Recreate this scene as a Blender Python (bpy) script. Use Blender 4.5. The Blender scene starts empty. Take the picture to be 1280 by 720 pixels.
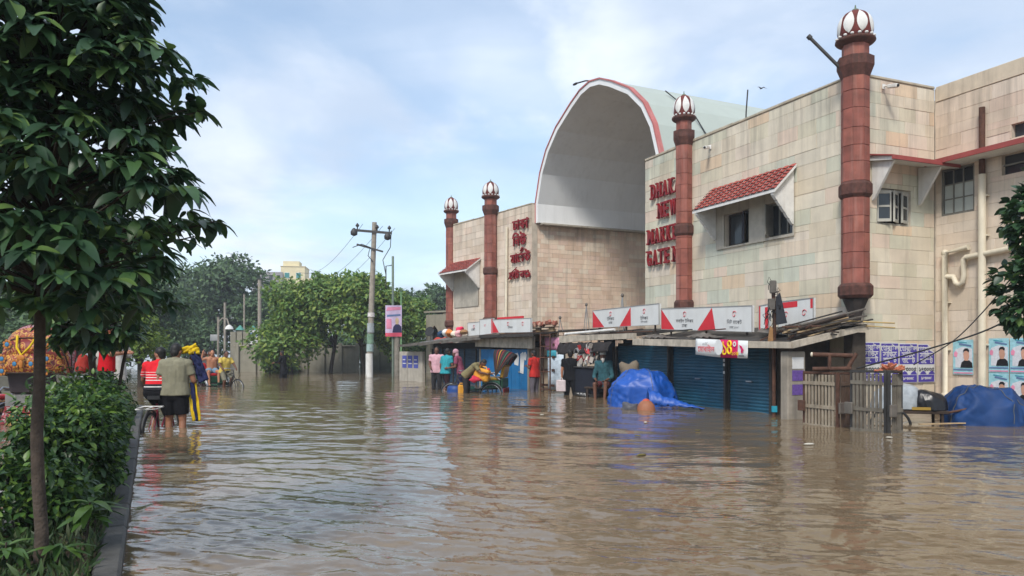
import bpy, bmesh, math, random
import numpy as np
from mathutils import Vector, Matrix, Euler, noise as mnoise

random.seed(7)
RNG = np.random.default_rng(7)
SC = bpy.context.scene
COL = SC.collection
R = math.radians

# ------------------------------------------------------------------ camera
CAM_H = 1.30
cam_d = bpy.data.cameras.new('camera')
cam = bpy.data.objects.new('camera', cam_d)
COL.objects.link(cam)
cam.location = (0, 0, CAM_H)
cam.rotation_euler = (R(90), 0, 0)
cam_d.sensor_width = 36.0
cam_d.lens = 27.0
cam_d.shift_y = 78 / 1280
cam_d.clip_start = 0.05
cam_d.clip_end = 5000
SC.camera = cam

# ------------------------------------------------------------------ light
SUN_EL, SUN_AZ = 47.0, 200.0          # azimuth clockwise from +Y
world = bpy.data.worlds.new('World')
SC.world = world
world.use_nodes = True
nt = world.node_tree
nt.nodes.clear()
def wn(t, **k):
    n = nt.nodes.new(t)
    for a, b in k.items(): setattr(n, a, b)
    return n
def wl(a, b): nt.links.new(a, b)
out = wn('ShaderNodeOutputWorld'); bg = wn('ShaderNodeBackground')
sky = wn('ShaderNodeTexSky', sky_type='NISHITA', sun_disc=False)
sky.sun_elevation = R(SUN_EL); sky.sun_rotation = R(SUN_AZ)
sky.air_density = 1.0; sky.dust_density = 1.2; sky.ozone_density = 2.0
bg.inputs['Strength'].default_value = 0.115
tc = wn('ShaderNodeTexCoord')
sep = wn('ShaderNodeSeparateXYZ'); wl(tc.outputs['Generated'], sep.inputs[0])
za = wn('ShaderNodeMath', operation='MAXIMUM'); wl(sep.outputs['Z'], za.inputs[0]); za.inputs[1].default_value = 0.0
zb = wn('ShaderNodeMath', operation='ADD'); wl(za.outputs[0], zb.inputs[0]); zb.inputs[1].default_value = 0.22
dx = wn('ShaderNodeMath', operation='DIVIDE'); wl(sep.outputs['X'], dx.inputs[0]); wl(zb.outputs[0], dx.inputs[1])
dy = wn('ShaderNodeMath', operation='DIVIDE'); wl(sep.outputs['Y'], dy.inputs[0]); wl(zb.outputs[0], dy.inputs[1])
cmb = wn('ShaderNodeCombineXYZ'); wl(dx.outputs[0], cmb.inputs[0]); wl(dy.outputs[0], cmb.inputs[1])
def cloud(scale, off, det, lo, hi, rough=0.55, sx=1.0):
    mp = wn('ShaderNodeMapping'); mp.inputs['Location'].default_value = off
    mp.inputs['Scale'].default_value = (scale * sx, scale, scale)
    wl(cmb.outputs[0], mp.inputs['Vector'])
    n = wn('ShaderNodeTexNoise'); wl(mp.outputs[0], n.inputs['Vector'])
    n.inputs['Scale'].default_value = 1.0; n.inputs['Detail'].default_value = det; n.inputs['Roughness'].default_value = rough
    n.inputs['Distortion'].default_value = 0.35
    m = wn('ShaderNodeMapRange', interpolation_type='SMOOTHSTEP'); wl(n.outputs['Fac'], m.inputs['Value'])
    m.inputs['From Min'].default_value = lo; m.inputs['From Max'].default_value = hi
    return m.outputs[0]
c1 = cloud(1.05, (2.53, 0.9, 0), 8, 0.42, 0.60, 0.58)
c2 = cloud(2.6, (7.3, 2.2, 0), 4, 0.42, 0.85, sx=0.5)
mx = wn('ShaderNodeMath', operation='MAXIMUM'); wl(c1, mx.inputs[0])
c2s = wn('ShaderNodeMath', operation='MULTIPLY'); wl(c2, c2s.inputs[0]); c2s.inputs[1].default_value = 0.55
wl(c2s.outputs[0], mx.inputs[1])
fac = wn('ShaderNodeMapRange'); wl(mx.outputs[0], fac.inputs['Value'])
fac.inputs['To Min'].default_value = 0.36; fac.inputs['To Max'].default_value = 0.95
shade = cloud(1.7, (0.3, 5.2, 0), 5, 0.3, 0.75)
ccol = wn('ShaderNodeMix', data_type='RGBA'); wl(shade, ccol.inputs['Factor'])
ccol.inputs['A'].default_value = (3.5, 4.2, 5.3, 1); ccol.inputs['B'].default_value = (5.9, 6.3, 6.9, 1)
gain = wn('ShaderNodeMix', data_type='RGBA', blend_type='MULTIPLY'); gain.inputs['Factor'].default_value = 1.0
wl(sky.outputs[0], gain.inputs['A']); gain.inputs['B'].default_value = (1.15, 1.2, 1.15, 1)
cm = wn('ShaderNodeMix', data_type='RGBA'); wl(fac.outputs[0], cm.inputs['Factor'])
wl(gain.outputs['Result'], cm.inputs['A']); wl(ccol.outputs['Result'], cm.inputs['B'])
wl(cm.outputs['Result'], bg.inputs['Color']); wl(bg.outputs[0], out.inputs[0])

sun_d = bpy.data.lights.new('sun', 'SUN')
sun_d.energy = 2.0; sun_d.angle = R(12); sun_d.color = (1.0, 0.95, 0.88)
sun = bpy.data.objects.new('sun', sun_d); COL.objects.link(sun)
sv = Vector((math.sin(R(SUN_AZ)) * math.cos(R(SUN_EL)), math.cos(R(SUN_AZ)) * math.cos(R(SUN_EL)), math.sin(R(SUN_EL))))
sun.rotation_euler = sv.to_track_quat('Z', 'Y').to_euler()
sun.location = (0, 0, 30)

SC.view_settings.view_transform = 'Standard'
SC.view_settings.look = 'None'
SC.view_settings.gamma = 1.0
SC.view_settings.use_curve_mapping = False
SC.view_settings.exposure = 0.68
SC.cycles.max_bounces = 6
SC.cycles.transparent_max_bounces = 8

# ------------------------------------------------------------------ materials
MATS = {}
def srgb(r, g, b):
    f = lambda c: (c / 255 / 12.92) if c / 255 <= 0.04045 else ((c / 255 + 0.055) / 1.055) ** 2.4
    return (f(r), f(g), f(b))
def M(name, col, rough=0.8, var=0.18, scale=3.0, bump=0.15, bscale=30.0, metal=0.0, spec=0.35, rand=None, pal=None,
      streak=0.0, streak_col=(0.05, 0.04, 0.03), transl=0.0, stripes=None, hue=0.0, rough_var=0.0, topstain=0.0, zt=(5.2, 6.95)):
    if name in MATS: return MATS[name]
    m = bpy.data.materials.new(name); m.use_nodes = True
    t = m.node_tree; N = t.nodes; L = t.links.new
    b = N['Principled BSDF']
    geo = N.new('ShaderNodeNewGeometry')
    noise = N.new('ShaderNodeTexNoise'); noise.inputs['Scale'].default_value = scale; noise.inputs['Detail'].default_value = 5
    noise.inputs['Roughness'].default_value = 0.6
    L(geo.outputs['Position'], noise.inputs['Vector'])
    cur = None
    if pal:
        rp = N.new('ShaderNodeValToRGB'); rp.color_ramp.interpolation = 'CONSTANT'
        el = rp.color_ramp.elements
        while len(el) < len(pal): el.new(0.5)
        for i, c in enumerate(pal):
            el[i].position = i / len(pal); el[i].color = (*c, 1)
        if rand == 'object':
            oi = N.new('ShaderNodeObjectInfo'); L(oi.outputs['Random'], rp.inputs['Fac'])
        else:
            L(geo.outputs['Random Per Island'], rp.inputs['Fac'])
        cur = rp.outputs['Color']
    elif stripes:
        # stripes = (axis, [(pos, colour) ...]) in the object's own coordinates
        ax, st = stripes
        tcn = N.new('ShaderNodeTexCoord'); sp = N.new('ShaderNodeSeparateXYZ'); L(tcn.outputs['Object'], sp.inputs[0])
        mr = N.new('ShaderNodeMapRange'); L(sp.outputs[ax], mr.inputs['Value'])
        lo, hi = st[0][0], st[-1][0]
        mr.inputs['From Min'].default_value = lo; mr.inputs['From Max'].default_value = hi
        rp = N.new('ShaderNodeValToRGB'); rp.color_ramp.interpolation = 'CONSTANT'
        el = rp.color_ramp.elements
        while len(el) < len(st): el.new(0.5)
        for i, (p, c) in enumerate(st):
            el[i].position = (p - lo) / (hi - lo); el[i].color = (*c, 1)
        L(mr.outputs[0], rp.inputs['Fac'])
        cur = rp.outputs['Color']
    lo = tuple(max(0, c * (1 - var)) for c in (col or (1, 1, 1))); hi = tuple(c * (1 + var) for c in (col or (1, 1, 1)))
    mixn = N.new('ShaderNodeMix'); mixn.data_type = 'RGBA'
    fr = N.new('ShaderNodeMapRange'); fr.inputs['From Min'].default_value = 0.3; fr.inputs['From Max'].default_value = 0.7
    L(noise.outputs['Fac'], fr.inputs['Value']); L(fr.outputs[0], mixn.inputs['Factor'])
    if cur is not None:
        mixn.inputs['A'].default_value = (1 - var, 1 - var, 1 - var, 1); mixn.inputs['B'].default_value = (1 + var * 0.6,) * 3 + (1,)
        mu = N.new('ShaderNodeMix'); mu.data_type = 'RGBA'; mu.blend_type = 'MULTIPLY'; mu.inputs['Factor'].default_value = 1
        L(cur, mu.inputs['A']); L(mixn.outputs['Result'], mu.inputs['B'])
        cur = mu.outputs['Result']
    else:
        mixn.inputs['A'].default_value = (*lo, 1); mixn.inputs['B'].default_value = (*hi, 1)
        cur = mixn.outputs['Result']
    if streak > 0:
        mp = N.new('ShaderNodeMapping'); mp.inputs['Scale'].default_value = (5.5, 5.5, 0.35)
        L(geo.outputs['Position'], mp.inputs['Vector'])
        n2 = N.new('ShaderNodeTexNoise'); n2.inputs['Scale'].default_value = 1.0; n2.inputs['Detail'].default_value = 6
        n2.inputs['Roughness'].default_value = 0.65
        L(mp.outputs[0], n2.inputs['Vector'])
        r2 = N.new('ShaderNodeMapRange'); r2.inputs['From Min'].default_value = 0.5; r2.inputs['From Max'].default_value = 0.78
        r2.inputs['To Max'].default_value = streak
        L(n2.outputs['Fac'], r2.inputs['Value'])
        ms = N.new('ShaderNodeMix'); ms.data_type = 'RGBA'; L(r2.outputs[0], ms.inputs['Factor'])
        L(cur, ms.inputs['A']); ms.inputs['B'].default_value = (*streak_col, 1)
        cur = ms.outputs['Result']
    if topstain > 0:
        mp = N.new('ShaderNodeMapping'); mp.inputs['Scale'].default_value = (3.2, 3.2, 0.22); mp.inputs['Location'].default_value = (4, 9, 2)
        L(geo.outputs['Position'], mp.inputs['Vector'])
        n3 = N.new('ShaderNodeTexNoise'); n3.inputs['Scale'].default_value = 1.3; n3.inputs['Detail'].default_value = 7; n3.inputs['Roughness'].default_value = 0.7
        L(mp.outputs[0], n3.inputs['Vector'])
        r3 = N.new('ShaderNodeMapRange'); r3.inputs['From Min'].default_value = 0.46; r3.inputs['From Max'].default_value = 0.72; L(n3.outputs['Fac'], r3.inputs['Value'])
        sz = N.new('ShaderNodeSeparateXYZ'); L(geo.outputs['Position'], sz.inputs[0])
        rz3 = N.new('ShaderNodeMapRange'); rz3.inputs['From Min'].default_value = zt[0]; rz3.inputs['From Max'].default_value = zt[1]
        rz3.inputs['To Min'].default_value = 0.12; rz3.inputs['To Max'].default_value = topstain; L(sz.outputs['Z'], rz3.inputs['Value'])
        mm = N.new('ShaderNodeMath'); mm.operation = 'MULTIPLY'; L(r3.outputs[0], mm.inputs[0]); L(rz3.outputs[0], mm.inputs[1])
        ms = N.new('ShaderNodeMix'); ms.data_type = 'RGBA'; L(mm.outputs[0], ms.inputs['Factor']); L(cur, ms.inputs['A']); ms.inputs['B'].default_value = (0.10, 0.088, 0.07, 1)
        cur = ms.outputs['Result']
    L(cur, b.inputs['Base Color'])
    b.inputs['Roughness'].default_value = rough
    if rough_var:
        rr = N.new('ShaderNodeMapRange'); L(noise.outputs['Fac'], rr.inputs['Value'])
        rr.inputs['To Min'].default_value = max(0, rough - rough_var); rr.inputs['To Max'].default_value = min(1, rough + rough_var)
        L(rr.outputs[0], b.inputs['Roughness'])
    b.inputs['Metallic'].default_value = metal
    b.inputs['Specular IOR Level'].default_value = spec
    if bump:
        nb = N.new('ShaderNodeTexNoise'); nb.inputs['Scale'].default_value = bscale; nb.inputs['Detail'].default_value = 4
        L(geo.outputs['Position'], nb.inputs['Vector'])
        bp = N.new('ShaderNodeBump'); bp.inputs['Strength'].default_value = bump; bp.inputs['Distance'].default_value = 0.02
        L(nb.outputs['Fac'], bp.inputs['Height']); L(bp.outputs['Normal'], b.inputs['Normal'])
    if transl:
        tr = N.new('ShaderNodeBsdfTranslucent'); mxs = N.new('ShaderNodeMixShader')
        mxs.inputs[0].default_value = transl
        L(cur, tr.inputs['Color']); L(b.outputs[0], mxs.inputs[1]); L(tr.outputs[0], mxs.inputs[2])
        L(mxs.outputs[0], N['Material Output'].inputs['Surface'])
    MATS[name] = m
    return m

# ------------------------------------------------------------------ mesh helpers
class MB:
    """Collects faces of one mesh."""
    def __init__(s): s.v = []; s.f = []; s.m = []; s.sm = []
    def add(s, vs, fs, mi=0, smooth=False, T=None):
        o = len(s.v)
        if T is not None: vs = [T @ Vector(p) for p in vs]
        s.v += [tuple(p) for p in vs]
        for f in fs:
            s.f.append([o + i for i in f]); s.m.append(mi); s.sm.append(smooth)
        return s
    def box(s, x0, x1, y0, y1, z0, z1, mi=0, c=0.0, T=None):
        if x0 > x1: x0, x1 = x1, x0
        if y0 > y1: y0, y1 = y1, y0
        if z0 > z1: z0, z1 = z1, z0
        if c <= 0:
            vs = [(x, y, z) for x in (x0, x1) for y in (y0, y1) for z in (z0, z1)]
            return s.add(vs, [(0, 1, 3, 2), (4, 6, 7, 5), (0, 4, 5, 1), (2, 3, 7, 6), (0, 2, 6, 4), (1, 5, 7, 3)], mi, T=T)
        bm = bmesh.new(); bmesh.ops.create_cube(bm, size=1)
        for v in bm.verts:
            v.co = ((x0 + x1) / 2 + v.co.x * (x1 - x0), (y0 + y1) / 2 + v.co.y * (y1 - y0), (z0 + z1) / 2 + v.co.z * (z1 - z0))
        bmesh.ops.bevel(bm, geom=bm.edges[:], offset=c, segments=1, affect='EDGES')
        bm.verts.index_update()
        s.add([v.co[:] for v in bm.verts], [[v.index for v in f.verts] for f in bm.faces], mi, T=T)
        bm.free(); return s
    def bar(s, p0, p1, w, h, mi=0, up=(0, 0, 1)):
        p0, p1 = Vector(p0), Vector(p1); d = p1 - p0; L = d.length; d.normalize()
        u = Vector(up); x = d.cross(u)
        if x.length < 1e-4: x = d.cross(Vector((1, 0, 0)))
        x.normalize(); z = x.cross(d)
        T = Matrix(((x.x, d.x, z.x, p0.x), (x.y, d.y, z.y, p0.y), (x.z, d.z, z.z, p0.z), (0, 0, 0, 1)))
        return s.box(-w / 2, w / 2, 0, L, -h / 2, h / 2, mi, T=T)
    def cyl(s, p0, p1, r0, r1=None, n=10, mi=0, caps=True, smooth=True):
        r1 = r0 if r1 is None else r1
        p0, p1 = Vector(p0), Vector(p1); d = (p1 - p0).normalized()
        x = d.cross(Vector((0, 0, 1)))
        if x.length < 1e-4: x = Vector((1, 0, 0))
        x.normalize(); y = d.cross(x)
        vs = []
        for p, r in ((p0, r0), (p1, r1)):
            for i in range(n):
                a = 2 * math.pi * i / n
                vs.append(p + (x * math.cos(a) + y * math.sin(a)) * r)
        s.add(vs, [(i, (i + 1) % n, n + (i + 1) % n, n + i) for i in range(n)], mi, smooth)
        if caps: s.add(vs, [list(range(n))[::-1], list(range(n, 2 * n))], mi)
        return s
    def tube(s, pts, r, n=8, mi=0, closed=False):
        pts = [Vector(p) for p in pts]; k = len(pts)
        rs = r if isinstance(r, (list, tuple)) else [r] * k
        vs = []; px = None
        for i, p in enumerate(pts):
            a = pts[i - 1] if (i or closed) else p; b = pts[(i + 1) % k] if (i < k - 1 or closed) else p
            d = (b - a).normalized()
            if px is None:
                x = d.cross(Vector((0, 0, 1)))
                if x.length < 1e-3: x = d.cross(Vector((1, 0, 0)))
            else:
                x = px - d * px.dot(d)
                if x.length < 1e-5: x = d.cross(Vector((0, 0, 1)))
            x.normalize(); px = x; y = d.cross(x)
            for j in range(n):
                t = 2 * math.pi * j / n
                vs.append(p + (x * math.cos(t) + y * math.sin(t)) * rs[i])
        fs = []
        for i in range(k if closed else k - 1):
            a, b = i * n, ((i + 1) % k) * n
            fs += [(a + j, a + (j + 1) % n, b + (j + 1) % n, b + j) for j in range(n)]
        s.add(vs, fs, mi, True)
        if not closed: s.add(vs, [list(range(n))[::-1], list(range((k - 1) * n, k * n))], mi)
        return s
    def lathe(s, prof, n=16, c=(0, 0, 0), mi=0, smooth=True, caps=True, ph=0.0):
        vs = []
        for r, z in prof:
            for i in range(n):
                a = 2 * math.pi * i / n + ph
                vs.append((c[0] + r * math.cos(a), c[1] + r * math.sin(a), c[2] + z))
        fs = []
        for k in range(len(prof) - 1):
            fs += [(k * n + i, k * n + (i + 1) % n, (k + 1) * n + (i + 1) % n, (k + 1) * n + i) for i in range(n)]
        s.add(vs, fs, mi, smooth)
        if caps: s.add(vs, [list(range(n))[::-1], list(range((len(prof) - 1) * n, len(prof) * n))], mi)
        return s
    def ell(s, c, r, n=10, m=7, mi=0, T=None):
        vs = [(c[0], c[1], c[2] - r[2])]
        for i in range(1, m):
            t = math.pi * i / m
            for j in range(n):
                a = 2 * math.pi * j / n
                vs.append((c[0] + r[0] * math.sin(t) * math.cos(a), c[1] + r[1] * math.sin(t) * math.sin(a), c[2] - r[2] * math.cos(t)))
        vs.append((c[0], c[1], c[2] + r[2])); e = len(vs) - 1
        fs = [(0, 1 + (j + 1) % n, 1 + j) for j in range(n)]
        for i in range(m - 2):
            a, b = 1 + i * n, 1 + (i + 1) * n
            fs += [(a + j, a + (j + 1) % n, b + (j + 1) % n, b + j) for j in range(n)]
        fs += [(1 + (m - 2) * n + j, 1 + (m - 2) * n + (j + 1) % n, e) for j in range(n)]
        return s.add(vs, fs, mi, True, T)
    def prism(s, poly, a, b, axis='y', mi=0, T=None):
        """poly in the two other axes, extruded from a to b along axis."""
        def P(p, t):
            return {'y': (p[0], t, p[1]), 'x': (t, p[0], p[1]), 'z': (p[0], p[1], t)}[axis]
        n = len(poly)
        vs = [P(p, a) for p in poly] + [P(p, b) for p in poly]
        fs = [(i, (i + 1) % n, n + (i + 1) % n, n + i) for i in range(n)] + [list(range(n))[::-1], list(range(n, 2 * n))]
        return s.add(vs, fs, mi, T=T)
    def mesh(s, name, mats):
        me = bpy.data.meshes.new(name)
        me.from_pydata(s.v, [], s.f)
        for m in (mats if isinstance(mats, (list, tuple)) else [mats]): me.materials.append(m)
        me.polygons.foreach_set('material_index', s.m); me.polygons.foreach_set('use_smooth', s.sm)
        bm = bmesh.new(); bm.from_mesh(me); bmesh.ops.recalc_face_normals(bm, faces=bm.faces[:]); bm.to_mesh(me); bm.free()
        return me
    def build(s, name, mats, parent=None, loc=None, **k):
        return link(name, s.mesh(name, mats), parent, loc, **k)

def link(name, data, parent=None, loc=None, rot=None, label=None, cat=None, group=None, kind=None):
    o = bpy.data.objects.new(name, data); COL.objects.link(o)
    if parent is not None: o.parent = parent
    if loc is not None: o.location = loc
    if rot is not None: o.rotation_euler = rot
    return tag(o, label, cat, group, kind)
def tag(o, label=None, cat=None, group=None, kind=None):
    if label: o['label'] = label
    if cat: o['category'] = cat
    if group: o['group'] = group
    if kind: o['kind'] = kind
    return o
def thing(name, label, cat, loc=(0, 0, 0), rz=0.0, group=None):
    o = bpy.data.objects.new(name, None); COL.objects.link(o)
    o.location = loc; o.rotation_euler = (0, 0, rz); o.empty_display_size = 0.2
    return tag(o, label, cat, group)
def kids(o): return [c for c in COL.objects if c.parent == o]
def copy_tree(o, parent=None):
    c = o.copy(); COL.objects.link(c); c.parent = parent
    for k in kids(o): copy_tree(k, c)
    return c
def wm(o):
    m = o.matrix_basis.copy()
    p = o.parent
    while p is not None:
        m = p.matrix_basis @ m; p = p.parent
    return m
def np_mesh(name, V, F, mats, smooth=False, mi=None):
    """V (n,3) floats, F (m,k) ints, k constant."""
    me = bpy.data.meshes.new(name)
    n, (m, k) = len(V), F.shape
    me.vertices.add(n); me.vertices.foreach_set('co', np.asarray(V, np.float32).ravel())
    me.loops.add(m * k); me.loops.foreach_set('vertex_index', F.astype(np.int32).ravel())
    me.polygons.add(m); me.polygons.foreach_set('loop_start', np.arange(0, m * k, k, dtype=np.int32))
    me.polygons.foreach_set('loop_total', np.full(m, k, np.int32))
    me.polygons.foreach_set('use_smooth', np.full(m, smooth, bool))
    for x in (mats if isinstance(mats, (list, tuple)) else [mats]): me.materials.append(x)
    if mi is not None: me.polygons.foreach_set('material_index', mi.astype(np.int32))
    me.update(calc_edges=True); me.validate()
    return me
def in_frame(p, pad=0.02):
    if p.y < 0.3: return False
    x = p.x / p.y; z = (p.z - CAM_H) / p.y
    return abs(x) < 0.6667 + pad and -0.294 - pad < z < 0.456 + pad

def pieces(name, parent, variants, items, stuff_mat, stuff_name, hidden=None, maxn=300, want=None):
    """items: (local Matrix, variant index). The largest in the picture become objects, the rest one stuff part."""
    W = wm(parent); sc = []
    for i, (m, vi) in enumerate(items):
        p = W @ m.translation
        s = m.to_scale(); a = sorted(s)
        v = a[2] * a[1] / max(0.2, (p - cam.location).length_squared)
        if not in_frame(p): v *= 1e-4
        if hidden and hidden(m.translation, p): v *= 1e-4
        sc.append((v, i))
    sc.sort(reverse=True)
    top = [i for v, i in sc[:maxn]]; rest = [i for v, i in sc[maxn:]]
    for i in top:
        m, vi = items[i]
        o = bpy.data.objects.new(name, variants[vi]); COL.objects.link(o); o.parent = parent; o.matrix_basis = m
    if rest:
        Vs, Fs, off = [], [], 0
        cache = {}
        for vi, me in enumerate(variants):
            v = np.empty(len(me.vertices) * 3, np.float32); me.vertices.foreach_get('co', v)
            cache[vi] = (np.c_[v.reshape(-1, 3), np.ones(len(v) // 3)], [list(p.vertices) for p in me.polygons])
        for i in rest:
            m, vi = items[i]; v, f = cache[vi]
            Vs.append((v @ np.array(m).T)[:, :3]); Fs += [[off + q for q in p] for p in f]; off += len(v)
        me = bpy.data.meshes.new(stuff_name); me.from_pydata(np.vstack(Vs).tolist(), [], Fs); me.materials.append(stuff_mat)
        link(stuff_name, me, parent, kind='stuff')

def rect_minus(r, holes):
    """rectangle (a0,a1,b0,b1) minus holes -> list of rectangles"""
    out = [r]
    for h in holes:
        nxt = []
        for a0, a1, b0, b1 in out:
            if h[0] >= a1 or h[1] <= a0 or h[2] >= b1 or h[3] <= b0: nxt.append((a0, a1, b0, b1)); continue
            if h[2] > b0: nxt.append((a0, a1, b0, h[2]))
            if h[3] < b1: nxt.append((a0, a1, h[3], b1))
            lo, hi = max(b0, h[2]), min(b1, h[3])
            if h[0] > a0: nxt.append((a0, h[0], lo, hi))
            if h[1] < a1: nxt.append((h[1], a1, lo, hi))
        out = nxt
    return [q for q in out if q[1] - q[0] > 0.02 and q[3] - q[2] > 0.02]

def stone_variants(name, mat, n=5, seed=3):
    rr = random.Random(seed); out = []
    for k in range(n):
        j = lambda a: rr.uniform(-a, a)
        i = 0.007
        F = [(-.5 + i + j(.006), -1 + j(.05), -.5 + i * 1.6 + j(.012)), (.5 - i + j(.006), -1 + j(.05), -.5 + i * 1.6 + j(.012)),
             (.5 - i + j(.006), -1 + j(.05), .5 - i * 1.6 + j(.012)), (-.5 + i + j(.006), -1 + j(.05), .5 - i * 1.6 + j(.012))]
        Mi = [(-.5, -.72, -.5), (.5, -.72, -.5), (.5, -.72, .5), (-.5, -.72, .5)]
        B = [(-.5, 0, -.5), (.5, 0, -.5), (.5, 0, .5), (-.5, 0, .5)]
        mb = MB(); vs = F + Mi + B
        fs = [(0, 1, 2, 3)]
        for a in (0, 4):
            fs += [(a + q, a + 4 + q, a + 4 + (q + 1) % 4, a + (q + 1) % 4) for q in range(4)]
        mb.add(vs, fs); out.append(mb.mesh(name, mat))
    return out

def stone_wall(part, name, P, rz, u0, u1, z0, z1, holes, variants, stuff_mat, course=(0.21, 0.27), lens=(0.34, 0.62), gap=0.006,
               thick=0.035, seed=1, hidden=None, maxn=300):
    """part: the wall part the stones hang on; P(u, z) -> point of the wall face; rz turns the -Y front of a stone outward."""
    rr = random.Random(seed); items = []; z = z0
    while z < z1 - 0.05:
        h = rr.uniform(*course)
        if z1 - z - h < 0.12: h = z1 - z
        u = u0 - rr.uniform(0, lens[0])
        while u < u1:
            l = rr.uniform(*lens); a, b = max(u, u0), min(u + l, u1); u += l
            if b - a < 0.05: continue
            for (c0, c1, d0, d1) in rect_minus((a, b, z, z + h), holes):
                w, hh = c1 - c0 - gap, d1 - d0 - gap
                if w < 0.03 or hh < 0.03: continue
                t = thick + rr.uniform(-0.004, 0.006)
                m = Matrix.Translation(P((c0 + c1) / 2, (d0 + d1) / 2)) @ Matrix.Rotation(rz, 4, 'Z') @ Matrix.Diagonal((w, t, hh, 1))
                items.append((m, rr.randrange(len(variants))))
        z += h
    pieces(name, part, variants, items, stuff_mat, name + '_courses', hidden, maxn)

# temporary scene for evaluating text and remeshed bodies
TMP = bpy.data.scenes.new('evaluation')
def evaluated(o):
    TMP.collection.objects.link(o)
    TMP.view_layers[0].update(); dg = TMP.view_layers[0].depsgraph
    me = bpy.data.meshes.new_from_object(o.evaluated_get(dg))
    TMP.collection.objects.unlink(o); bpy.data.objects.remove(o)
    return me
def text_mesh(body, size, extrude=0.0, offset=0.0, align='LEFT', name='lettering', shear=0.0):
    k = bpy.data.curves.new(name, 'FONT'); k.body = body; k.size = size; k.extrude = extrude; k.offset = offset
    k.align_x = align; k.resolution_u = 2; k.shear = shear
    me = evaluated(bpy.data.objects.new(name, k)); bpy.data.curves.remove(k); me.name = name
    return me
def text(body, size, mat, parent, T, extrude=0.0, offset=0.0, align='LEFT', name='lettering', sx=1.0):
    """T: local matrix; text lies in its XY plane"""
    me = text_mesh(body, size, extrude, offset, align, name)
    me.materials.clear(); me.materials.append(mat)
    o = bpy.data.objects.new(name, me); COL.objects.link(o); o.parent = parent
    o.matrix_basis = T @ Matrix.Diagonal((sx, 1, 1, 1))
    return o
def face_T(p, rz=0.0, tilt=0.0):
    """text plane standing up, facing -Y turned by rz"""
    return Matrix.Translation(p) @ Matrix.Rotation(rz, 4, 'Z') @ Matrix.Rotation(R(90), 4, 'X') @ Matrix.Rotation(tilt, 4, 'Z')
# ------------------------------------------------------------------ shared materials
STONE_PAL = [tuple(min(.8, q * m) for q, m in zip(srgb(*c), (1.08, 1.03, .98))) for c in [(204, 197, 179), (208, 202, 185), (197, 193, 174), (193, 195, 179), (201, 192, 176), (212, 206, 190), (206, 194, 177),
             (188, 192, 177), (203, 196, 179), (207, 202, 187), (200, 191, 172), (206, 188, 164), (201, 196, 181), (189, 194, 181), (207, 198, 184), (197, 196, 178), (202, 194, 177), (194, 195, 179), (208, 193, 178), (204, 200, 184)]]
PINK_PAL = [tuple(min(.8, q * m) for q, m in zip(srgb(*c), (1.08, 1.06, 1.04))) for c in [(206, 191, 173), (210, 196, 179), (203, 189, 171), (206, 193, 176), (198, 184, 165), (212, 199, 183), (202, 190, 174), (205, 187, 170)]]
def stone_mats(nm, pal, **k):
    return (M(nm + '_object', None, rough=0.85, var=0.13, scale=1.6, bump=0.12, bscale=45, pal=pal, rand='object', streak=0.5, streak_col=(0.24, 0.20, 0.16), topstain=.6, **k),
            M(nm + '_mass', None, rough=0.85, var=0.13, scale=1.6, bump=0.12, bscale=45, pal=pal, rand='island', streak=0.5, streak_col=(0.24, 0.20, 0.16), topstain=.6, **k))
stone_o, stone_m = stone_mats('wall_stone', STONE_PAL)
pink_o, pink_m = stone_mats('pink_stone', PINK_PAL)
mortar = M('mortar', srgb(196, 184, 167), var=0.2, bump=0.2)
red_tile_o = M('red_clay_tile_object', None, rough=0.7, var=0.2, scale=6, pal=[srgb(*c) for c in [(158, 76, 66), (166, 84, 72), (148, 68, 60), (160, 82, 74)]], rand='object', bump=0.2)
red_tile_m = M('red_clay_tile_mass', None, rough=0.7, var=0.2, scale=6, pal=[srgb(*c) for c in [(158, 76, 66), (166, 84, 72), (148, 68, 60), (160, 82, 74)]], rand='island', bump=0.2)
tower_o = M('turret_tile_object', None, rough=0.75, var=0.34, scale=3.5, topstain=.45, zt=(3.5, 7.6), pal=[srgb(*c) for c in [(140, 82, 70), (150, 90, 76), (132, 76, 65), (146, 86, 74), (136, 79, 68)]],
            rand='object', streak=0.6, streak_col=srgb(176, 142, 130))
tower_m = M('turret_tile_mass', None, rough=0.75, var=0.34, scale=3.5, topstain=.45, zt=(3.5, 7.6), pal=[srgb(*c) for c in [(140, 82, 70), (150, 90, 76), (132, 76, 65), (146, 86, 74), (136, 79, 68)]],
            rand='island', streak=0.6, streak_col=srgb(176, 142, 130))
tower_core = M('turret_core', srgb(96, 50, 44), var=0.25)
tower_dark = M('turret_dark', srgb(86, 54, 46), var=0.45, scale=9, streak=0.8, streak_col=(0.03, 0.025, 0.02))
maroon = M('maroon_paint', srgb(100, 46, 42), rough=0.8, var=0.35, scale=6)
white_paint = M('white_paint', (0.68, 0.67, 0.64), rough=0.75, var=0.12, scale=5, streak=0.4, streak_col=(0.35, 0.31, 0.26))
vault_white = M('vault_white', (0.76, 0.77, 0.77), rough=0.8, var=0.06, scale=0.7, streak=0.22, streak_col=(0.4, 0.39, 0.37), bump=0.05)
vault_outer = M('vault_outer', srgb(168, 176, 168), rough=0.75, var=0.06, scale=0.8, streak=0.2, streak_col=(0.4, 0.42, 0.38))
band_red = M('band_red', srgb(176, 104, 100), rough=0.7, var=0.15, streak=0.3, streak_col=(0.5, 0.4, 0.38))
canopy_red = M('canopy_red', srgb(150, 72, 68), rough=0.7, var=0.15)
grey_plaster = M('grey_plaster', srgb(170, 163, 150), rough=0.9, var=0.18, streak=0.5, streak_col=(0.06, 0.05, 0.045))
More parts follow.
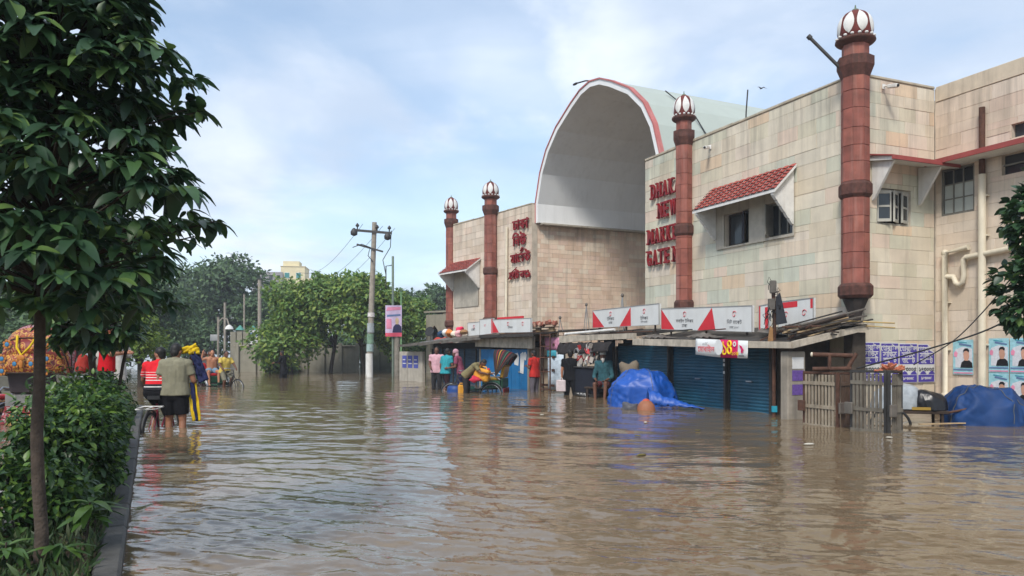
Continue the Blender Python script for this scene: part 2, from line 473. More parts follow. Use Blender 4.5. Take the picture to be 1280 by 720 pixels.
concrete = M('concrete', srgb(140, 132, 120), rough=0.9, var=0.25, bump=0.3, streak=0.5, streak_col=(0.06, 0.055, 0.05))
dark_in = M('dark_interior', (0.02, 0.02, 0.022), rough=0.9, var=0.2)
glass_dark = M('dark_glass', (0.03, 0.035, 0.04), rough=0.12, var=0.2, bump=0.03, bscale=3, spec=0.5)
glass_pale = M('frosted_glass', srgb(176, 182, 176), rough=0.35, var=0.1, bump=0.05)
frame_grey = M('frame_grey', srgb(120, 118, 110), rough=0.6, var=0.2)
frame_pale = M('frame_pale', srgb(176, 174, 164), rough=0.6, var=0.15)
wood_dark = M('dark_wood', srgb(58, 46, 38), rough=0.8, var=0.35, scale=8)
wood_pale = M('pale_wood', srgb(170, 146, 112), rough=0.8, var=0.25, scale=8)
letter_red = M('letter_red', srgb(128, 18, 24), rough=0.5, var=0.12)
vseam = M('seam_grey', srgb(150, 150, 148), var=.1)
pipe_cream = M('pipe_cream', srgb(212, 202, 180), rough=0.55, var=0.12, streak=0.35, streak_col=(0.2, 0.16, 0.11))
rust = M('rust', srgb(82, 56, 44), rough=0.85, var=0.4, scale=10, bump=0.4)
black = M('black', (0.015, 0.015, 0.016), rough=0.6, var=0.2)
steel = M('steel', (0.35, 0.36, 0.37), rough=0.4, var=0.15, metal=0.8)
dark_metal = M('dark_metal', (0.05, 0.048, 0.046), rough=0.55, var=0.3, metal=0.3)

# ------------------------------------------------------------------ ground and flood water
BED = -0.42
mb = MB(); mb.box(-2500, 2500, -2500, 2500, BED - 0.3, BED)
mb.build('ground', M('silt', (0.10, 0.075, 0.05), bump=0.2), kind='structure')

def water_mat(name, amp):
    m = bpy.data.materials.new(name); m.use_nodes = True; t = m.node_tree; N = t.nodes; L = t.links.new
    b = N['Principled BSDF']
    geo = N.new('ShaderNodeNewGeometry')
    n1 = N.new('ShaderNodeTexNoise'); n1.inputs['Scale'].default_value = 0.35; n1.inputs['Detail'].default_value = 4
    L(geo.outputs['Position'], n1.inputs['Vector'])
    mix = N.new('ShaderNodeMix'); mix.data_type = 'RGBA'; L(n1.outputs['Fac'], mix.inputs['Factor'])
    mix.inputs['A'].default_value = (0.145, 0.102, 0.058, 1); mix.inputs['B'].default_value = (0.180, 0.130, 0.076, 1)
    L(mix.outputs['Result'], b.inputs['Base Color'])
    b.inputs['Roughness'].default_value = 0.02
    b.inputs['IOR'].default_value = 1.42
    b.inputs['Specular IOR Level'].default_value = 0.5
    mp = N.new('ShaderNodeMapping'); mp.inputs['Scale'].default_value = (1.0, 1.3, 1); L(geo.outputs['Position'], mp.inputs['Vector'])
    n2 = N.new('ShaderNodeTexNoise'); n2.inputs['Scale'].default_value = 11; n2.inputs['Detail'].default_value = 3
    n2.inputs['Distortion'].default_value = 0.6
    L(mp.outputs[0], n2.inputs['Vector'])
    bp = N.new('ShaderNodeBump'); bp.inputs['Strength'].default_value = amp; bp.inputs['Distance'].default_value = 0.02
    L(n2.outputs['Fac'], bp.inputs['Height']); L(bp.outputs['Normal'], b.inputs['Normal'])
    return m
wmat = water_mat('flood_water', 0.16)
NY, NX = 820, 660
yy = 2.2 * (90 / 2.2) ** (np.arange(NY) / (NY - 1))
tt = np.linspace(-1, 1, NX)
X = tt[None, :] * (0.85 * yy[:, None] + 2.5); Y = np.repeat(yy[:, None], NX, 1)
dxs = (0.85 * yy + 2.5) * 2 / NX; dys = np.gradient(yy); sp_ = np.maximum(dxs, dys)[:, None]
Z = np.zeros_like(X)
# slow warp so that crests wander
wx = X + 0.35 * np.sin(0.9 * Y + 1.3 * np.sin(0.31 * X)) ; wy = Y + 0.3 * np.sin(0.8 * X + 1.1 * np.sin(0.27 * Y))
patch = 0.80 + 0.50 * np.sin(0.42 * X + 0.7 * np.sin(0.33 * Y) + 1) * np.sin(0.36 * Y + 0.8 * np.sin(0.29 * X))
for i in range(96):
    lam = 0.08 * (1.5 / 0.08) ** (RNG.random() ** 1.25)
    th = RNG.normal(R(80), R(38))
    A = 0.0020 * lam ** 0.97 * (1 if lam < .5 else .62) * (0.7 + 0.6 * RNG.random())
    k = 2 * math.pi / lam
    ph = RNG.random() * 6.28
    w = np.clip((lam / sp_ - 1.9) / 2.0, 0, 1)
    s_ = np.sin(k * (wx * math.cos(th) + wy * math.sin(th)) + ph)
    Z += A * w * (s_ - 0.35 * s_ * s_) * (patch if lam < 0.9 else 1)
V = np.stack([X, Y, Z], -1).reshape(-1, 3)
idx = np.arange(NY * NX).reshape(NY, NX)
Fq = np.stack([idx[:-1, :-1], idx[:-1, 1:], idx[1:, 1:], idx[1:, :-1]], -1).reshape(-1, 4)
link('water', np_mesh('water', V, Fq, wmat, smooth=True), kind='structure')
mb = MB(); mb.add([(-2500, -60, -0.03), (2500, -60, -0.03), (2500, 2500, -0.03), (-2500, 2500, -0.03)], [(0, 1, 2, 3)])
mb.build('water', wmat, kind='structure')

# ------------------------------------------------------------------ frames of the market building
def rot_of(s): return math.atan2(s[1], s[0])
OA = (7.04, 15.70); RA = rot_of((0.391, -0.920))
OL = (0.77, 29.50); RL = rot_of((0.555, -0.832))
OV = (0.77, 29.50); RV = rot_of((0.437, -0.899))
ROOF = 6.93
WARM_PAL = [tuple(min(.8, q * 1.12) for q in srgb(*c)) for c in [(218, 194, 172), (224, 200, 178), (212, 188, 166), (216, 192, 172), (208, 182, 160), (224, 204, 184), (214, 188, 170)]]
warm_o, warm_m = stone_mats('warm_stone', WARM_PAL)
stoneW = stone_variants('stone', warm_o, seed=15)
stoneA = stone_variants('stone', stone_o); stoneP = stone_variants('stone', pink_o, seed=9)

def slab_with_holes(mb, P, u0, u1, z0, z1, holes, mi=0):
    for a, b, c, d in rect_minus((u0, u1, z0, z1), holes): P(mb, a, b, c, d, mi)

# ---- right hand wing: street wall, return wall
wing = thing('market_wing', 'pale stone market wing with red English lettering and tiled window awning', 'building', (*OA, 0), RA)
hA = [(-4.13, -3.20, 3.92, 4.74), (-2.62, -1.74, 3.94, 4.74)]
mb = MB()
slab_with_holes(mb, lambda m, a, b, c, d, mi: m.box(a, b, 0.0, 0.25, c, d, mi), -7.82, -0.01, BED, ROOF, hA)
streetw = mb.build('street_wall', mortar, wing)
stone_wall(streetw, 'stone', lambda u, z: (u, 0.0, z), 0, -7.82, -0.26, 1.35, ROOF - 0.02, hA, stoneA, stone_m, seed=4,
           course=(0.24, 0.36), lens=(0.45, 0.95), gap=0.004, thick=0.011, hidden=lambda t, p: t.z < 1.55)
hB = [(0.56, 1.54, 3.92, 4.68)]
mb = MB()
slab_with_holes(mb, lambda m, a, b, c, d, mi: m.box(-0.25, 0.0, a, b, c, d, mi), 0.26, 2.26, BED, ROOF, hB)
retw = mb.build('return_wall', mortar, wing)
stone_wall(retw, 'stone', lambda u, z: (0.0, u, z), R(90), 0.20, 2.24, 0.15, ROOF - 0.02, hB, stoneA, stone_m, seed=12,
           course=(0.22, 0.32), lens=(0.36, 0.75), gap=0.004, thick=0.011)
mb = MB()
mb.box(-7.82, -7.6, 0.26, 2.6, BED, ROOF); mb.box(-7.6, -0.26, 7.0, 7.2, BED, ROOF); mb.box(-7.82, -7.6, 2.6, 7.2, BED, ROOF)
mb.build('back_wall', mortar, wing)
mb = MB(); mb.box(-7.58, -0.27, 0.27, 6.98, ROOF - 0.30, ROOF - 0.12)
mb.build('roof', concrete, wing)
mb = MB()
x = -7.82
rr = random.Random(5)
while x < -0.02:
    l = min(rr.uniform(0.9, 1.5), -0.01 - x); z = ROOF + rr.uniform(0.045, 0.075)
    mb.box(x + 0.004, x + l - 0.004, -0.03, 0.27, ROOF + 0.003, z, 0, 0.008); x += l
mb.box(-0.28, 0.03, 0.275, 2.24, ROOF + 0.003, ROOF + 0.055, 0, 0.008)
mb.build('parapet_coping', M('coping', srgb(176, 166, 146), var=0.2, streak=0.6, streak_col=(0.08, 0.07, 0.06)), wing)
mb = MB()
for h in hA: mb.box(h[0] - .3, h[1] + .3, 0.9, 0.95, h[2] - .4, h[3] + .4)
mb.box(-1.0, -0.95, .3, 1.9, 3.6, 5.0)
mb.build('dark_room', dark_in, wing)

# windows of the street wall
def window_A(x0, x1, z0, z1, kind):
    w = thing('window', None, None); w.parent = wing
    del_keys(w)
    f = MB(); t = 0.05
    f.box(x0, x1, 0.10, 0.16, z1 - t, z1); f.box(x0, x1, 0.10, 0.16, z0, z0 + t)
    f.box(x0, x0 + t, 0.10, 0.16, z0 + t, z1 - t); f.box(x1 - t, x1, 0.10, 0.16, z0 + t, z1 - t)
    f.build('frame', wood_dark if kind == 0 else frame_grey, w)
    if kind == 0:
        g = MB(); g.box(x0 + t, (x0 + x1) / 2, 0.12, 0.135, z0 + t, z1 - t); g.build('pane', glass_dark, w)
        g = MB(); g.prism([((x0 + x1) / 2, 0.12), (x1 - 0.08, -0.16), (x1 - 0.06, -0.14), ((x0 + x1) / 2 + 0.02, 0.15)], z0 + t, z1 - t, 'z')
        g.build('shutter', M('shutter_dark', srgb(46, 48, 58), var=0.3), w)
    else:
        for q in range(3):
            a = x0 + t + (x1 - x0 - 2 * t) * q / 3; b = x0 + t + (x1 - x0 - 2 * t) * (q + 1) / 3
            g = MB(); g.box(a + 0.02, b - 0.02, 0.12, 0.135, z0 + t, z1 - t); g.build('pane', glass_dark, w)
            g = MB(); g.box(b - 0.02, b + 0.02, 0.09, 0.15, z0 + t, z1 - t); g.build('glazing_bar', frame_grey, w)
        g = MB(); g.prism([(x0 + 0.05, 0.1), (x0 + 0.2, -0.25), (x0 + 0.22, -0.24), (x0 + 0.08, 0.12)], z0 + t, z1 - t, 'z')
        g.build('shutter', frame_grey, w)
def del_keys(o):
    for k in ('label', 'category', 'group'):
        if k in o: del o[k]
window_A(*hA[0], 0); window_A(*hA[1], 1)

# tiled awnings with scalloped brackets
tile_shape = []
for k in range(3):
    mb = MB(); n = 5; rr = random.Random(k)
    vs = []
    for j, (yy_, rs) in enumerate(((-.5, 1.0), (.5, .86))):
        for i in range(n + 1):
            a = math.pi * i / n
            vs.append((-math.cos(a) * .5 * rs, yy_, math.sin(a) * (1.0 + rr.uniform(-.08, .08))))
    for j, yy_ in enumerate((-.5,)):
        for i in range(n + 1):
            a = math.pi * i / n
            vs.append((-math.cos(a) * .36, yy_, math.sin(a) * .55))
    mb.add(vs, [(i, i + 1, n + 2 + i, n + 1 + i) for i in range(n)] + [(i, 2 * n + 2 + i, 2 * n + 3 + i, i + 1) for i in range(n)])
    tile_shape.append(mb.mesh('tile', red_tile_o))
def awning(root, x0, x1, zt, zf, d, zb, rows, cols, plaster):
    """lean-to tiled awning on the wall y=0: top edge zt at the wall, front edge zf at y=-d, brackets down to zb"""
    aw = bpy.data.objects.new('awning', None); COL.objects.link(aw); aw.parent = root
    mb = MB()
    mb.prism([(-0.045, zt - 0.06), (-0.045, zt), (-d, zf), (-d, zf - 0.06)], x0, x1, 'x')
    mb.build('awning_slab', white_paint, aw)
    L = math.hypot(d - 0.045, zt - zf); ang = math.atan2(zt - zf, d - 0.045)
    cw = (x1 - x0) / cols; items = []; rr = random.Random(cols)
    for r in range(rows):
        s = (r + 0.5) / rows
        for c in range(cols):
            p = Vector((x0 + cw * (c + .5), -d + (d - 0.045) * s, zf + (zt - zf) * s + 0.012 + rr.uniform(0, .006)))
            m = Matrix.Translation(p) @ Matrix.Rotation(ang - 0.26, 4, 'X') @ Matrix.Diagonal((cw * 1.0, L / rows * 1.15, 0.030, 1))
            items.append((m, rr.randrange(3)))
    holder = bpy.data.objects.new('roof_tiling', None)
    pieces('tile', aw, tile_shape, items, red_tile_m, 'tile_courses')
    for xb in (x0 + 0.09, x1 - 0.16):
        pts = [(-0.042, zt - 0.07), (-d + 0.02, zf - 0.07)]
        n = 5; a = Vector((-d + 0.02, zf - 0.10)); b = Vector((-0.07, zb))
        for q in range(n):
            p0 = a.lerp(b, q / n); p1 = a.lerp(b, (q + 1) / n)
            nrm = Vector((0.5, 0.5)).normalized() * 0.05
            for t in (0.0, 0.3, 0.6, 0.85):
                bulge = math.sin(math.pi * t) * 0.055
                pts.append(tuple(p0.lerp(p1, t) + nrm * (-bulge)))
            pts.append(tuple(p1 + Vector((0.03, 0.015))))
        pts += [(-0.042, zb)]
        mb = MB(); mb.prism(pts, xb, xb + 0.08, 'x'); mb.build('bracket', white_paint, aw)
    return aw
awning(wing, -4.62, -1.62, 5.47, 4.86, 0.66, 4.12, 7, 14, grey_plaster)
mb = MB()
for a, b, c, d in rect_minus((-4.45, -1.70, 3.88, 5.38), hA): mb.box(a, b, -0.052, -0.043, c, d)
mb.build('plaster_panel', grey_plaster, wing)

# window and canopy of the return wall
cw = bpy.data.objects.new('canopy', None); COL.objects.link(cw); cw.parent = wing
mb = MB(); mb.prism([(0.04, 5.30), (0.62, 5.16), (0.62, 5.09), (0.04, 5.20)], 0.30, 2.20, 'y'); mb.build('canopy_slab', white_paint, cw)
mb = MB(); mb.prism([(0.05, 5.335), (0.66, 5.185), (0.66, 5.10), (0.63, 5.10), (0.63, 5.165), (0.05, 5.305)], 0.26, 2.2, 'y'); mb.build('canopy_edge', canopy_red, cw)
for yb in (0.38, 1.72):
    mb = MB(); mb.prism([(0.042, 5.18), (0.58, 5.09), (0.54, 5.06), (0.10, 4.42), (0.042, 4.38)], yb, yb + 0.06, 'y'); mb.build('bracket', white_paint, cw)
wB = bpy.data.objects.new('window', None); COL.objects.link(wB); wB.parent = wing
y0, y1, z0, z1 = hB[0]
mb = MB()
for a, b, c, d in ((y0, y0 + .05, z0, z1), (y1 - .05, y1, z0, z1), (y0 + .05, y1 - .05, z0, z0 + .05), (y0 + .05, y1 - .05, z1 - .05, z1)):
    mb.box(-0.12, -0.05, a, b, c, d)
mb.build('frame', frame_pale, wB)
def casement(yh, ye, depth, w):
    """hinged leaf from (x=-.04, yh) swung out to (depth, ye)"""
    T0 = Vector((-0.04, yh, 0)); d = Vector((depth + 0.04, ye - yh, 0)); n = Vector((-d.y, d.x, 0)).normalized() * 0.018
    sh = bpy.data.objects.new('casement', None); COL.objects.link(sh); sh.parent = wB
    f = MB()
    def seg(t0, t1, c, e, o=1.0, m=f):
        a = T0 + d * t0; b = T0 + d * t1
        m.prism([tuple((a - n * o)[:2]), tuple((b - n * o)[:2]), tuple((b + n * o)[:2]), tuple((a + n * o)[:2])], c, e, 'z')
    seg(0, .1, z0 + .06, z1 - .06); seg(.9, 1, z0 + .06, z1 - .06); seg(.1, .9, z0 + .06, z0 + .12); seg(.1, .9, z1 - .12, z1 - .06); seg(.1, .9, (z0 + z1) / 2 - .02, (z0 + z1) / 2 + .02)
    f.build('frame', frame_pale, sh)
    for c, e in ((z0 + .12, (z0 + z1) / 2 - .02), ((z0 + z1) / 2 + .02, z1 - .12)):
        g = MB(); seg(.1, .9, c, e, 0.3, g); g.build('pane', glass_dark, sh)
casement(y0 + 0.06, y0 + 0.30, 0.10, 0.3); casement(y0 + .66, y0 + .36, 0.12, .3); casement(y1 - .05, y1 - 0.31, 0.05, .3)

# lettering of the wing
rows = [('DHAKA', -7.38, 5.70), ('NEW', -7.02, 5.10), ('MARKET', -7.55, 4.40), ('GATE NO', -7.58, 3.78)]
for body, x0, z0 in rows:
    x = x0
    for ch in body:
        if ch == ' ': x += 0.10; continue
        me = text_mesh(ch, 0.62, 0.03, 0.012, name='letter'); me.materials.clear(); me.materials.append(letter_red)
        v = np.array([q.co[:] for q in me.vertices]); w0, w1 = v[:, 0].min(), v[:, 0].max()
        wd = {'1': .08, '-': .10, 'M': .27, 'W': .28}.get(ch, .205); sx = wd / (w1 - w0)
        sb = MB(); y1 = v[:, 1].max()
        if ch in 'DHAKNEWMRTG':
            for yy_ in ((0.0, y1 - 0.05) if ch not in 'AWG' else ((0.0,) if ch == 'A' else (y1 - 0.05,))):
                for xs in ((w0, w1) if ch in 'HKANMRW' else (w0, )):
                    sb.box(xs - 0.055 / sx * .7, xs + 0.055 / sx * .7, yy_, yy_ + 0.045, -0.041, 0.041)
            vv = [Vector(p) for p in v]; me2 = sb.mesh('serif', letter_red)
            bm = bmesh.new(); bm.from_mesh(me); bm.from_mesh(me2); bm.to_mesh(me); bm.free()
        link('letter', me, wing).matrix_basis = face_T((x, -0.09, z0)) @ Matrix.Diagonal((sx, 1, 1, 1)) @ Matrix.Translation((-w0, 0, 0))
        x += wd + 0.095

# ---- rear annex with drain pipes
annex = thing('annex_building', 'pale stone rear block with cream drain pipes and barred window', 'building', (*OA, 0), RA)
hC = [(0.17, 0.92, 4.16, 5.15), (1.49, 2.35, 4.76, 5.15), (1.69, 2.1, 5.45, 5.72)]
mb = MB()
slab_with_holes(mb, lambda m, a, b, c, d, mi: m.box(a, b, 2.265, 2.5, c, d, mi), 0.005, 6.0, BED, ROOF, hC)
aw_ = mb.build('street_wall', mortar, annex)
stone_wall(aw_, 'stone', lambda u, z: (u, 2.26, z), 0, 0.045, 6.0, 0.32, ROOF - 0.3, hC, stoneP, pink_m, seed=21, course=(0.20, 0.27), lens=(0.5, 0.9),
           gap=0.002, thick=0.009, maxn=240)
mb = MB(); mb.box(0.05, 6.0, 2.235, 2.2645, ROOF - 0.29, ROOF + 0.03, 0, 0.006)
mb.build('parapet_band', M('band_stone', srgb(200, 186, 164), var=0.12, streak=0.5, streak_col=(0.15, 0.12, 0.1)), annex)
mb = MB(); mb.box(0.05, 6.0, 2.10, 2.2645, BED, 0.30, 0, 0.01); mb.build('plinth', M('wet_plinth', srgb(88, 76, 64), var=0.35, streak=0.5), annex)
mb = MB(); mb.box(0.0, 6.0, 6.0, 6.2, BED, ROOF - 0.1); mb.box(5.8, 6.0, 2.51, 6.0, BED, ROOF - 0.1); mb.box(0.0, 5.79, 2.51, 5.99, ROOF - 0.4, ROOF - 0.2)
mb.build('back_wall', mortar, annex)
mb = MB(); mb.box(0.05, 3.0, 3.2, 3.3, 3.8, 6.0); mb.build('dark_room', dark_in, annex)
w = bpy.data.objects.new('window', None); COL.objects.link(w); w.parent = annex
x0, x1, z0, z1 = hC[0]
mb = MB()
for a, b, c, d in ((x0, x0 + .04, z0, z1), (x1 - .04, x1, z0, z1), (x0 + .04, x1 - .04, z0, z0 + .04), (x0 + .04, x1 - .04, z1 - .04, z1)): mb.box(a, b, 2.27, 2.33, c, d)
mb.build('frame', frame_grey, w)
for i in range(3):
    for j in range(3):
        a = x0 + .04 + (x1 - x0 - .08) * i / 3; b = x0 + .04 + (x1 - x0 - .08) * (i + 1) / 3
        c = z0 + .04 + (z1 - z0 - .08) * j / 3; d = z0 + .04 + (z1 - z0 - .08) * (j + 1) / 3
        g = MB(); g.box(a + .012, b - .012, 2.30, 2.312, c + .012, d - .012); g.build('pane', glass_dark if j == 2 else glass_pale, w)
for i in (1, 2):
    a = x0 + .04 + (x1 - x0 - .08) * i / 3; g = MB(); g.box(a - .012, a + .012, 2.28, 2.32, z0 + .04, z1 - .04); g.build('glazing_bar', frame_grey, w)
    c = z0 + .04 + (z1 - z0 - .08) * i / 3; g = MB(); g.box(x0 + .04, x1 - .04, 2.284, 2.316, c - .012, c + .012); g.build('glazing_bar', frame_grey, w)
w = bpy.data.objects.new('window', None); COL.objects.link(w); w.parent = annex
g = MB(); g.box(1.49, 2.35, 2.36, 2.372, 4.76, 5.15); g.build('pane', glass_dark, w)
g = MB(); g.box(1.49, 2.35, 2.30, 2.34, 4.94, 4.97); g.box(1.9, 1.93, 2.302, 2.338, 4.76, 4.939); g.build('frame', frame_grey, w)
g = MB(); g.box(1.69, 2.1, 2.36, 2.372, 5.45, 5.72); g.build('pane', glass_dark, annex)
cn = bpy.data.objects.new('canopy', None); COL.objects.link(cn); cn.parent = annex
mb = MB(); mb.prism([(1.68, 5.16), (2.235, 5.16), (2.235, 5.26), (1.68, 5.22)], 0.30, 5.9, 'x'); mb.build('canopy_slab', white_paint, cn)
mb = MB(); mb.prism([(1.64, 5.15), (1.675, 5.15), (1.675, 5.225), (2.235, 5.265), (2.235, 5.29), (1.64, 5.25)], 0.25, 5.95, 'x'); mb.build('canopy_edge', canopy_red, cn)
def dpipe(pts, r, mat, name='drain_pipe'):
    mb = MB(); mb.tube(pts, r, 10)
    for p in pts[1:-1]: mb.ell(p, (r * 1.25,) * 3)
    return mb.build(name, mat, annex)
yp = 2.16
dpipe([(1.15, yp, 4.85), (1.15, yp, 0.36), (1.15, yp, 0.36)][:2], 0.075, pipe_cream)
dpipe([(1.15, yp, 6.2), (1.15, yp, 5.30)], 0.06, rust); dpipe([(1.15, yp, 5.15), (1.15, yp, 4.852)], 0.06, rust)
dpipe([(0.86, yp, 3.42), (0.33, yp, 3.36), (0.33, yp, 0.36), (1.6, yp - .02, 0.30)], 0.062, pipe_cream)
mb = MB(); mb.tube([(0.33, yp, 2.86), (0.52, yp, 2.84), (0.58, yp, 2.70), (0.66, yp, 2.66), (0.74, yp, 2.72), (0.76, yp, 2.86), (0.75, yp, 3.18), (0.80, yp, 3.22), (1.3, yp, 3.25), (2.3, yp, 3.33)], 0.055, 10)
mb.build('trap_pipe', pipe_cream, annex)
mb = MB()
for zz in (4.4, 3.6, 2.5, 1.4):
    mb.box(1.05, 1.25, 2.17, 2.258, zz, zz + .035)
for zz in (2.3, 1.3): mb.box(0.25, 0.41, 2.17, 2.258, zz, zz + .03)
mb.build('pipe_clip', pipe_cream, annex)

# ---- left hand wing
lwing = thing('market_wing', 'pale stone market wing with red Bengali lettering beside the white arch', 'building', (*OL, 0), RL)
mb = MB(); mb.box(-6.35, 0.0, 0.0, 0.25, BED, ROOF - 0.01); sw = mb.build('street_wall', mortar, lwing)
stone_wall(sw, 'stone', lambda u, z: (u, 0.0, z), 0, -6.35, 0.0, 1.5, ROOF - 0.02, [], stoneP, pink_m, seed=31, course=(0.24, 0.32), lens=(0.42, 0.75),
           hidden=lambda t, p: t.z < 2.2, gap=0.006, thick=0.014)
mb = MB(); mb.box(-6.35, -6.1, 0.26, 7, BED, ROOF - .01); mb.box(-6.1, 0, 6.8, 7, BED, ROOF - .01); mb.box(-6.09, -0.01, 0.26, 6.79, ROOF - .3, ROOF - .12)
mb.build('back_wall', mortar, lwing)
mb = MB(); x = -6.35; rr = random.Random(8)
while x < -0.02:
    l = min(rr.uniform(0.9, 1.6), -0.0 - x); mb.box(x + .004, x + l - .004, -0.03, 0.26, ROOF - 0.006, ROOF + rr.uniform(.03, .06), 0, 0.008); x += l
mb.build('parapet_coping', MATS['coping'], lwing)
awning(lwing, -6.2, -3.72, 5.22, 4.70, 0.75, 3.95, 6, 12, grey_plaster)
mb = MB(); mb.box(-6.0, -3.9, -0.055, -0.045, 3.2, 5.1); mb.build('plaster_panel', grey_plaster, lwing)
mb = MB(); mb.tube([(-1.62, -0.10, 6.25), (-1.62, -0.14, 2.3)], 0.055); mb.build('drain_pipe', pipe_cream, lwing)
def bengali(body, x, z, size, parent, mat, ext=0.05):
    return text(body, size, mat, parent, face_T((x, -0.10, z)), extrude=ext * .5, offset=0.013, name='lettering')
bengali('ঢাকা', -1.18, 6.04, 0.56, lwing, letter_red)
bengali('িনউ', -1.18, 5.42, 0.56, lwing, letter_red)
bengali('মােকট', -1.32, 4.76, 0.50, lwing, letter_red)
mb = MB(); mb.bar((-0.62, -0.10, 5.17), (-0.50, -0.10, 5.30), 0.10, 0.05); mb.build('lettering', letter_red, lwing)
bengali('েগট নং১', -1.42, 4.13, 0.42, lwing, letter_red)

# ---- vaulted gate between the wings
gate = thing('gate_vault', 'tall white arched vault open to the street between two stone wings', 'arch', (*OV, 0), RV)
half = [(0, 6.2), (0, 6.95), (.37, 8.05), (.85, 8.80), (1.6, 9.46), (2.65, 10.02), (3.3, 10.3), (3.93, 10.40)]
prof = half + [(7.86 - x, z) for x, z in half[-2::-1]]
def inset(pr, d):
    out = []
    for i, p in enumerate(pr):
        a = Vector(pr[max(0, i - 1)]); b = Vector(pr[min(len(pr) - 1, i + 1)]); t = (b - a).normalized()
        n = Vector((t.y, -t.x))
        out.append((p[0] + n.x * d, p[1] + n.y * d))
    return out
inn = inset(prof, 0.17); n = len(prof); D0, D1 = 0.16, 9.3
def ring(mb, A, B, y0, y1, mi_out, mi_in, mi_front):
    vs = [(p[0], y, p[1]) for p in A for y in (y0, y1)] + [(p[0], y, p[1]) for p in B for y in (y0, y1)]
    o = 2 * len(A); k = len(A)
    mb.add(vs, [(2 * i, 2 * i + 2, 2 * i + 3, 2 * i + 1) for i in range(k - 1)], mi_out)
    mb.add(vs, [(o + 2 * i, o + 2 * i + 1, o + 2 * i + 3, o + 2 * i + 2) for i in range(k - 1)], mi_in)
    mb.add(vs, [(2 * i, o + 2 * i, o + 2 * i + 2, 2 * i + 2) for i in range(k - 1)] + [(2 * i + 1, 2 * i + 3, o + 2 * i + 3, o + 2 * i + 1) for i in range(k - 1)], mi_front)
    mb.add(vs, [(0, 1, o + 1, o), (2 * k - 2, o + 2 * k - 2, o + 2 * k - 1, 2 * k - 1)], mi_front)
mb = MB(); ring(mb, prof, inn, D0, D1, 1, 0, 0); mb.build('vault_shell', [vault_white, vault_outer], gate)
mb = MB(); ring(mb, inset(prof, -0.05), inset(prof, -0.003), D0 - 0.03, D0 + 0.15, 0, 0, 0); mb.build('red_band', band_red, gate)
mb = MB(); mb.box(0.3, 7.56, D1 - 0.3, D1 - 0.1, BED, 9.0); mb.build('end_wall', vault_white, gate)
mb = MB(); mb.box(-0.35, -0.06, 0.27, D1, BED, 6.19); pw = mb.build('passage_wall', mortar, gate)
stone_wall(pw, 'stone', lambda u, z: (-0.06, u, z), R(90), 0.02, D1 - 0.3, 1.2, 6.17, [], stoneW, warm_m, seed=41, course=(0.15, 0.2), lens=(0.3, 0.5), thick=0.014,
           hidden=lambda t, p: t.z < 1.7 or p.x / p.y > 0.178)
mb = MB(); mb.box(-0.02, 0.30, D0 + 0.15, D1 - 0.35, 6.12, 6.195, 0, 0.01); mb.build('ledge', grey_plaster, gate)
mb = MB(); mb.tube([(6.2, 1.6, 9.62), (6.75, 1.75, 9.1), (7.3, 1.9, 8.55), (7.6, 2.1, 7.9), (7.9, 2.3, 7.0)], 0.02, 6); mb.build('cable', black, gate)
lamp = thing('lamp_arm', 'small dark bent lamp arm on the crown of the white arch', 'lamp')
mb = MB(); T = gate.matrix_basis
pA = [Vector(p) for p in ((3.7, .35, 10.45), (3.6, .25, 10.62), (3.35, .1, 10.68), (2.7, -.2, 10.62))]
mb.tube([Vector((3.75, .3, 10.4)), Vector((3.72, .25, 10.52)), Vector((3.6, .2, 10.55)), Vector((3.25, .0, 10.53))], 0.025, 6); mb.ell((3.25, .0, 10.52), (.16, .06, .035))
lamp.location = gate.location; lamp.rotation_euler = gate.rotation_euler
mb.build('arm', dark_metal, lamp)

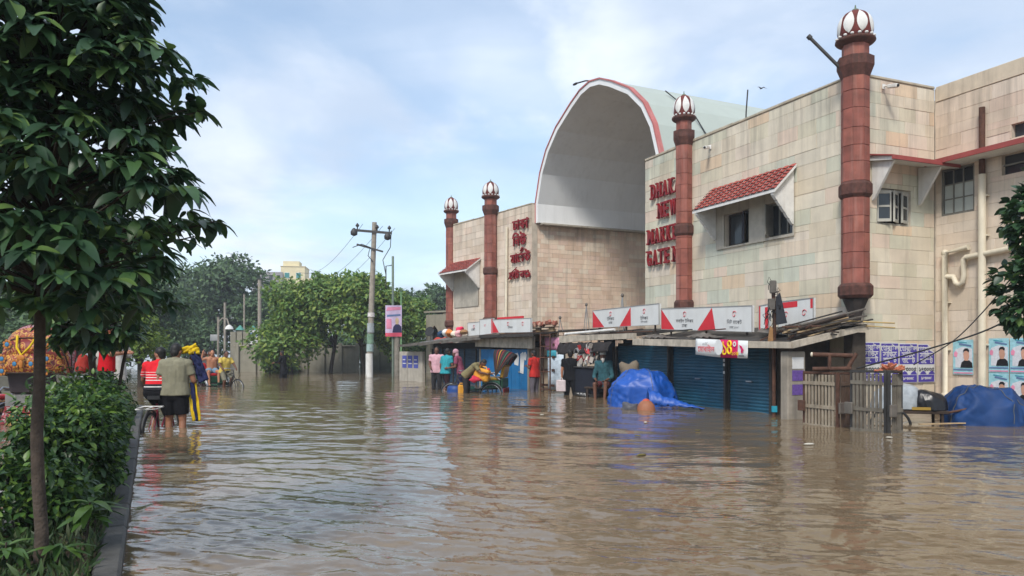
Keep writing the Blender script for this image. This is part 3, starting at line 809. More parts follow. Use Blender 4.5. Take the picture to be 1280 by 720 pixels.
# ---- turrets
def turret(name_label, loc, sxy=1.0, upright=True, base='corbel', zcut=1.9, group='striped domed turrets of the market'):
    t = thing('turret', name_label, 'turret', loc, RA + R(11), group)
    t.scale = (sxy, sxy, 1)
    r = 0.27; ap = r * math.cos(R(22.5)); fw = 2 * r * math.sin(R(22.5))
    mb = MB(); mb.lathe([(r - 0.02, 2.6), (r - 0.02, 6.9)], 8, smooth=False, ph=R(22.5)); mb.lathe([(r - .03, 6.9), (r - .03, 7.58)], 8, smooth=False, ph=R(22.5))
    sh = mb.build('shaft', tower_core, t)
    items = []; rr = random.Random(int(loc[0] * 100)); z = 2.64
    while z < 7.5:
        h = rr.uniform(0.30, 0.40)
        if z < 6.86 and z + h > 6.86: h = 6.86 - z
        if z + h > 7.55: h = 7.55 - z
        if h > 0.05:
            for k in range(8):
                a = k * R(45)
                rad = ap if z < 6.86 else ap - 0.012
                p = Vector((math.cos(a) * (rad - 0.02), math.sin(a) * (rad - 0.02), z + h / 2))
                items.append((Matrix.Translation(p) @ Matrix.Rotation(a + R(90), 4, 'Z') @ Matrix.Diagonal((fw - 0.008, 0.024 + rr.uniform(-.003, .003), h - 0.008, 1)), rr.randrange(5)))
        z += h
    pieces('tile', sh, towerT, items, tower_m, 'tile_courses', maxn=140)
    def ringp(nm, prf, mat, n=8, ph=R(22.5), smooth=False):
        m = MB(); m.lathe(prf, n, smooth=smooth, ph=ph); return m.build(nm, mat, t)
    ringp('lower_ring', [(r + .02, 2.36), (r + .07, 2.42), (r + .07, 2.60), (r + .02, 2.66)], tower_dark)
    ringp('middle_ring', [(r + .01, 4.40), (r + .055, 4.46), (r + .055, 4.66), (r + .01, 4.72)], tower_dark)
    ringp('flared_gallery', [(r + .005, 6.84), (r + .09, 7.06), (r + .09, 7.24), (r + .0, 7.25)], tower_dark)
    if base == 'corbel':
        ringp('corbel', [(0.10, zcut), (0.14, 2.08), (r - .02, 2.35)], M('corbel_black', (.035, .028, .025), var=.4))  # near-black colour over the whole corbel
    else:
        ringp('lower_shaft', [(r, zcut), (r, 2.355)], tower_core)
    ringp('brim', [(0.27, 7.50), (0.36, 7.55), (0.39, 7.585), (0.385, 7.615), (0.34, 7.63)], tower_dark, 24, 0, True)
    ringp('dome', [(0.30, 7.632), (0.325, 7.70), (0.345, 7.78), (0.345, 7.86), (0.33, 7.96), (0.285, 8.06), (0.21, 8.15), (0.11, 8.21), (0.05, 8.23)], maroon, 24, 0, True)
    domep = [(0.30, 7.632), (0.325, 7.70), (0.345, 7.78), (0.345, 7.86), (0.33, 7.96), (0.285, 8.06), (0.21, 8.15), (0.11, 8.21)]
    def rad(z):
        for (r0, z0), (r1, z1) in zip(domep, domep[1:]):
            if z0 <= z <= z1: return r0 + (r1 - r0) * (z - z0) / (z1 - z0)
        return 0.2
    pm = MB(); N = 8
    for side in range(1):
        vs = []
        for i in range(N + 1):
            s = i / N; z = 7.685 + 0.49 * s; wv = math.sin(math.pi * s ** 0.9) ** 0.75 * R(18.5)
            for q in (-1, -.5, 0, .5, 1):
                a = wv * q; rr_ = rad(z) + 0.004 + 0.008 * (1 - q * q)
                vs.append((rr_ * math.cos(a), rr_ * math.sin(a), z))
        pm.add(vs, [(5 * i + q, 5 * i + q + 1, 5 * i + q + 6, 5 * i + q + 5) for i in range(N) for q in range(4)], 0, True)
    pme = pm.mesh('white_petal', white_paint)
    for k in range(8):
        link('white_petal', pme, t, rot=(0, 0, k * R(45) + R(10)))
    bd = MB()
    for k in range(16):
        a = k * R(22.5); bd.ell((0.352 * math.cos(a), 0.352 * math.sin(a), 7.655), (0.04, 0.04, 0.028), 6, 4)
    bd.build('bead_ring', white_paint, t, kind='stuff')
    fin = MB(); fin.lathe([(0.085, 8.22), (0.06, 8.25), (0.02, 8.27), (0.010, 8.34)], 10); fin.build('finial', M('weathered_green', srgb(96, 110, 92), var=0.3), t)
    return t
towerT = stone_variants('tile', tower_o, seed=5)
def locA(x, y): 
    v = wing.matrix_basis @ Vector((x, y, 0)); return (v.x, v.y, 0)
def frame_pt(O, Rz, x, y):
    return (O[0] + x * math.cos(Rz) - y * math.sin(Rz), O[1] + x * math.sin(Rz) + y * math.cos(Rz), 0)
turret('stout red turret with striped dome at the near corner of the English-lettered wing', frame_pt(OA, RA, 0.02, -0.05), 1.0)
turret('red turret with striped dome standing against the red English lettering', frame_pt(OA, RA, -5.68, -0.16), 0.84, zcut=1.95)
turret('red turret with striped dome beside the red Bengali lettering', frame_pt(OL, RL, -2.64, -0.22), 0.98, base='shaft', zcut=1.6)
turret('red turret with striped dome at the far end of the Bengali-lettered wing', frame_pt(OL, RL, -6.38, 0.02), 0.90, base='shaft', zcut=0.4)

# small fittings on the wings
def cctv(label, O, Rz, x, y, z, yaw):
    t = thing('security_camera', label, 'camera', (*frame_pt(O, Rz, x, y)[:2], z), Rz + yaw, 'security cameras on the market walls')
    m = MB(); m.cyl((0, 0.0, 0.05), (0, -0.16, 0.03), 0.015); m.box(-0.04, 0.04, -0.006, 0.01, 0.0, 0.1); m.build('bracket', white_paint, t)
    m = MB(); m.box(-0.045, 0.045, -0.34, -0.10, 0.0, 0.075, 0, 0.012, T=Matrix.Rotation(R(12), 4, 'X')); m.build('body', white_paint, t)
    m = MB(); m.cyl((0, -0.33, -0.03), (0, -0.355, -0.035), 0.03); m.build('lens', black, t)
cctv('white camera high on the wall between the lettering turret and awning', OA, RA, -4.70, -0.05, 6.55, R(30))
cctv('white camera beside the big turret just under the coping', OA, RA, 0.06, 0.70, 6.72, R(90))
t = thing('antenna_rod', 'thin dark rod standing on the roof of the English-lettered wing', 'rod', (*frame_pt(OA, RA, -3.8, 0.35)[:2], ROOF - .12))
m = MB(); m.tube([(0, 0, 0), (0.02, 0, 0.5), (0.06, 0, 1.05)], 0.018, 6); m.build('rod', dark_metal, t)
m = MB(); m.box(-.08, .08, -.08, .08, 0, .04); m.build('foot', concrete, t)
t = thing('roof_pole', 'dark slanting pole leaning out from the big near turret', 'pole', (*frame_pt(OA, RA, 0.02, -0.05)[:2], 7.1))
m = MB(); m.tube([(-0.33, 0.0, -0.02), (-0.85, 0.15, 0.62)], 0.035, 8); m.build('shaft', dark_metal, t)
m = MB(); m.cyl((-0.85, 0.15, 0.62), (-0.9, 0.165, 0.68), 0.05); m.build('end_cap', dark_metal, t)
m = MB(); m.tube([(-0.27, 0, -0.06), (-0.4, 0.02, 0.06)], 0.02); m.build('clamp', dark_metal, t)
# ------------------------------------------------------------------ shops in front of the wings
blue_shut = M('blue_shutter', srgb(33, 86, 110), rough=0.45, var=0.2, scale=2.5, streak=0.35, streak_col=(0.03, 0.05, 0.06), bump=0.05)
blue_door = M('blue_door', srgb(22, 104, 158), rough=0.5, var=0.18, scale=3, streak=0.4, streak_col=(0.05, 0.08, 0.12))
navy_door = M('navy_door', srgb(40, 66, 88), rough=0.6, var=0.25, streak=0.4)
fascia_m = M('fascia_cement', srgb(178, 168, 152), rough=0.9, var=0.25, scale=5, streak=0.7, streak_col=(0.08, 0.07, 0.055), bump=0.3)
tin = M('grey_tin', srgb(104, 99, 92), rough=0.6, var=0.35, scale=4, metal=0.2, streak=0.4, streak_col=srgb(92, 60, 42))
tin_dark = M('dark_tin', srgb(58, 54, 50), rough=0.7, var=0.4, scale=5)
sign_white = M('sign_white', srgb(206, 207, 205), rough=0.45, var=0.05, streak=0.2, streak_col=srgb(150, 140, 125), bump=0.02)
sign_red = M('sign_red', srgb(198, 42, 52), rough=0.45, var=0.08, bump=0.02)
sign_grey = M('sign_grey', srgb(70, 70, 74), rough=0.6)
sign_pink = M('sign_pink', srgb(206, 84, 92), rough=0.5)
magenta = M('magenta_cloth', srgb(200, 18, 92), rough=0.6, var=0.08, bump=0.03)
banner_white = M('banner_white', srgb(214, 216, 214), rough=0.6, var=0.06, bump=0.03)
banner_yellow = M('banner_yellow', srgb(245, 206, 28), rough=0.6, var=0.05)
cloth_dark = M('dark_cloth', srgb(46, 42, 42), rough=0.95, var=0.3)
paper = M('paper', srgb(206, 206, 204), rough=0.8, var=0.12)
paper_cy = M('paper_cyan', srgb(150, 198, 208), rough=0.7, var=0.2, scale=14)
purple = M('poster_purple', srgb(74, 62, 150), rough=0.7, var=0.1)
skin_print = M('skin_print', srgb(196, 150, 128), rough=0.7)
ink = M('black_ink', srgb(26, 24, 28), rough=0.7)
teal_print = M('teal_print', srgb(60, 150, 170), rough=0.7)
pink_print = M('pink_print', srgb(222, 140, 168), rough=0.7)

def ribbed(mb, x0, x1, y, z0, z1, pitch=0.075, d=0.018, mi=0):
    """roller shutter curtain facing -y"""
    n = int(round((z1 - z0) / pitch)); vs = []
    for i in range(n):
        za = z0 + (z1 - z0) * i / n; h = (z1 - z0) / n
        for s, dy in ((0.0, 0), (0.12, -d * .6), (0.5, -d), (0.88, -d * .6), (0.97, 0)):
            vs.append((za + h * s, y + dy))
    vs.append((z1, y))
    P = [(x0, b, a) for a, b in vs] + [(x1, b, a) for a, b in vs]; k = len(vs)
    mb.add(P, [(i, k + i, k + i + 1, i + 1) for i in range(k - 1)], mi)

shop = thing('shuttered_shop', 'low lean-to shop with blue roller shutters against the lettered wing', 'shop', (*OA, 0), RA)
for (a, b) in ((-6.95, -4.42), (-4.28, -2.22), (-2.12, -0.80)):
    sh = bpy.data.objects.new('roller_shutter', None); COL.objects.link(sh); sh.parent = shop
    mb = MB(); ribbed(mb, a, b, -1.47, BED, 1.42); mb.build('curtain', blue_shut, sh)
    mb = MB(); mb.box(a, b, -1.50, -1.455, BED + .03, BED + .13); mb.build('bottom_bar', dark_metal, sh)
    mb = MB(); mb.box((a + b) / 2 - .09, (a + b) / 2 + .09, -1.53, -1.50, 0.62, 0.65); mb.build('handle', steel, sh)
    mb = MB(); mb.box(a - .03, a + .015, -1.52, -1.452, BED, 1.42); mb.build('guide_rail', dark_metal, sh)
    mb = MB(); mb.box(b - .015, b + .03, -1.52, -1.452, BED, 1.42); mb.build('guide_rail', dark_metal, sh)
for xp in (-7.0, -4.35, -2.17, -0.72):
    mb = MB(); mb.box(xp - .035, xp + .035, -1.60, -1.53, BED, 1.40); mb.build('post', dark_metal, shop)
mb = MB()
for zz in (0.78, 0.95, 1.05, 1.16):
    mb = MB(); mb.box(-2.20, -2.145, -1.612, -1.603, zz, zz + .06); mb.build('door_sticker', paper, shop)
mb = MB(); mb.box(-6.98, -0.75, -1.45, -1.35, BED, 1.5); mb.build('shop_wall', dark_in, shop)
mb = MB(); mb.box(0.12, 0.33, -2.1, -1.66, BED, 1.28, 0, 0.02); mb.build('pier', concrete, shop)
mb = MB(); mb.box(0.06, 0.30, -0.42, -0.06, BED, 1.66, 0, 0.015); mb.build('pier', M('dark_wall', srgb(70, 62, 54), var=0.45, scale=5, streak=0.6), shop)  # dark brown wall colour, blotched and streaked darker
mb = MB(); mb.box(-0.74, -0.66, -1.40, -0.05, BED, 1.5); mb.build('side_wall', M('dark_wall', None), shop)
# lean-to roof: cement slab in two lengths, high at the wall
def leanto(root, x0, x1, zf0, zf1, yf, zb0, zb1, yb, t, mat, name='roof_slab'):
    mb = MB()
    vs = [(x0, yf, zf0), (x1, yf, zf1), (x1, yb, zb1), (x0, yb, zb0)]
    vs += [(a, b, c - t) for a, b, c in vs]
    mb.add(vs, [(0, 1, 2, 3), (7, 6, 5, 4), (0, 4, 5, 1), (1, 5, 6, 2), (2, 6, 7, 3), (3, 7, 4, 0)])
    return mb.build(name, mat, root)
leanto(shop, -5.0, 0.42, 1.58, 1.44, -2.12, 1.86, 1.82, -0.06, 0.07, tin_dark)
mb = MB(); mb.prism([(-5.02, 1.60), (0.45, 1.46), (0.45, 1.34), (-2.2, 1.37), (-5.02, 1.44)], -2.20, -2.125, 'y'); mb.build('fascia', fascia_m, shop)
mb = MB(); mb.prism([(-2.12, 1.47), (-0.05, 1.86), (-0.05, 1.74), (-2.12, 1.34)], 0.43, 0.50, 'x'); mb.build('end_fascia', fascia_m, shop)
# posters on the pier
for (z, hh, m) in ((0.72, .2, M('purple_print', srgb(96, 70, 140), var=.3, scale=25)), (0.45, .2, M('purple_print', None)), (0.95, .22, paper)):
    mb = MB(); mb.box(0.335, 0.339, -2.0, -1.72, z, z + hh); mb.build('pasted_poster', m, shop)

# open stall beside it, under the dark cloth awning
stall = thing('open_stall', 'open stall with dark cloth awning between gate and blue shutters', 'stall', (*OA, 0), RA)
mb = MB(); mb.prism([(-9.3, 1.74), (-5.05, 1.74), (-5.05, 1.60), (-7.5, 1.58), (-9.3, 1.52)], -2.14, -2.06, 'y'); mb.build('fascia', fascia_m, stall)
leanto(stall, -9.3, -5.05, 1.70, 1.73, -2.05, 1.92, 1.92, -0.35, 0.07, tin_dark)
mb = MB()
N = 26; vs = []
for i in range(N + 1):
    x = -9.3 + 3.1 * i / N
    for j in range(5):
        s = j / 4; z = 1.53 - s * (0.36 - 0.10 * i / N) + 0.015 * math.sin(i * 1.3)
        vs.append((x, -2.12 - 0.04 * math.sin(i * 1.9 + j) - 0.10 * s, z))
mb.add(vs, [(5 * i + j, 5 * i + j + 1, 5 * i + j + 6, 5 * i + j + 5) for i in range(N) for j in range(4)], 0, True)
o = mb.build('awning_cloth', cloth_dark, stall); md = o.modifiers.new('thickness', 'SOLIDIFY'); md.thickness = 0.008
for xp in (-9.2, -7.05):
    mb = MB(); mb.tube([(xp, -2.0, BED), (xp, -2.0, 1.6)], 0.03); mb.build('post', dark_metal, stall)
mb = MB(); mb.box(-7.6, -7.04, -0.9, -0.8, BED, 1.6); mb.box(-7.6, -7.04, -1.55, -1.50, BED, 1.6); mb.build('back_panel', navy_door, stall)
gr = MB()
for i in range(22): gr.tube([(-9.1 + 0.075 * i, -0.9, BED), (-9.1 + 0.075 * i, -0.9, 1.7)], 0.009, 5)
for z in (0.2, .7, 1.2): gr.box(-9.15, -7.45, -0.915, -0.885, z, z + .03)
gr.build('grille', dark_metal, stall)
# arched grille gate standing behind the stall roof
ag = thing('arched_grille', 'dark half-round metal grille rising behind the stall roof beside the red and white boards', 'grille', (*frame_pt(OA, RA, -8.6, -0.7)[:2], 0), RA)
mb = MB(); r0 = 0.78
mb.tube([(r0 * math.cos(R(a)), 0, 1.62 + r0 * math.sin(R(a))) for a in range(0, 181, 12)], 0.022, 6); mb.bar((-r0, 0, 1.62), (r0, 0, 1.62), .04, .04)
mb.bar((-r0, 0, BED), (-r0, 0, 1.62), .04, .04); mb.bar((r0, 0, BED), (r0, 0, 1.62), .04, .04); mb.build('frame', dark_metal, ag)
mb = MB()
for i in range(1, 24):
    x = -r0 + 2 * r0 * i / 24; h = math.sqrt(max(0, r0 * r0 - x * x)); mb.tube([(x, 0, 1.64), (x, 0, 1.62 + h)], 0.009, 4)
mb.build('bar', dark_metal, ag, kind='stuff')

# sign boards on the shop roofs
def board(root, p0, p1, zb0, zt0, zb1, zt1, y, lay):
    """board from x=p0 to p1 on plane y; lay: list of (s0, s1, kind)"""
    def pt(s, t, dy=0.0):
        return (p0 + (p1 - p0) * s, y - dy, (zb0 + (zb1 - zb0) * s) * (1 - t) + (zt0 + (zt1 - zt0) * s) * t)
    mb = MB(); mb.add([pt(0, 0), pt(1, 0), pt(1, 1), pt(0, 1), pt(0, 0, -.06), pt(1, 0, -.06), pt(1, 1, -.06), pt(0, 1, -.06)],
                      [(0, 1, 2, 3), (7, 6, 5, 4), (0, 4, 5, 1), (1, 5, 6, 2), (2, 6, 7, 3), (3, 7, 4, 0)])
    mb.build('panel', sign_white, root)
    mb = MB()
    for a, b in (((0, 0), (1, 0)), ((0, 1), (1, 1)), ((0, 0), (0, 1)), ((1, 0), (1, 1))): mb.bar(pt(*a, .004), pt(*b, .004), 0.018, 0.012)
    mb.build('frame', M('sign_frame', srgb(150, 150, 148), rough=.5), root)
    for pts in lay['tri']:
        tri = MB(); tri.add([pt(a, b, 0.004) for a, b in pts], [list(range(len(pts)))]); tri.build('red_print', sign_red, root)
    for s, t, body, size, mat in lay['txt']:
        ang = math.atan2((zb1 - zb0) * (1 - t) + (zt1 - zt0) * t, p1 - p0)
        text(body, size, mat, root, face_T(pt(s, t, 0.006), 0, ang), align='CENTER')
    for s, t, k in lay.get('logo', []):
        mb = MB(); c = Vector(pt(s, t, 0.008))
        for a0, rr_ in ((20, .075), (200, .055)):
            mb.tube([c + Vector((rr_ * math.cos(R(a0 + q * 22)) * (1 - .07 * q) , 0, rr_ * math.sin(R(a0 + q * 22)) * (1 - .05 * q))) for q in range(9)], [.004 + .002 * q if q < 5 else .016 - .0025 * q + .006 for q in range(9)], 5)
        mb.build('emblem', sign_pink, root)
def sboard(label, x0=0): return thing('sign_board', label, 'sign', (*OA, 0), RA, 'red and white boards on the shop roofs')
TRI = [[(0, 0), (.17, 0), (.0, .97)], [(.0, .0), (.0, .97), (.02, .97), (.02, 0)], [(.48, 0), (.68, 0), (.66, .97)], [(.66, .97), (.68, .97), (.68, 0)]]
b1 = sboard('red and white sign board with two emblems on the open stall roof')
board(b1, -8.16, -4.72, 1.96, 2.47, 1.95, 2.49, -1.6, dict(tri=[[(0, 0), (.20, 0), (.0, .97)], [(.44, 0), (.612, 0), (.608, .97)]],
      txt=[(.30, .36, 'টিলকম', .13, sign_grey), (.30, .16, 'ঢাকা', .11, sign_grey), (.80, .28, 'টিলকম', .12, sign_grey), (.80, .13, 'িনউ মােকট', .07, sign_grey)], logo=[(.30, .70, 0), (.80, .68, 0)]))
b2 = sboard('red and white sign board with two emblems above the magenta banner')
board(b2, -4.62, -1.26, 1.83, 2.35, 1.69, 2.25, -1.6, dict(tri=[[(0, 0), (.17, 0), (.0, .97)], [(.44, 0), (.64, 0), (.60, .97)]],
      txt=[(.29, .34, 'মাবাইল টিলকম', .11, sign_grey), (.29, .13, 'ঢাকা', .11, sign_grey), (.83, .30, 'িনউ মােকট', .11, sign_grey), (.83, .12, 'ঢাকা ১২০৫', .07, sign_grey)], logo=[(.29, .70, 0), (.83, .68, 0)]))
b3 = sboard('short white board with red top stripe behind the rusty pole')
board(b3, -1.25, -0.25, 1.80, 2.34, 1.85, 2.37, -0.9, dict(tri=[[(.06, .72), (.56, .72), (.56, .95), (.06, .95)], [(.92, .6), (.985, .6), (.985, .97), (.92, .97)]], txt=[], logo=[(.22, .45, 0), (.75, .45, 0)]))
b4 = sboard('narrow grey and red board standing beside the rusty pole')
board(b4, -1.16, -0.86, 1.72, 2.24, 1.70, 2.26, -1.5, dict(tri=[[(.0, 0), (.0, .98), (.14, .98), (.14, 0)], [(.62, 0), (.98, 0), (.98, .9), (.6, .9)]], txt=[]))
for bb, xs in ((b1, (-7.9, -6.4, -5.0)), (b2, (-4.3, -2.9, -1.5)), (b3, (-1.1, -.4))):
    mb = MB()
    for x in xs:
        yb = -1.53 if bb is not b3 else -.83
        mb.bar((x, yb, 1.62), (x, yb, 2.2), .04, .03)
    mb.build('prop', wood_dark, bb)

# magenta price banner hanging from the fascia
bn = thing('price_banner', 'magenta and white price banner with yellow numerals hung under the shop fascia', 'banner', (*OA, 0), RA)
def strip(mb, x0, x1, z0, z1, y, mi, wob=0.012, n=10, sl=0.0, rnd=0):
    vs = []
    for i in range(n + 1):
        x = x0 + (x1 - x0) * i / n; dz = sl * (x - x0)
        for t in (0, .33, .66, 1): vs.append((x, y - wob * math.sin(5 * x + 2 * t), z0 + (z1 - z0) * t + dz - 0.012 * math.sin(3.1 * x) * (1 - t)))
    mb.add(vs, [(4 * i + j, 4 * i + 4 + j, 4 * i + 5 + j, 4 * i + 1 + j) for i in range(n) for j in range(3)], mi, True)
sl = -0.04
mb = MB(); strip(mb, -2.33, -1.50, 1.20, 1.56, -2.245, 0, sl=sl); strip(mb, -1.50, -0.93, 1.165, 1.53, -2.245, 1, sl=sl); strip(mb, -0.93, -0.64, 1.14, 1.505, -2.245, 0, sl=sl)
o = mb.build('cloth', [banner_white, magenta], bn); o.modifiers.new('thickness', 'SOLIDIFY').thickness = 0.004
mb = MB(); mb.lathe([(0.001, 0), (.165, 0.002)], 20, mi=0); 
o = mb.build('white_lobe', banner_white, bn); o.location = (-1.52, -2.262, 1.365); o.rotation_euler = (R(90), 0, 0); o.scale = (.8, 1, 1)
t_ = bpy.data.objects
text('১', 0.46, banner_yellow, bn, face_T((-1.44, -2.275, 1.21), 0, -.03), offset=0.0, sx=.85)
for cz, r_ in ((1.30, .068), (1.435, .058)):
    mb = MB(); mb.tube([(-1.155 + r_ * math.cos(R(a)) * .85, -2.275, cz + r_ * math.sin(R(a))) for a in range(0, 360, 20)], .02, 5, closed=True); mb.build('lettering', banner_yellow, bn)
text('০', 0.20, banner_white, bn, face_T((-1.06, -2.275, 1.37), 0, -.03), offset=0.008)
text('-২০ক', 0.12, banner_yellow, bn, face_T((-1.15, -2.272, 1.20), 0, -.03))
text('১ম টি', 0.07, sign_grey, bn, face_T((-2.08, -2.265, 1.42), 0, -.03))
text('েমাবাইল', 0.17, sign_pink, bn, face_T((-2.24, -2.265, 1.28), 0, -.03), offset=0.003)
mb = MB(); mb.prism([(-0.87, 1.41), (-0.80, 1.39), (-0.72, 1.30), (-0.76, 1.29), (-0.75, 1.24), (-0.82, 1.26), (-0.80, 1.32)], -2.27, -2.265, 'y'); mb.build('emblem', magenta, bn)
mb = MB(); mb.box(-0.88, -0.72, -2.268, -2.265, 1.18, 1.2); mb.build('small_print', sign_grey, bn)

# rusty pole with electrical junk
rp = thing('rusty_pole', 'rusty pole with tangled wires and black sheet at the near shop corner', 'pole', (5.19, 15.22, BED))
mb = MB(); mb.tube([(0, 0, 0), (0.0, 0, 1.4), (0.01, 0, 2.3), (-0.02, 0, 3.08)], 0.038, 8); mb.build('shaft', rust, rp)
mb = MB(); mb.box(-0.05, 0.05, -0.05, 0.0, .50, .62); mb.build('sticker', M('cyan_sticker', srgb(40, 150, 175)), rp)
mb = MB(); mb.prism([(0.02, 2.22), (.24, 2.26), (.10, 2.86), (0.02, 2.78)], -0.07, -0.045, 'y'); mb.build('black_sheet', M('black_sheet', srgb(44, 46, 52), rough=.5, var=.2), rp)
rr = random.Random(4)
mb = MB()
for i in range(16):
    p = Vector((rr.uniform(-.12, .02), rr.uniform(-.1, .08), rr.uniform(2.3, 3.0))); pts = [p]
    for q in range(5): p = p + Vector((rr.uniform(-.09, .08), rr.uniform(-.06, .06), rr.uniform(-.14, .12))); pts.append(p)
    mb.tube(pts, 0.007, 4)
mb.build('wire_tangle', black, rp, kind='stuff')
mb = MB(); mb.box(-.14, -.01, -.12, -.04, 2.52, 2.74, 0, .01); mb.build('meter_box', tin, rp)
mb = MB(); mb.box(-.11, 0.02, -.115, -.045, 2.84, 3.10, 0, .02); mb.build('lamp_head', tin, rp)
mb = MB(); mb.prism([(-.16, 1.78), (-.04, 1.75), (-.05, 2.15), (-.10, 2.2)], -0.09, -0.05, 'y'); mb.build('cloth_rag', M('tan_rag', srgb(160, 120, 78), var=.3), rp)

# debris on the roofs: planks, sticks, tin sheets
def debris(name, label, O, Rz, x, y, z, mat, size, rot, group):
    t = thing(name, label, 'scrap', (*frame_pt(O, Rz, x, y)[:2], z), Rz, group)
    l, w_, h = size; m = MB()
    if name == 'tin_sheet':
        n = 14; vs = []
        for i in range(n + 1):
            for s in (0, 1): vs.append((-l / 2 + l * i / n, -w_ / 2 + w_ * s, 0.02 * math.sin(i * 2.2) + .05 * s * math.sin(i * .4)))
        m.add(vs, [(2 * i, 2 * i + 2, 2 * i + 3, 2 * i + 1) for i in range(n)], 0, False)
        o = m.build(name, mat); o.modifiers.new('thickness', 'SOLIDIFY').thickness = 0.006
    else:
        m.box(-l / 2, l / 2, -w_ / 2, w_ / 2, -h / 2, h / 2, 0, min(w_, h) * .15); o = m.build(name, mat)
    o.location = t.location; o.rotation_euler = (Matrix.Rotation(Rz, 3, 'Z') @ Euler(rot).to_matrix()).to_euler()
    bpy.data.objects.remove(t)
    tag(o, label, 'scrap', group)
rr = random.Random(11)
def roofz(x, y): return 1.86 - (0.04 * (x + 5) / 5.4) - (-0.06 - y) * 0.16 + .03
for i in range(18):
    q = i % 9; y = -1.10 + rr.uniform(-.25, .25); x = 0.42 - .09 * (i // 9) * 3 - rr.uniform(0, .12)
    debris('stick', 'weathered batten in the scrap pile along the near edge of the shop roof', OA, RA, x, y, 1.44 + (y + 2.12) * .19 + .03 + .034 * q, rr.choice([wood_dark, wood_pale, rust, tin_dark, tin]),
           (rr.uniform(1.0, 1.9), .05, .028), (rr.uniform(-.3, .3), -.19 + rr.uniform(-.05, .05), R(90) + rr.uniform(-.10, .10)), 'scrap battens along the near edge of the shop roof')
for i in range(10):
    x = rr.uniform(-1.2, 0.35); y = rr.uniform(-1.9, -1.2)
    debris('stick', 'weathered stick poking up from the scrap pile by the rusty pole', OA, RA, x, y, 1.62 + rr.uniform(0, .2), rr.choice([wood_dark, wood_pale, rust, tin_dark]),
           (rr.uniform(.5, 1.0), .04, .03), (rr.uniform(-.05, .1), rr.uniform(-.5, .5), rr.uniform(-.6, 1.9)), 'scrap sticks by the rusty pole')
for i in range(3):
    debris('tin_sheet', 'crumpled grey tin sheet in the scrap pile on the near end of the shop roof', OA, RA, -0.8 + .45 * i, -1.3 + .35 * i, 1.68 + .05 * i, rr.choice([tin, tin_dark]),
           (.9, .6, .01), (.12, rr.uniform(-.15, .1), rr.uniform(0, 3)), 'tin sheets on the near end of the shop roof')
for i in range(9):
    x = -9.0 + rr.uniform(0, 7.2); y = rr.uniform(-1.95, -1.75)
    debris('plank', 'dark plank lying in front of the sign boards on the shop roofs', OA, RA, x, y, roofz(x, y) + .10 + .03 * (i % 3) + (.05 if x < -5 else 0), rr.choice([wood_dark, rust, tin_dark]),
           (rr.uniform(.9, 1.7), .07, .025), (rr.uniform(-.05, .05), rr.uniform(-.04, .06), rr.uniform(-.12, .15)), 'planks in front of the sign boards')
for i, (x, l) in enumerate(((-4.2, 1.2), (-2.4, 1.0))):
    debris('tin_sheet', ['crumpled tin sheet between the open stall and the second sign board', 'crumpled tin sheet just above the magenta banner'][i], OA, RA, x, -1.95, roofz(x, -1.95) + .05, tin,
           (l, .34, .01), (.15, .02, .05), 'tin sheets in front of the sign boards')
t = thing('white_pipe', 'white plastic pipe lying along the open stall roof', 'pipe', (*frame_pt(OA, RA, -7.6, -2.02)[:2], 1.80), RA)
mb = MB(); mb.tube([(-1.55, 0, -.16), (-1.5, 0, -.03), (-1.42, 0, 0), (1.4, .0, .06)], 0.035, 8); mb.build('pipe', white_paint, t)
mb = MB(); mb.ell((-1.48, 0, -.01), (.05, .05, .05)); mb.build('elbow', white_paint, t)
t = thing('bamboo_pole', 'pale bamboo pole jutting from the shop roof under the big turret', 'pole', (*frame_pt(OA, RA, .1, -.5)[:2], 1.86), RA, 'bamboo poles under the big turret')
mb = MB(); mb.tube([(-.9, -.2, .08), (0.2, .1, .02), (0.95, .35, -.04)], 0.016, 6); mb.build('cane', M('bamboo', srgb(186, 158, 104), var=.25), t)
t = thing('bamboo_pole', 'lower pale bamboo pole jutting from the shop roof under the big turret', 'pole', (*frame_pt(OA, RA, .1, -.5)[:2], 1.80), RA, 'bamboo poles under the big turret')
mb = MB(); mb.tube([(-.9, .1, .06), (0.2, .2, .0), (1.0, .3, -.07)], 0.014, 6); mb.build('cane', M('bamboo', None), t)

# ---- blue shop in front of the Bengali wing
bs = thing('blue_shop', 'long low shop with blue doors and sagging tin roof below Bengali lettering', 'shop', (*OL, 0), RL)
for i, (a, b, m) in enumerate(((2.2, 3.2, blue_door), (1.2, 2.18, blue_door), (0.2, 1.18, blue_door))):
    d = bpy.data.objects.new('door', None); COL.objects.link(d); d.parent = bs
    for q in range(4):
        x0 = a + (b - a) * q / 4; mb = MB(); mb.box(x0 + .004, x0 + (b - a) / 4 - .004, -2.42 - .004 * (q % 2), -2.385, BED, 1.34); mb.build('plank', m, d)
    mb = MB(); mb.box((a + b) / 2 - .05, (a + b) / 2 + .05, -2.45, -2.43, .55, .6); mb.build('hasp', steel, d)
for i in range(5):
    a = -4.3 + i * 0.88
    d = bpy.data.objects.new('door', None); COL.objects.link(d); d.parent = bs
    mb = MB(); ribbed(mb, a + .02, a + .84, -2.0, BED, 1.36, .09, .015); mb.build('curtain', navy_door, d)
    mb = MB(); mb.box(a - .02, a + .018, -2.06, -1.99, BED, 1.36); mb.build('guide_rail', dark_metal, d)
mb = MB(); mb.box(0.12, 0.18, -2.44, -2.0, BED, 1.36); mb.build('side_wall', concrete, bs)
mb = MB(); mb.box(3.2, 3.3, -2.45, -1.6, BED, 1.4); mb.build('side_wall', concrete, bs)
mb = MB(); mb.box(-4.35, 3.2, -1.95, -1.85, BED, 1.6); mb.build('back_wall', dark_in, bs)
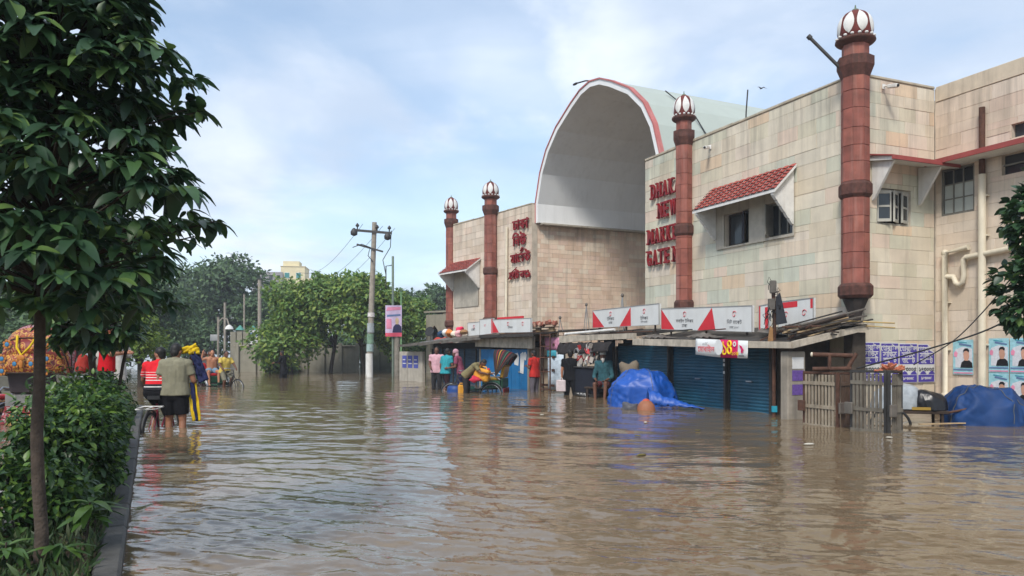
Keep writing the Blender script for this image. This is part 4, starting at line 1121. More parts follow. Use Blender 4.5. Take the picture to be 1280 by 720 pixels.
mb = MB(); mb.prism([(0.13, 1.44), (3.72, 1.36), (3.72, 1.74), (0.13, 1.72)], -2.62, -2.50, 'y'); mb.build('fascia', fascia_m, bs)
leanto(bs, -5.6, 0.9, 1.50, 1.74, -2.95, 1.95, 2.05, -0.1, 0.05, tin, 'roof_sheet'); leanto(bs, 0.92, 4.3, 1.76, 1.86, -2.95, 2.05, 2.05, -0.1, 0.05, tin_dark, 'roof_sheet')
for i in range(7):
    x = -5.6 + i * .95; mb = MB(); zf = 1.50 + (x + 5.6) / 6.5 * .24
    mb.prism([(x, zf - .06 - .02 * (i % 3)), (x + .98, zf - .03 + .015 * (i % 2)), (x + .98, zf + .07 + .02 * (i % 2)), (x, zf + .04)], -2.99 - .01 * (i % 2), -2.97 - .01 * (i % 2), 'y')
    mb.build('edge_sheet', tin, bs)
mb = MB(); mb.box(1.0, 4.3, -2.99, -2.96, 1.74, 1.84); mb.build('edge_board', tin_dark, bs)
for i, (x, z, w_, h) in enumerate(((2.4, .82, .3, .4), (2.75, .55, .25, .7), (2.05, .9, .22, .3), (2.95, 1.0, .2, .25))):
    mb = MB(); mb.prism([(x, z), (x + w_ * .8, z - .04), (x + w_, z + h * .6), (x + w_ * .7, z + h), (x + .02, z + h * .9)], -2.436 - .002 * i, -2.433 - .002 * i, 'y'); mb.build('torn_paper', paper, bs)
lw = thing('wall_panel', 'grey plastered wall panel with blue posters at the end of the blue shop', 'wall', (*OL, 0), RL)
mb = MB(); mb.box(-6.6, -4.4, -2.45, -2.33, BED, 1.25); mb.build('panel', grey_plaster, lw)
for i, x in enumerate((-6.3, -5.75, -5.2)):
    p = bpy.data.objects.new('poster', None); COL.objects.link(p); p.parent = lw
    mb = MB(); mb.box(x, x + .42, -2.456, -2.453, .55, 1.08); mb.build('sheet', M('blue_poster', srgb(78, 86, 160), var=.1), p)
    mb = MB(); mb.box(x + .05, x + .37, -2.460, -2.457, .72, .76); mb.box(x + .05, x + .3, -2.460, -2.457, .88, .92); mb.build('print', paper, p)
# sign boards and bundles on the blue shop roof
def lboard(label): return thing('sign_board', label, 'sign', (*OL, 0), RL, 'red and white boards on the shop roofs')
b5 = lboard('red and white sign board above the bright blue doors')
board(b5, 1.2, 3.55, 1.92, 2.38, 1.90, 2.36, -2.55, dict(tri=[[(0, 0), (.18, 0), (.0, .97)]], txt=[(.48, .3, 'টিলকম', .1, sign_grey)], logo=[(.42, .62, 0), (.8, .6, 0)]))
b6 = lboard('plain grey sign board beside the red and white one over the blue doors')
board(b6, 0.25, 1.15, 1.86, 2.42, 1.90, 2.44, -2.5, dict(tri=[[(.88, 0), (.98, 0), (.98, .96), (.88, .96)]], txt=[(.4, .5, 'টি', .1, sign_pink)]))
b7 = lboard('weathered pinkish sign board behind the coloured sacks on the blue shop')
board(b7, -0.95, 0.2, 1.84, 2.34, 1.88, 2.36, -2.3, dict(tri=[[(.8, .2), (.98, 0), (.98, .96), (.9, .96)]], txt=[(.35, .35, 'ঢাকা', .14, sign_grey)], logo=[(.4, .65, 0)]))
b8 = lboard('long thin red board behind the boards over the blue doors')
mb = MB(); mb.box(1.3, 2.9, -2.42, -2.38, 2.3, 2.46); mb.build('panel', sign_red, b8)
mb = MB(); mb.box(1.32, 1.36, -2.375, -2.34, 1.9, 2.4); mb.build('prop', wood_dark, b8)
def sack(label, O, Rz, x, y, z, r, mat, seed, name='sack', group=None):
    rr = random.Random(seed); m = MB(); m.ell((0, 0, 0), r, 14, 10)
    m.v = [(p[0] * (1 + .25 * math.sin(4 * p[2] / r[2] + seed)), p[1] * (1 + .2 * math.sin(5 * p[0] / r[0] + 2 * seed)), p[2] * (1 + .3 * math.sin(4 * p[0] / r[0] + seed)) + .05 * r[2] * rr.random()) for p in m.v]
    o = m.build(name, mat, None); o.location = (*frame_pt(O, Rz, x, y)[:2], z); o.rotation_euler = (0, 0, Rz + rr.uniform(-.3, .3)); tag(o, label, 'sack', group)
    return o
cols = [('navy blue', (34, 62, 92)), ('white', (206, 206, 204)), ('tan', (190, 142, 92)), ('orange', (206, 128, 70)), ('cream', (214, 204, 184)), ('hot pink', (226, 52, 92)), ('pale pink', (222, 168, 172)), ('brown', (150, 112, 76))]
for i, (cn_, c) in enumerate(cols):
    x = -2.6 + i * .23
    sack(cn_ + ' cloth bundle heaped on the sagging roof of the blue shop', OL, RL, x, -2.55 + .1 * (i % 3), 1.93 + .06 * (i % 2) + (.1 if i == 5 else 0), (.17, .15, .12 if i != 7 else .08), M('bundle_' + cn_.replace(' ', '_'), srgb(*c), var=.2, scale=8), i, 'cloth_bundle', 'cloth bundles on the blue shop roof')
t = thing('satellite_dish', 'small dark dish leaning on the far end of the blue shop roof', 'dish', (*frame_pt(OL, RL, -5.3, -1.6)[:2], 1.72), RL)
mb = MB(); mb.lathe([(.02, 0), (.12, .03), (.22, .09)], 18); o = mb.build('bowl', black, t); o.rotation_euler = (R(70), 0, R(30)); o.location = (0, 0, .36); o.modifiers.new('thickness', 'SOLIDIFY').thickness = .012
mb = MB(); mb.tube([(0, .08, 0), (0, .05, .36)], .02); mb.build('foot', steel, t)

# timber screen, stand and banner in the mouth of the gate
ts = thing('timber_screen', 'screen of pale posts and brown battens across the gate mouth', 'screen', (*frame_pt(OV, RV, 2.0, -1.5)[:2], 0), RV)
for i in range(5):
    x = -1.7 + i * .92; mb = MB(); mb.box(x, x + .3, 0.05, .12, BED, 2.05); mb.build('post', wood_pale, ts)
for z in (.12, .62, 1.05, 1.45, 1.85):
    mb = MB(); mb.box(-1.75, 2.4, -.0, .045, z, z + .075); mb.build('batten', rust, ts)
mb = MB(); mb.box(-1.75, 2.4, .13, .16, BED, 2.0); mb.build('backing_cloth', M('cream_cloth', srgb(206, 184, 158), var=.15), ts)
rr = random.Random(3)
for i in range(34):
    x = -1.75 + i * .125 + rr.uniform(-.04, .04); debris('brick_bat', 'broken red and pink brick in the row on the timber screen', OV, RV, 2.0 + x, -1.42 + rr.uniform(-.03, .08), 2.12 + .12 * rr.random(), M('brick_bat%d' % (i % 3), [srgb(150, 92, 76), srgb(188, 150, 130), srgb(120, 72, 58)][i % 3]),
           (.16, .1, .13), (rr.uniform(-.4, .4), rr.uniform(-.5, .5), rr.uniform(0, 3)), 'broken bricks along the timber screen')
mb = MB(); mb.box(-1.78, 2.42, -.02, .2, 2.052, 2.075); mb.build('top_board', wood_dark, ts)
st = thing('metal_stand', 'tall rusty metal ladder stand in the water before the gate mouth', 'stand', (1.05, 24.2, BED), R(-30))
for x in (-.17, .17):
    mb = MB(); mb.bar((x, 0, 0), (x, 0, 2.25), .035, .035); mb.build('leg', rust, st)
for z in (.5, 1.05, 1.5, 1.85, 2.2):
    mb = MB(); mb.bar((-.152, 0, z), (.152, 0, z), .03, .03); mb.build('rung', rust, st)
hb = thing('hanging_banner', 'pink cloth and long white-blue banner hanging in the gate mouth', 'banner', (1.36, 25.0, 0), R(-20))
mb = MB(); strip(mb, -.2, .35, .02, 1.25, 0, 0, .03); o = mb.build('white_cloth', M('white_blue_cloth', srgb(186, 200, 212), var=.25, scale=9), hb); o.modifiers.new('thickness', 'SOLIDIFY').thickness = .006
mb = MB(); strip(mb, -.22, .1, 1.08, 1.30, -.03, 0, .02); o = mb.build('teal_patch', teal_print, hb); o.modifiers.new('thickness', 'SOLIDIFY').thickness = .006
mb = MB(); strip(mb, -.30, .42, 1.30, 1.72, -.03, 0, .05); o = mb.build('pink_cloth', M('pink_purple_cloth', srgb(188, 130, 156), var=.35, scale=10), hb); o.modifiers.new('thickness', 'SOLIDIFY').thickness = .008
mb = MB(); mb.tube([(-.36, .03, BED), (-.36, .03, 1.8), (.45, .03, 1.76)], .02, 6); mb.build('pole', rust, hb)
for i, (px_, lab) in enumerate(((700, 'small grey tripod standing at the brick row of the gate'), (733, 'grey tripod standing behind the arched grille'), (778, 'grey tripod rising behind the first sign board'))):
    Yt = 25.5 if i < 2 else 22.6
    t = thing('tripod', lab, 'tripod', ((px_ - 640) / 960 * Yt, Yt, 1.75), .3 * i, 'tripods over the gate stalls')
    h = (.62, 1.05, 1.15)[i]
    for a in (0, 120, 240):
        mb = MB(); mb.tube([(.16 * math.cos(R(a)), .16 * math.sin(R(a)), -.15), (0, 0, h)], .012, 5); mb.build('leg', steel, t)
    mb = MB(); mb.ell((0, 0, h + .02), (.05, .05, .06)); mb.build('head', tin, t)

# vending cart, packets and bench under the dark awning
cart = thing('vending_cart', 'dark vending cart with white scribbles under the cloth awning', 'cart', (2.36, 21.9, BED), RA)
mb = MB(); mb.box(-.55, .55, -.35, .35, .52, 1.22, 0, .015); mb.build('body', M('cart_navy', srgb(24, 28, 40), var=.3), cart)
mb = MB(); mb.box(-.6, .6, -.4, .4, 1.223, 1.26, 0, .01); mb.build('top', dark_metal, cart)
mb = MB(); mb.box(-.56, .56, -.36, .36, .42, .515); mb.build('chassis', dark_metal, cart)
for x in (-.42, .42):
    for y in (-.3, .3):
        mb = MB(); mb.cyl((x, y - .02, .2), (x, y + .02, .2), .2, n=18); mb.build('wheel', black, cart)
mb = MB(); rr = random.Random(2)
for k in range(4):
    x = -.4 + .2 * k; mb.tube([(x + .03 * q + rr.uniform(-.02, .02), -.365, .46 + .05 * (q % 2) + rr.uniform(-.02, .02)) for q in range(5)], .009, 4)
mb.build('scribble', paper, cart)
foil = M('foil_packets', None, rough=.3, var=.2, pal=[srgb(*c) for c in [(206, 206, 206), (186, 60, 62), (150, 150, 152), (220, 214, 200), (120, 118, 120), (196, 186, 176)]], rand='island', metal=.2)
for i, (x0, z0, lab) in enumerate(((-.32, 1.42, 'string of silver snack packets hanging over the dark cart'), (.25, 1.50, 'string of red and white snack packets hanging nearest the seated man'))):
    t = thing('snack_packets', lab, 'packets', (*frame_pt((2.36, 21.9), RA, x0, -.25)[:2], z0), RA, 'snack packet strings under the awning')
    rr = random.Random(i + 5); mb = MB()
    for k in range(46):
        c = Vector((rr.uniform(-.2, .2), rr.uniform(-.12, .12), -rr.uniform(.03, .55)));
        mb.box(-.05, .05, -.006, .006, -.07, .07, T=Matrix.Translation(c) @ Euler((rr.uniform(-.5, .5), rr.uniform(-.4, .4), rr.uniform(0, 3))).to_matrix().to_4x4())
    mb.build('packet', foil, t, kind='stuff')
    mb = MB(); mb.tube([(0, 0, -.5), (0, 0, .12)], .008, 5); mb.build('string', black, t)

# ---- gates at the near end, hand cart, tarpaulins
def gate_leaf(label, A, B, z1, nsl, mat, fmat, extra=None):
    """grille gate leaf standing between ground points A and B"""
    A, B = Vector(A), Vector(B); d = B - A; L = d.length
    t = thing('gate_leaf', label, 'gate', (A.x, A.y, BED), math.atan2(d.y, d.x), 'old slatted gate leaves beside the shop')
    H = z1 - BED
    f = MB(); f.box(0, .035, -.02, .02, 0, H); f.box(L - .035, L, -.02, .02, 0, H)
    f.box(.0355, L - .0355, -.018, .018, .02, .06); f.box(.0355, L - .0355, -.018, .018, H - .04, H)
    f.build('frame', fmat, t)
    for z in (H * .30, H * .55, H - .20):
        m = MB(); m.box(.036, L - .036, -.05, -.037, z - .03, z + .03); m.build('rail', mat, t)
    for i in range(nsl):
        x = .05 + (L - .1) * (i + .5) / nsl; m = MB(); w_ = (L - .1) / nsl * .26
        m.box(x - w_, x + w_, -.036, -.0185, .03, H - .05); m.build('slat', mat, t)
    m = MB(); m.box(-.06, .1, -.09, -.051, H * .48, H * .62, 0, .008); m.build('lock_plate', rust if extra else tin, t)
    return t
slat_w = M('slat_cream', srgb(146, 135, 118), rough=.8, var=.3, scale=6, streak=.8, streak_col=srgb(110, 84, 62))
slat_g = M('slat_grey', srgb(112, 106, 95), rough=.75, var=.3, scale=6, streak=.8, streak_col=srgb(70, 58, 48))
gate_leaf('old gate leaf with cream slats in a rusty frame', (5.21, 13.72), (5.52, 13.0), .93, 9, slat_w, rust, True)
gate_leaf('rusty brown gate leaf standing edge-on between cream and grey slatted leaves', (5.52, 13.02), (5.80, 13.20), .93, 5, M('slat_rust', srgb(84, 66, 54), var=.3), rust)
gate_leaf('old gate leaf with grey slats below the orange dried flowers', (5.62, 12.74), (5.90, 12.10), .98, 8, slat_g, dark_metal)
gate_leaf('narrow grey gate leaf turned away next to the hand cart', (5.92, 12.08), (6.22, 12.26), .98, 5, slat_g, dark_metal)
t = thing('pipe_frame', 'rusty pipe frame lying on top of the cream slatted gate', 'pipe', (5.42, 13.25, .95), R(-20))
mb = MB(); mb.tube([(-.22, 0, .28), (.42, .02, .26)], .038, 8); mb.tube([(-.22, 0, .03), (.4, .02, .04)], .035, 8); mb.tube([(.05, 0, .03), (.06, 0, .28)], .03, 8); mb.tube([(.34, .02, .04), (.48, .02, .3)], .035); mb.build('pipe', rust, t)
mb = MB(); mb.ell((-.23, 0, .28), (.025, .042, .042)); mb.build('end_cap', pipe_cream, t)
t = thing('dried_flowers', 'fan of dried orange flowers on top of the grey slatted gate', 'flowers', (6.02, 12.2, .96), R(-30))
mb = MB(); rr = random.Random(9)
for i in range(60):
    a = rr.uniform(R(8), R(172)); l = rr.uniform(.12, .24); b = rr.uniform(-.4, .4); e = Vector((l * math.cos(a), l * b, l * math.sin(a) * .62))
    mb.cyl((e * .1), e, .006, .018, 5)
mb.build('petals', M('dry_orange', srgb(178, 108, 80), var=.25), t, kind='stuff')
mb = MB(); mb.box(-.16, .16, -.05, .05, -.02, .03, 0, .01); mb.build('tray', wood_dark, t)

def tarp(label, c, rx, ry, h, mat, seed, rz=0, power=2.6, tail=None, name='tarpaulin'):
    n, m = 110, 56; rr = np.random.default_rng(seed); ph = rr.random(24) * 6.28
    u = np.linspace(0, 2 * math.pi, n, endpoint=False); v = np.linspace(0, 1, m)
    V = []
    for j in range(m):
        t = v[j] * math.pi / 2
        for i in range(n):
            a = u[i]; ca, sa = math.cos(a), math.sin(a)
            e = 2 / power
            x = rx * math.copysign(abs(ca) ** e, ca) * math.cos(t) ** .55; y = ry * math.copysign(abs(sa) ** e, sa) * math.cos(t) ** .55
            z = h * math.sin(t) ** .8
            p = Vector((x, y, 0)); q = Vector((x * 1.5 + seed, y * 1.5, z * .55)); q2 = Vector((x * 3.6, y * 3.6 + seed, z * 1.6)); q3 = Vector((x * 8 + z * 3, y * 8, z * 5 + seed))
            rid = lambda v: 1 - min(1, 2.4 * abs(mnoise.noise(v)))
            fold = .12 * rid(q) + .10 * rid(q2) + .035 * rid(q3) - .11
            low = .07 * math.sin(2 * a + ph[20]) + .06 * math.sin(3 * a + ph[21])
            s = 1 + low + fold * (1.15 - .35 * v[j])
            V.append((x * s, y * s, z * (1 + .10 * math.sin(1.6 * x / rx + ph[22]) + .55 * fold)))
    V.append((0, 0, V[-1][2]))
    F = [(j * n + i, j * n + (i + 1) % n, (j + 1) * n + (i + 1) % n, (j + 1) * n + i) for j in range(m - 1) for i in range(n)]
    mb = MB(); mb.add(V, F, 0, True); mb.add(V, [((m - 1) * n + i, (m - 1) * n + (i + 1) % n, len(V) - 1) for i in range(n)], 0, True)
    o = mb.build(name, mat); o.location = c; o.rotation_euler = (0, 0, rz)
    if name == 'tarpaulin':
        for i0 in (8, 30, 49):
            pts = [Vector(V[jj * n + i0]) for jj in range(6, m, 4)] + [Vector(V[jj * n + (i0 + n // 2) % n]) for jj in range(m - 1, 5, -4)]
            rb = MB(); rb.tube([p_ * 1.006 + Vector((0, 0, .004)) for p_ in pts], .006, 5); rb.build('rope', M('rope', srgb(96, 96, 92), var=.3), o)
    return tag(o, label, 'tarpaulin')
blue_tarp = M('blue_tarp', srgb(14, 74, 158), rough=.46, var=.14, scale=4, bump=.12, bscale=9, spec=.5)
navy_tarp = M('blue_tarp_dull', srgb(18, 56, 106), rough=.65, var=.18, scale=4, bump=.15, bscale=12)
tp = tarp('bright blue tarpaulin wrapped over goods in front of the blue shutters', (3.16, 18.5, BED + .15), .82, .62, .98, blue_tarp, 3, RA + R(60))
n = 40; vs = []; rr = random.Random(6)
for i in range(n + 1):
    s = i / n
    for j in range(9):
        q = j / 8 - .5; wv = .34 * (1 - s) ** .7 + .03
        vs.append((0.1 + 1.15 * s, -.25 - .5 * s + q * wv * 1.2, .36 * (1 - s) ** 1.2 * (1 - (2 * q) ** 2 * .8) + .03 + .07 * (1 - abs(mnoise.noise(Vector((3 * q, 5 * s, 0)))) * 2.2) * (1 - s) + .045 * (1 - abs(mnoise.noise(Vector((8 * q, 9 * s, 3)))) * 2.4) - .04))
mb = MB(); mb.add(vs, [(9 * i + j, 9 * i + j + 1, 9 * i + j + 10, 9 * i + j + 9) for i in range(n) for j in range(8)], 0, True)
o = mb.build('tarpaulin_tail', blue_tarp, None); o.parent = tp; o.matrix_basis = tp.matrix_basis.inverted() @ Matrix.Translation((2.95, 17.5, 0)); o.modifiers.new('thickness', 'SOLIDIFY').thickness = .01
tarp('dull blue tarpaulin over goods below the cyan portrait posters', (8.50, 13.75, BED + .1), .72, .55, .92, navy_tarp, 8, R(-10), 3.2)
t = thing('clay_pot', 'round orange-brown pot half sunk in the water before the bright blue tarpaulin', 'pot', (2.96, 16.95, -.12))
mb = MB(); mb.lathe([(.05, -.2), (.16, -.12), (.205, 0.02), (.205, .12), (.18, .22), (.12, .29), (.05, .33)], 22); mb.build('body', M('pot_orange', srgb(152, 98, 70), rough=.6, var=.2), t)
mb = MB(); mb.lathe([(.09, .30), (.075, .325), (.05, .345), (.01, .355)], 18); mb.build('lid', M('pot_red', srgb(190, 84, 60), rough=.5), t)
sack('grey wet sack half sunk beside the orange-brown pot', (0, 0), 0, 2.62, 17.05, .02, (.22, .16, .13), M('wet_grey', srgb(78, 78, 84), rough=.5), 4)
sack('pale brown sack behind the bright blue tarpaulin', (0, 0), 0, 2.95, 19.35, .72, (.26, .2, .32), M('brown_sack', srgb(112, 100, 84)), 5)

hc = thing('hand_cart', 'small hand cart with grey plastic sheet and black bag by the purple posters', 'cart', (7.15, 13.9, BED), R(-15))
mb = MB(); mb.box(-.55, .6, -.35, .35, .60, .66, 0, .01); mb.build('deck', wood_dark, hc)
for x, y in ((-.35, -.38), (-.35, .38)):
    wh = bpy.data.objects.new('wheel', None); COL.objects.link(wh); wh.parent = hc
    mb = MB(); mb.tube([(x + .33 * math.cos(R(a)), y, .36 + .33 * math.sin(R(a))) for a in range(0, 360, 15)], .025, 6, closed=True); mb.build('tyre', black, wh)
    mb = MB()
    for a in range(0, 180, 20): mb.tube([(x + .31 * math.cos(R(a)), y, .36 + .31 * math.sin(R(a))), (x - .31 * math.cos(R(a)), y, .36 - .31 * math.sin(R(a)))], .005, 4)
    mb.build('spokes', steel, wh, kind='stuff')
for x in (.5,):
    for y in (-.3, .3):
        mb = MB(); mb.bar((x, y, 0), (x, y, .6), .04, .04); mb.build('leg', wood_dark, hc)
mb = MB(); mb.box(.0, .3, -.37, -.355, .67, .72); mb.build('yellow_board', M('yellow_paint', srgb(150, 122, 52)), hc)
mb = MB(); mb.tube([(.6, -.3, .63), (1.1, -.3, .75), (1.1, .3, .75), (.6, .3, .63)], .02); mb.build('handle', rust, hc)
o = tarp('crumpled grey plastic sheet on the hand cart below the purple posters', (6.95, 13.95, BED + .68), .44, .3, .42, M('grey_plastic', srgb(150, 156, 160), rough=.35, var=.25, scale=7, bump=.2, bscale=9), 12, R(-15), 2.2, name='plastic_sheet'); o['category'] = 'sheet'
o = tarp('shiny black bag on the hand cart next to the drain pipe', (7.42, 13.7, BED + .67), .30, .24, .34, M('black_plastic', (.012, .012, .014), rough=.3, bump=.15, bscale=8), 14, 0, 2.2, name='black_bag'); o['category'] = 'bag'
t = thing('stake', 'pale stake standing in the water before the drain pipe', 'stake', (7.9, 13.35, BED), .2)
mb = MB(); mb.tube([(0, 0, 0), (.02, 0, .62)], .028, 7); mb.build('shaft', pipe_cream, t)
mb = MB(); mb.bar((-.9, .05, .45), (-.05, -.02, .46), .05, .02); mb.build('floating_lath', wood_pale, t)
debris('plank', 'dark plank floating in the water before the gate mouth', (0.38, 17.6), 0, 0, 0, .015, wood_dark, (.78, .07, .03), (0, 0, R(-3)), None)

# posters pasted on the walls
def purple_poster(i, y0, y1, zt, zb, torn=False):
    p = thing('poster', ['purple and white poster closest to the big turret', 'purple and white poster behind the orange dried flowers', 'purple and white poster third from the big turret',
                         'torn purple and white poster in the wall corner'][i], 'poster', (*OA, 0), RA, 'purple posters on the return wall')
    X0 = 0.048
    def quad(nm, a, b, c, d, m, dx, poly=None):
        mb = MB(); pts = poly or [(a, c), (b, c), (b, d), (a, d)]
        mb.prism(pts, X0 + dx, X0 + dx + .002, 'x'); return mb.build(nm, m, p)
    H = zt - zb; zm = zt - H * .53
    if torn: quad('sheet', 0, 0, 0, 0, paper, 0, [(y0, zb), (y1, zb), (y1, zt - .17), (y1 - .14, zt - .12), (y1 - .2, zt), (y0, zt)])
    else: quad('sheet', y0, y1, zb, zt, paper, 0)
    quad('purple_block', y0 + .015, y1 - .015, zm, zt - .02, purple, .003, [(y0 + .015, zm), (y1 - .015, zm), (y1 - .015, zt - .20), (y1 - .15, zt - .14), (y1 - .22, zt - .02), (y0 + .015, zt - .02)] if torn else None)
    mid = (y0 + y1) / 2
    def tx(body, z, s, m, dx=.006): text(body, s, m, p, face_T((X0 + dx, mid, z), R(90)), align='CENTER', offset=.004)
    tx('েমাবাইল', zt - .165, .15, paper); tx('সািভস', zt - .29, .15, paper); tx('মােকট', zt - .41, .145, paper)
    tx('১৬৩০০৫', zm - .15, .13, ink)
    for k in (0, 1):
        a = y0 + .06 + k * (y1 - y0) / 2; quad('hill_print', 0, 0, 0, 0, purple, .003, [(a, zb + .17), (a + .2, zb + .17), (a + .16, zb + .22), (a + .1, zb + .25), (a + .03, zb + .21)])
    quad('purple_block', y0 + .015, y1 - .015, zb + .01, zb + .16, purple, .003)
    tx('১৬৩০০৫', zb + .06, .09, paper)
ys = (0.09, 0.61, 1.14, 1.69, 2.21)
for i in range(4): purple_poster(i, ys[i] + .01, ys[i + 1] - .005, 1.475 - .012 * i, .62, i == 3)
def portrait_poster(lab, x0, x1, zt, zb, i):
    p = thing('poster', lab, 'poster', (*OA, 0), RA, 'cyan portrait posters on the rear block')
    def pr(nm, pts, m, d): mb = MB(); mb.prism(pts, 2.222 - d - .002, 2.222 - d, 'y'); mb.build(nm, m, p)
    W, H = x1 - x0, zt - zb
    pr('sheet', [(x0, zb), (x1, zb), (x1, zt), (x0, zt)], paper_cy, 0)
    F = lambda a, b: (x0 + W * a, zb + H * b)
    pr('pale_block', [F(.12, .2), F(.95, .2), F(.95, .74), F(.5, .80), F(.12, .72)], M('poster_pale', srgb(206, 208, 214), var=.12, scale=20), .003)
    pr('pink_print', [F(.06, .52), F(.2, .5), F(.24, .62), F(.14, .68), F(.05, .62)], pink_print, .006)
    pr('title_print', [F(.3, .86), F(.9, .80), F(.92, .84), F(.32, .91)], M('title_blue', srgb(96, 120, 160)), .006); pr('title_print', [F(.24, .93), F(.7, .90), F(.7, .92), F(.24, .96)], teal_print, .006)
    pr('shoulders', [F(.38, .2), F(.98, .2), F(.95, .34), F(.82, .41), F(.6, .42), F(.44, .35)], ink, .009)
    pr('face', [F(.60, .40), F(.76, .40), F(.82, .52), F(.80, .64), F(.72, .69), F(.60, .68), F(.53, .60), F(.55, .48)], skin_print, .012)
    pr('hair', [F(.54, .63), F(.58, .68), F(.70, .685), F(.80, .64), F(.82, .70), F(.74, .755), F(.60, .75), F(.53, .69)], ink, .015)
    pr('caption', [F(.03, .12), F(.97, .12), F(.97, .16), F(.03, .16)], M('title_blue', None), .006); pr('caption', [F(.05, .03), F(.97, .03), F(.97, .065), F(.05, .065)], pink_print, .006)
portrait_poster('single cyan portrait poster between the two drain pipes', .47, .92, 1.52, .80, 0)
portrait_poster('upper cyan portrait poster just beyond the tall drain pipe', 1.25, 1.66, 1.54, .86, 1); portrait_poster('lower cyan portrait poster just beyond the tall drain pipe', 1.25, 1.66, .85, .17, 2)
portrait_poster('upper cyan portrait poster farther along the rear wall', 1.68, 2.10, 1.54, .86, 3); portrait_poster('lower cyan portrait poster farther along the rear wall', 1.68, 2.10, .85, .17, 4)

# cables sagging across the corner
def cable(label, pts, r=.012):
    mb = MB(); P = [Vector(p) for p in pts]; out = []
    for i in range(len(P) - 1):
        for q in range(6):
            s = q / 6; a = P[max(0, i - 1)]; b = P[i]; c = P[i + 1]; d = P[min(len(P) - 1, i + 2)]
            out.append(.5 * ((2 * b) + (c - a) * s + (2 * a - 5 * b + 4 * c - d) * s * s + (3 * b - a - 3 * c + d) * s ** 3))
    out.append(P[-1]); mb.tube(out, r, 5); o = mb.build('cable', black); tag(o, label, 'cable', 'cables hanging before the rear block')
cable('thick black cable sagging from the grey gate up to the leafy branch', [(5.65, 12.6, 1.0), (6.6, 12.0, 1.35), (7.2, 11.6, 1.62), (7.7, 11.3, 1.98), (8.6, 11.0, 2.5)], .013)
cable('thin black cable rising steeply past the tall drain pipe', [(6.9, 13.2, 1.05), (7.4, 12.9, 1.45), (7.8, 12.7, 1.95), (8.1, 12.5, 2.45), (8.6, 12.3, 3.2)], .010)

rr = random.Random(77); fl_m = [M('floating_leaf', srgb(92, 84, 40), var=.3), M('floating_paper', srgb(176, 172, 160), var=.2), M('floating_scrap', srgb(70, 52, 38), var=.3)]
for i, (x, y) in enumerate(((1.6, 9.5), (2.4, 13.8), (4.4, 13.2), (-1.2, 12.2), (0.6, 15.4), (3.4, 15.2), (4.9, 14.4), (-2.6, 17.5), (-0.2, 20.2), (1.9, 11.6), (5.6, 11.4), (-3.8, 21.0), (3.0, 12.4), (4.1, 10.6))):
    m = MB(); n_ = 7; l = rr.uniform(.05, .10)
    m.lathe([(.001, .012), (l * .6, .016), (l, .006)], n_, caps=False); o = m.build('floating_litter', fl_m[i % 3]); o.location = (x, y, .004); o.scale = (1, rr.uniform(.35, .6), 1); o.rotation_euler = (0, 0, rr.uniform(0, 3))
    o.modifiers.new('thickness', 'SOLIDIFY').thickness = .004
    tag(o, ['small brown leaf floating on the open water', 'scrap of pale paper floating on the open water', 'dark chip of wood floating on the open water'][i % 3], 'litter', 'litter floating on the flood')
# ------------------------------------------------------------------ foliage tools
def leaf_mesh(L, W, seg=4, droop=.35, fold=.25):
    """leaf pointing along +Y from the stalk; returns verts, quads (numpy)"""
    vs = []; fs = []
    for i in range(seg + 1):
        t = i / seg; w = W * (math.sin(math.pi * min(.985, t ** .9 * .97 + .02))) ** .75 * .5 + (.002 if i in (0, seg) else 0)
        y = L * t; z = -droop * L * t * t
        vs += [(-w, y, z + fold * w), (0, y, z - fold * w * .3), (w, y, z + fold * w)]
    for i in range(seg):
        a = 3 * i; fs += [(a, a + 1, a + 4, a + 3), (a + 1, a + 2, a + 5, a + 4)]
    return np.array(vs, float), np.array(fs)
def rot_from(dirs, ups):
    """rotation matrices with Y along dirs, Z close to ups"""
    d = dirs / np.linalg.norm(dirs, axis=1, keepdims=True)
    x = np.cross(d, ups); n = np.linalg.norm(x, axis=1, keepdims=True); x = np.where(n > 1e-4, x / np.maximum(n, 1e-6), [1, 0, 0])
    z = np.cross(x, d)
    return np.stack([x, d, z], -1)
def scatter(name, lv, lf, pos, dirs, ups, scl, mats):
    Rm = rot_from(dirs, ups)
    V = np.einsum('nij,kj->nki', Rm, lv) * scl[:, None, None] + pos[:, None, :]
    F = (lf[None] + (np.arange(len(pos)) * len(lv))[:, None, None]).reshape(-1, lf.shape[1])
    return np_mesh(name, V.reshape(-1, 3), F, mats, smooth=True)
def leaf_mats(nm, pal, rough=.45, transl=.22, spec=.4):
    return (M(nm + '_object', None, rough=rough, var=.25, scale=2, bump=0, pal=pal, rand='object', transl=transl, spec=spec),
            M(nm + '_mass', None, rough=rough, var=.25, scale=2, bump=0, pal=pal, rand='island', transl=transl, spec=spec))
dk_o, dk_m = leaf_mats('dark_leaf', [(0.0355, 0.0832, 0.037), (0.0491, 0.1092, 0.042), (0.03, 0.0702, 0.0333), (0.0628, 0.13, 0.0445), (0.041, 0.091, 0.0469), (0.116, 0.195, 0.0519), (0.0273, 0.0624, 0.0321), (0.0546, 0.1196, 0.037)], .42)
hd_o, hd_m = leaf_mats('hedge_leaf', [(.035, .085, .020), (.055, .125, .024), (.026, .064, .020), (.10, .19, .030), (.040, .095, .026), (.030, .075, .022), (.13, .22, .035)], .4)
md_o, md_m = leaf_mats('mid_leaf', [(0.115, 0.2125, 0.044), (0.1623, 0.2769, 0.0551), (0.0838, 0.1674, 0.0416), (0.2299, 0.322, 0.0612), (0.1285, 0.2318, 0.0514), (0.2705, 0.3478, 0.0673)], .5, .3)
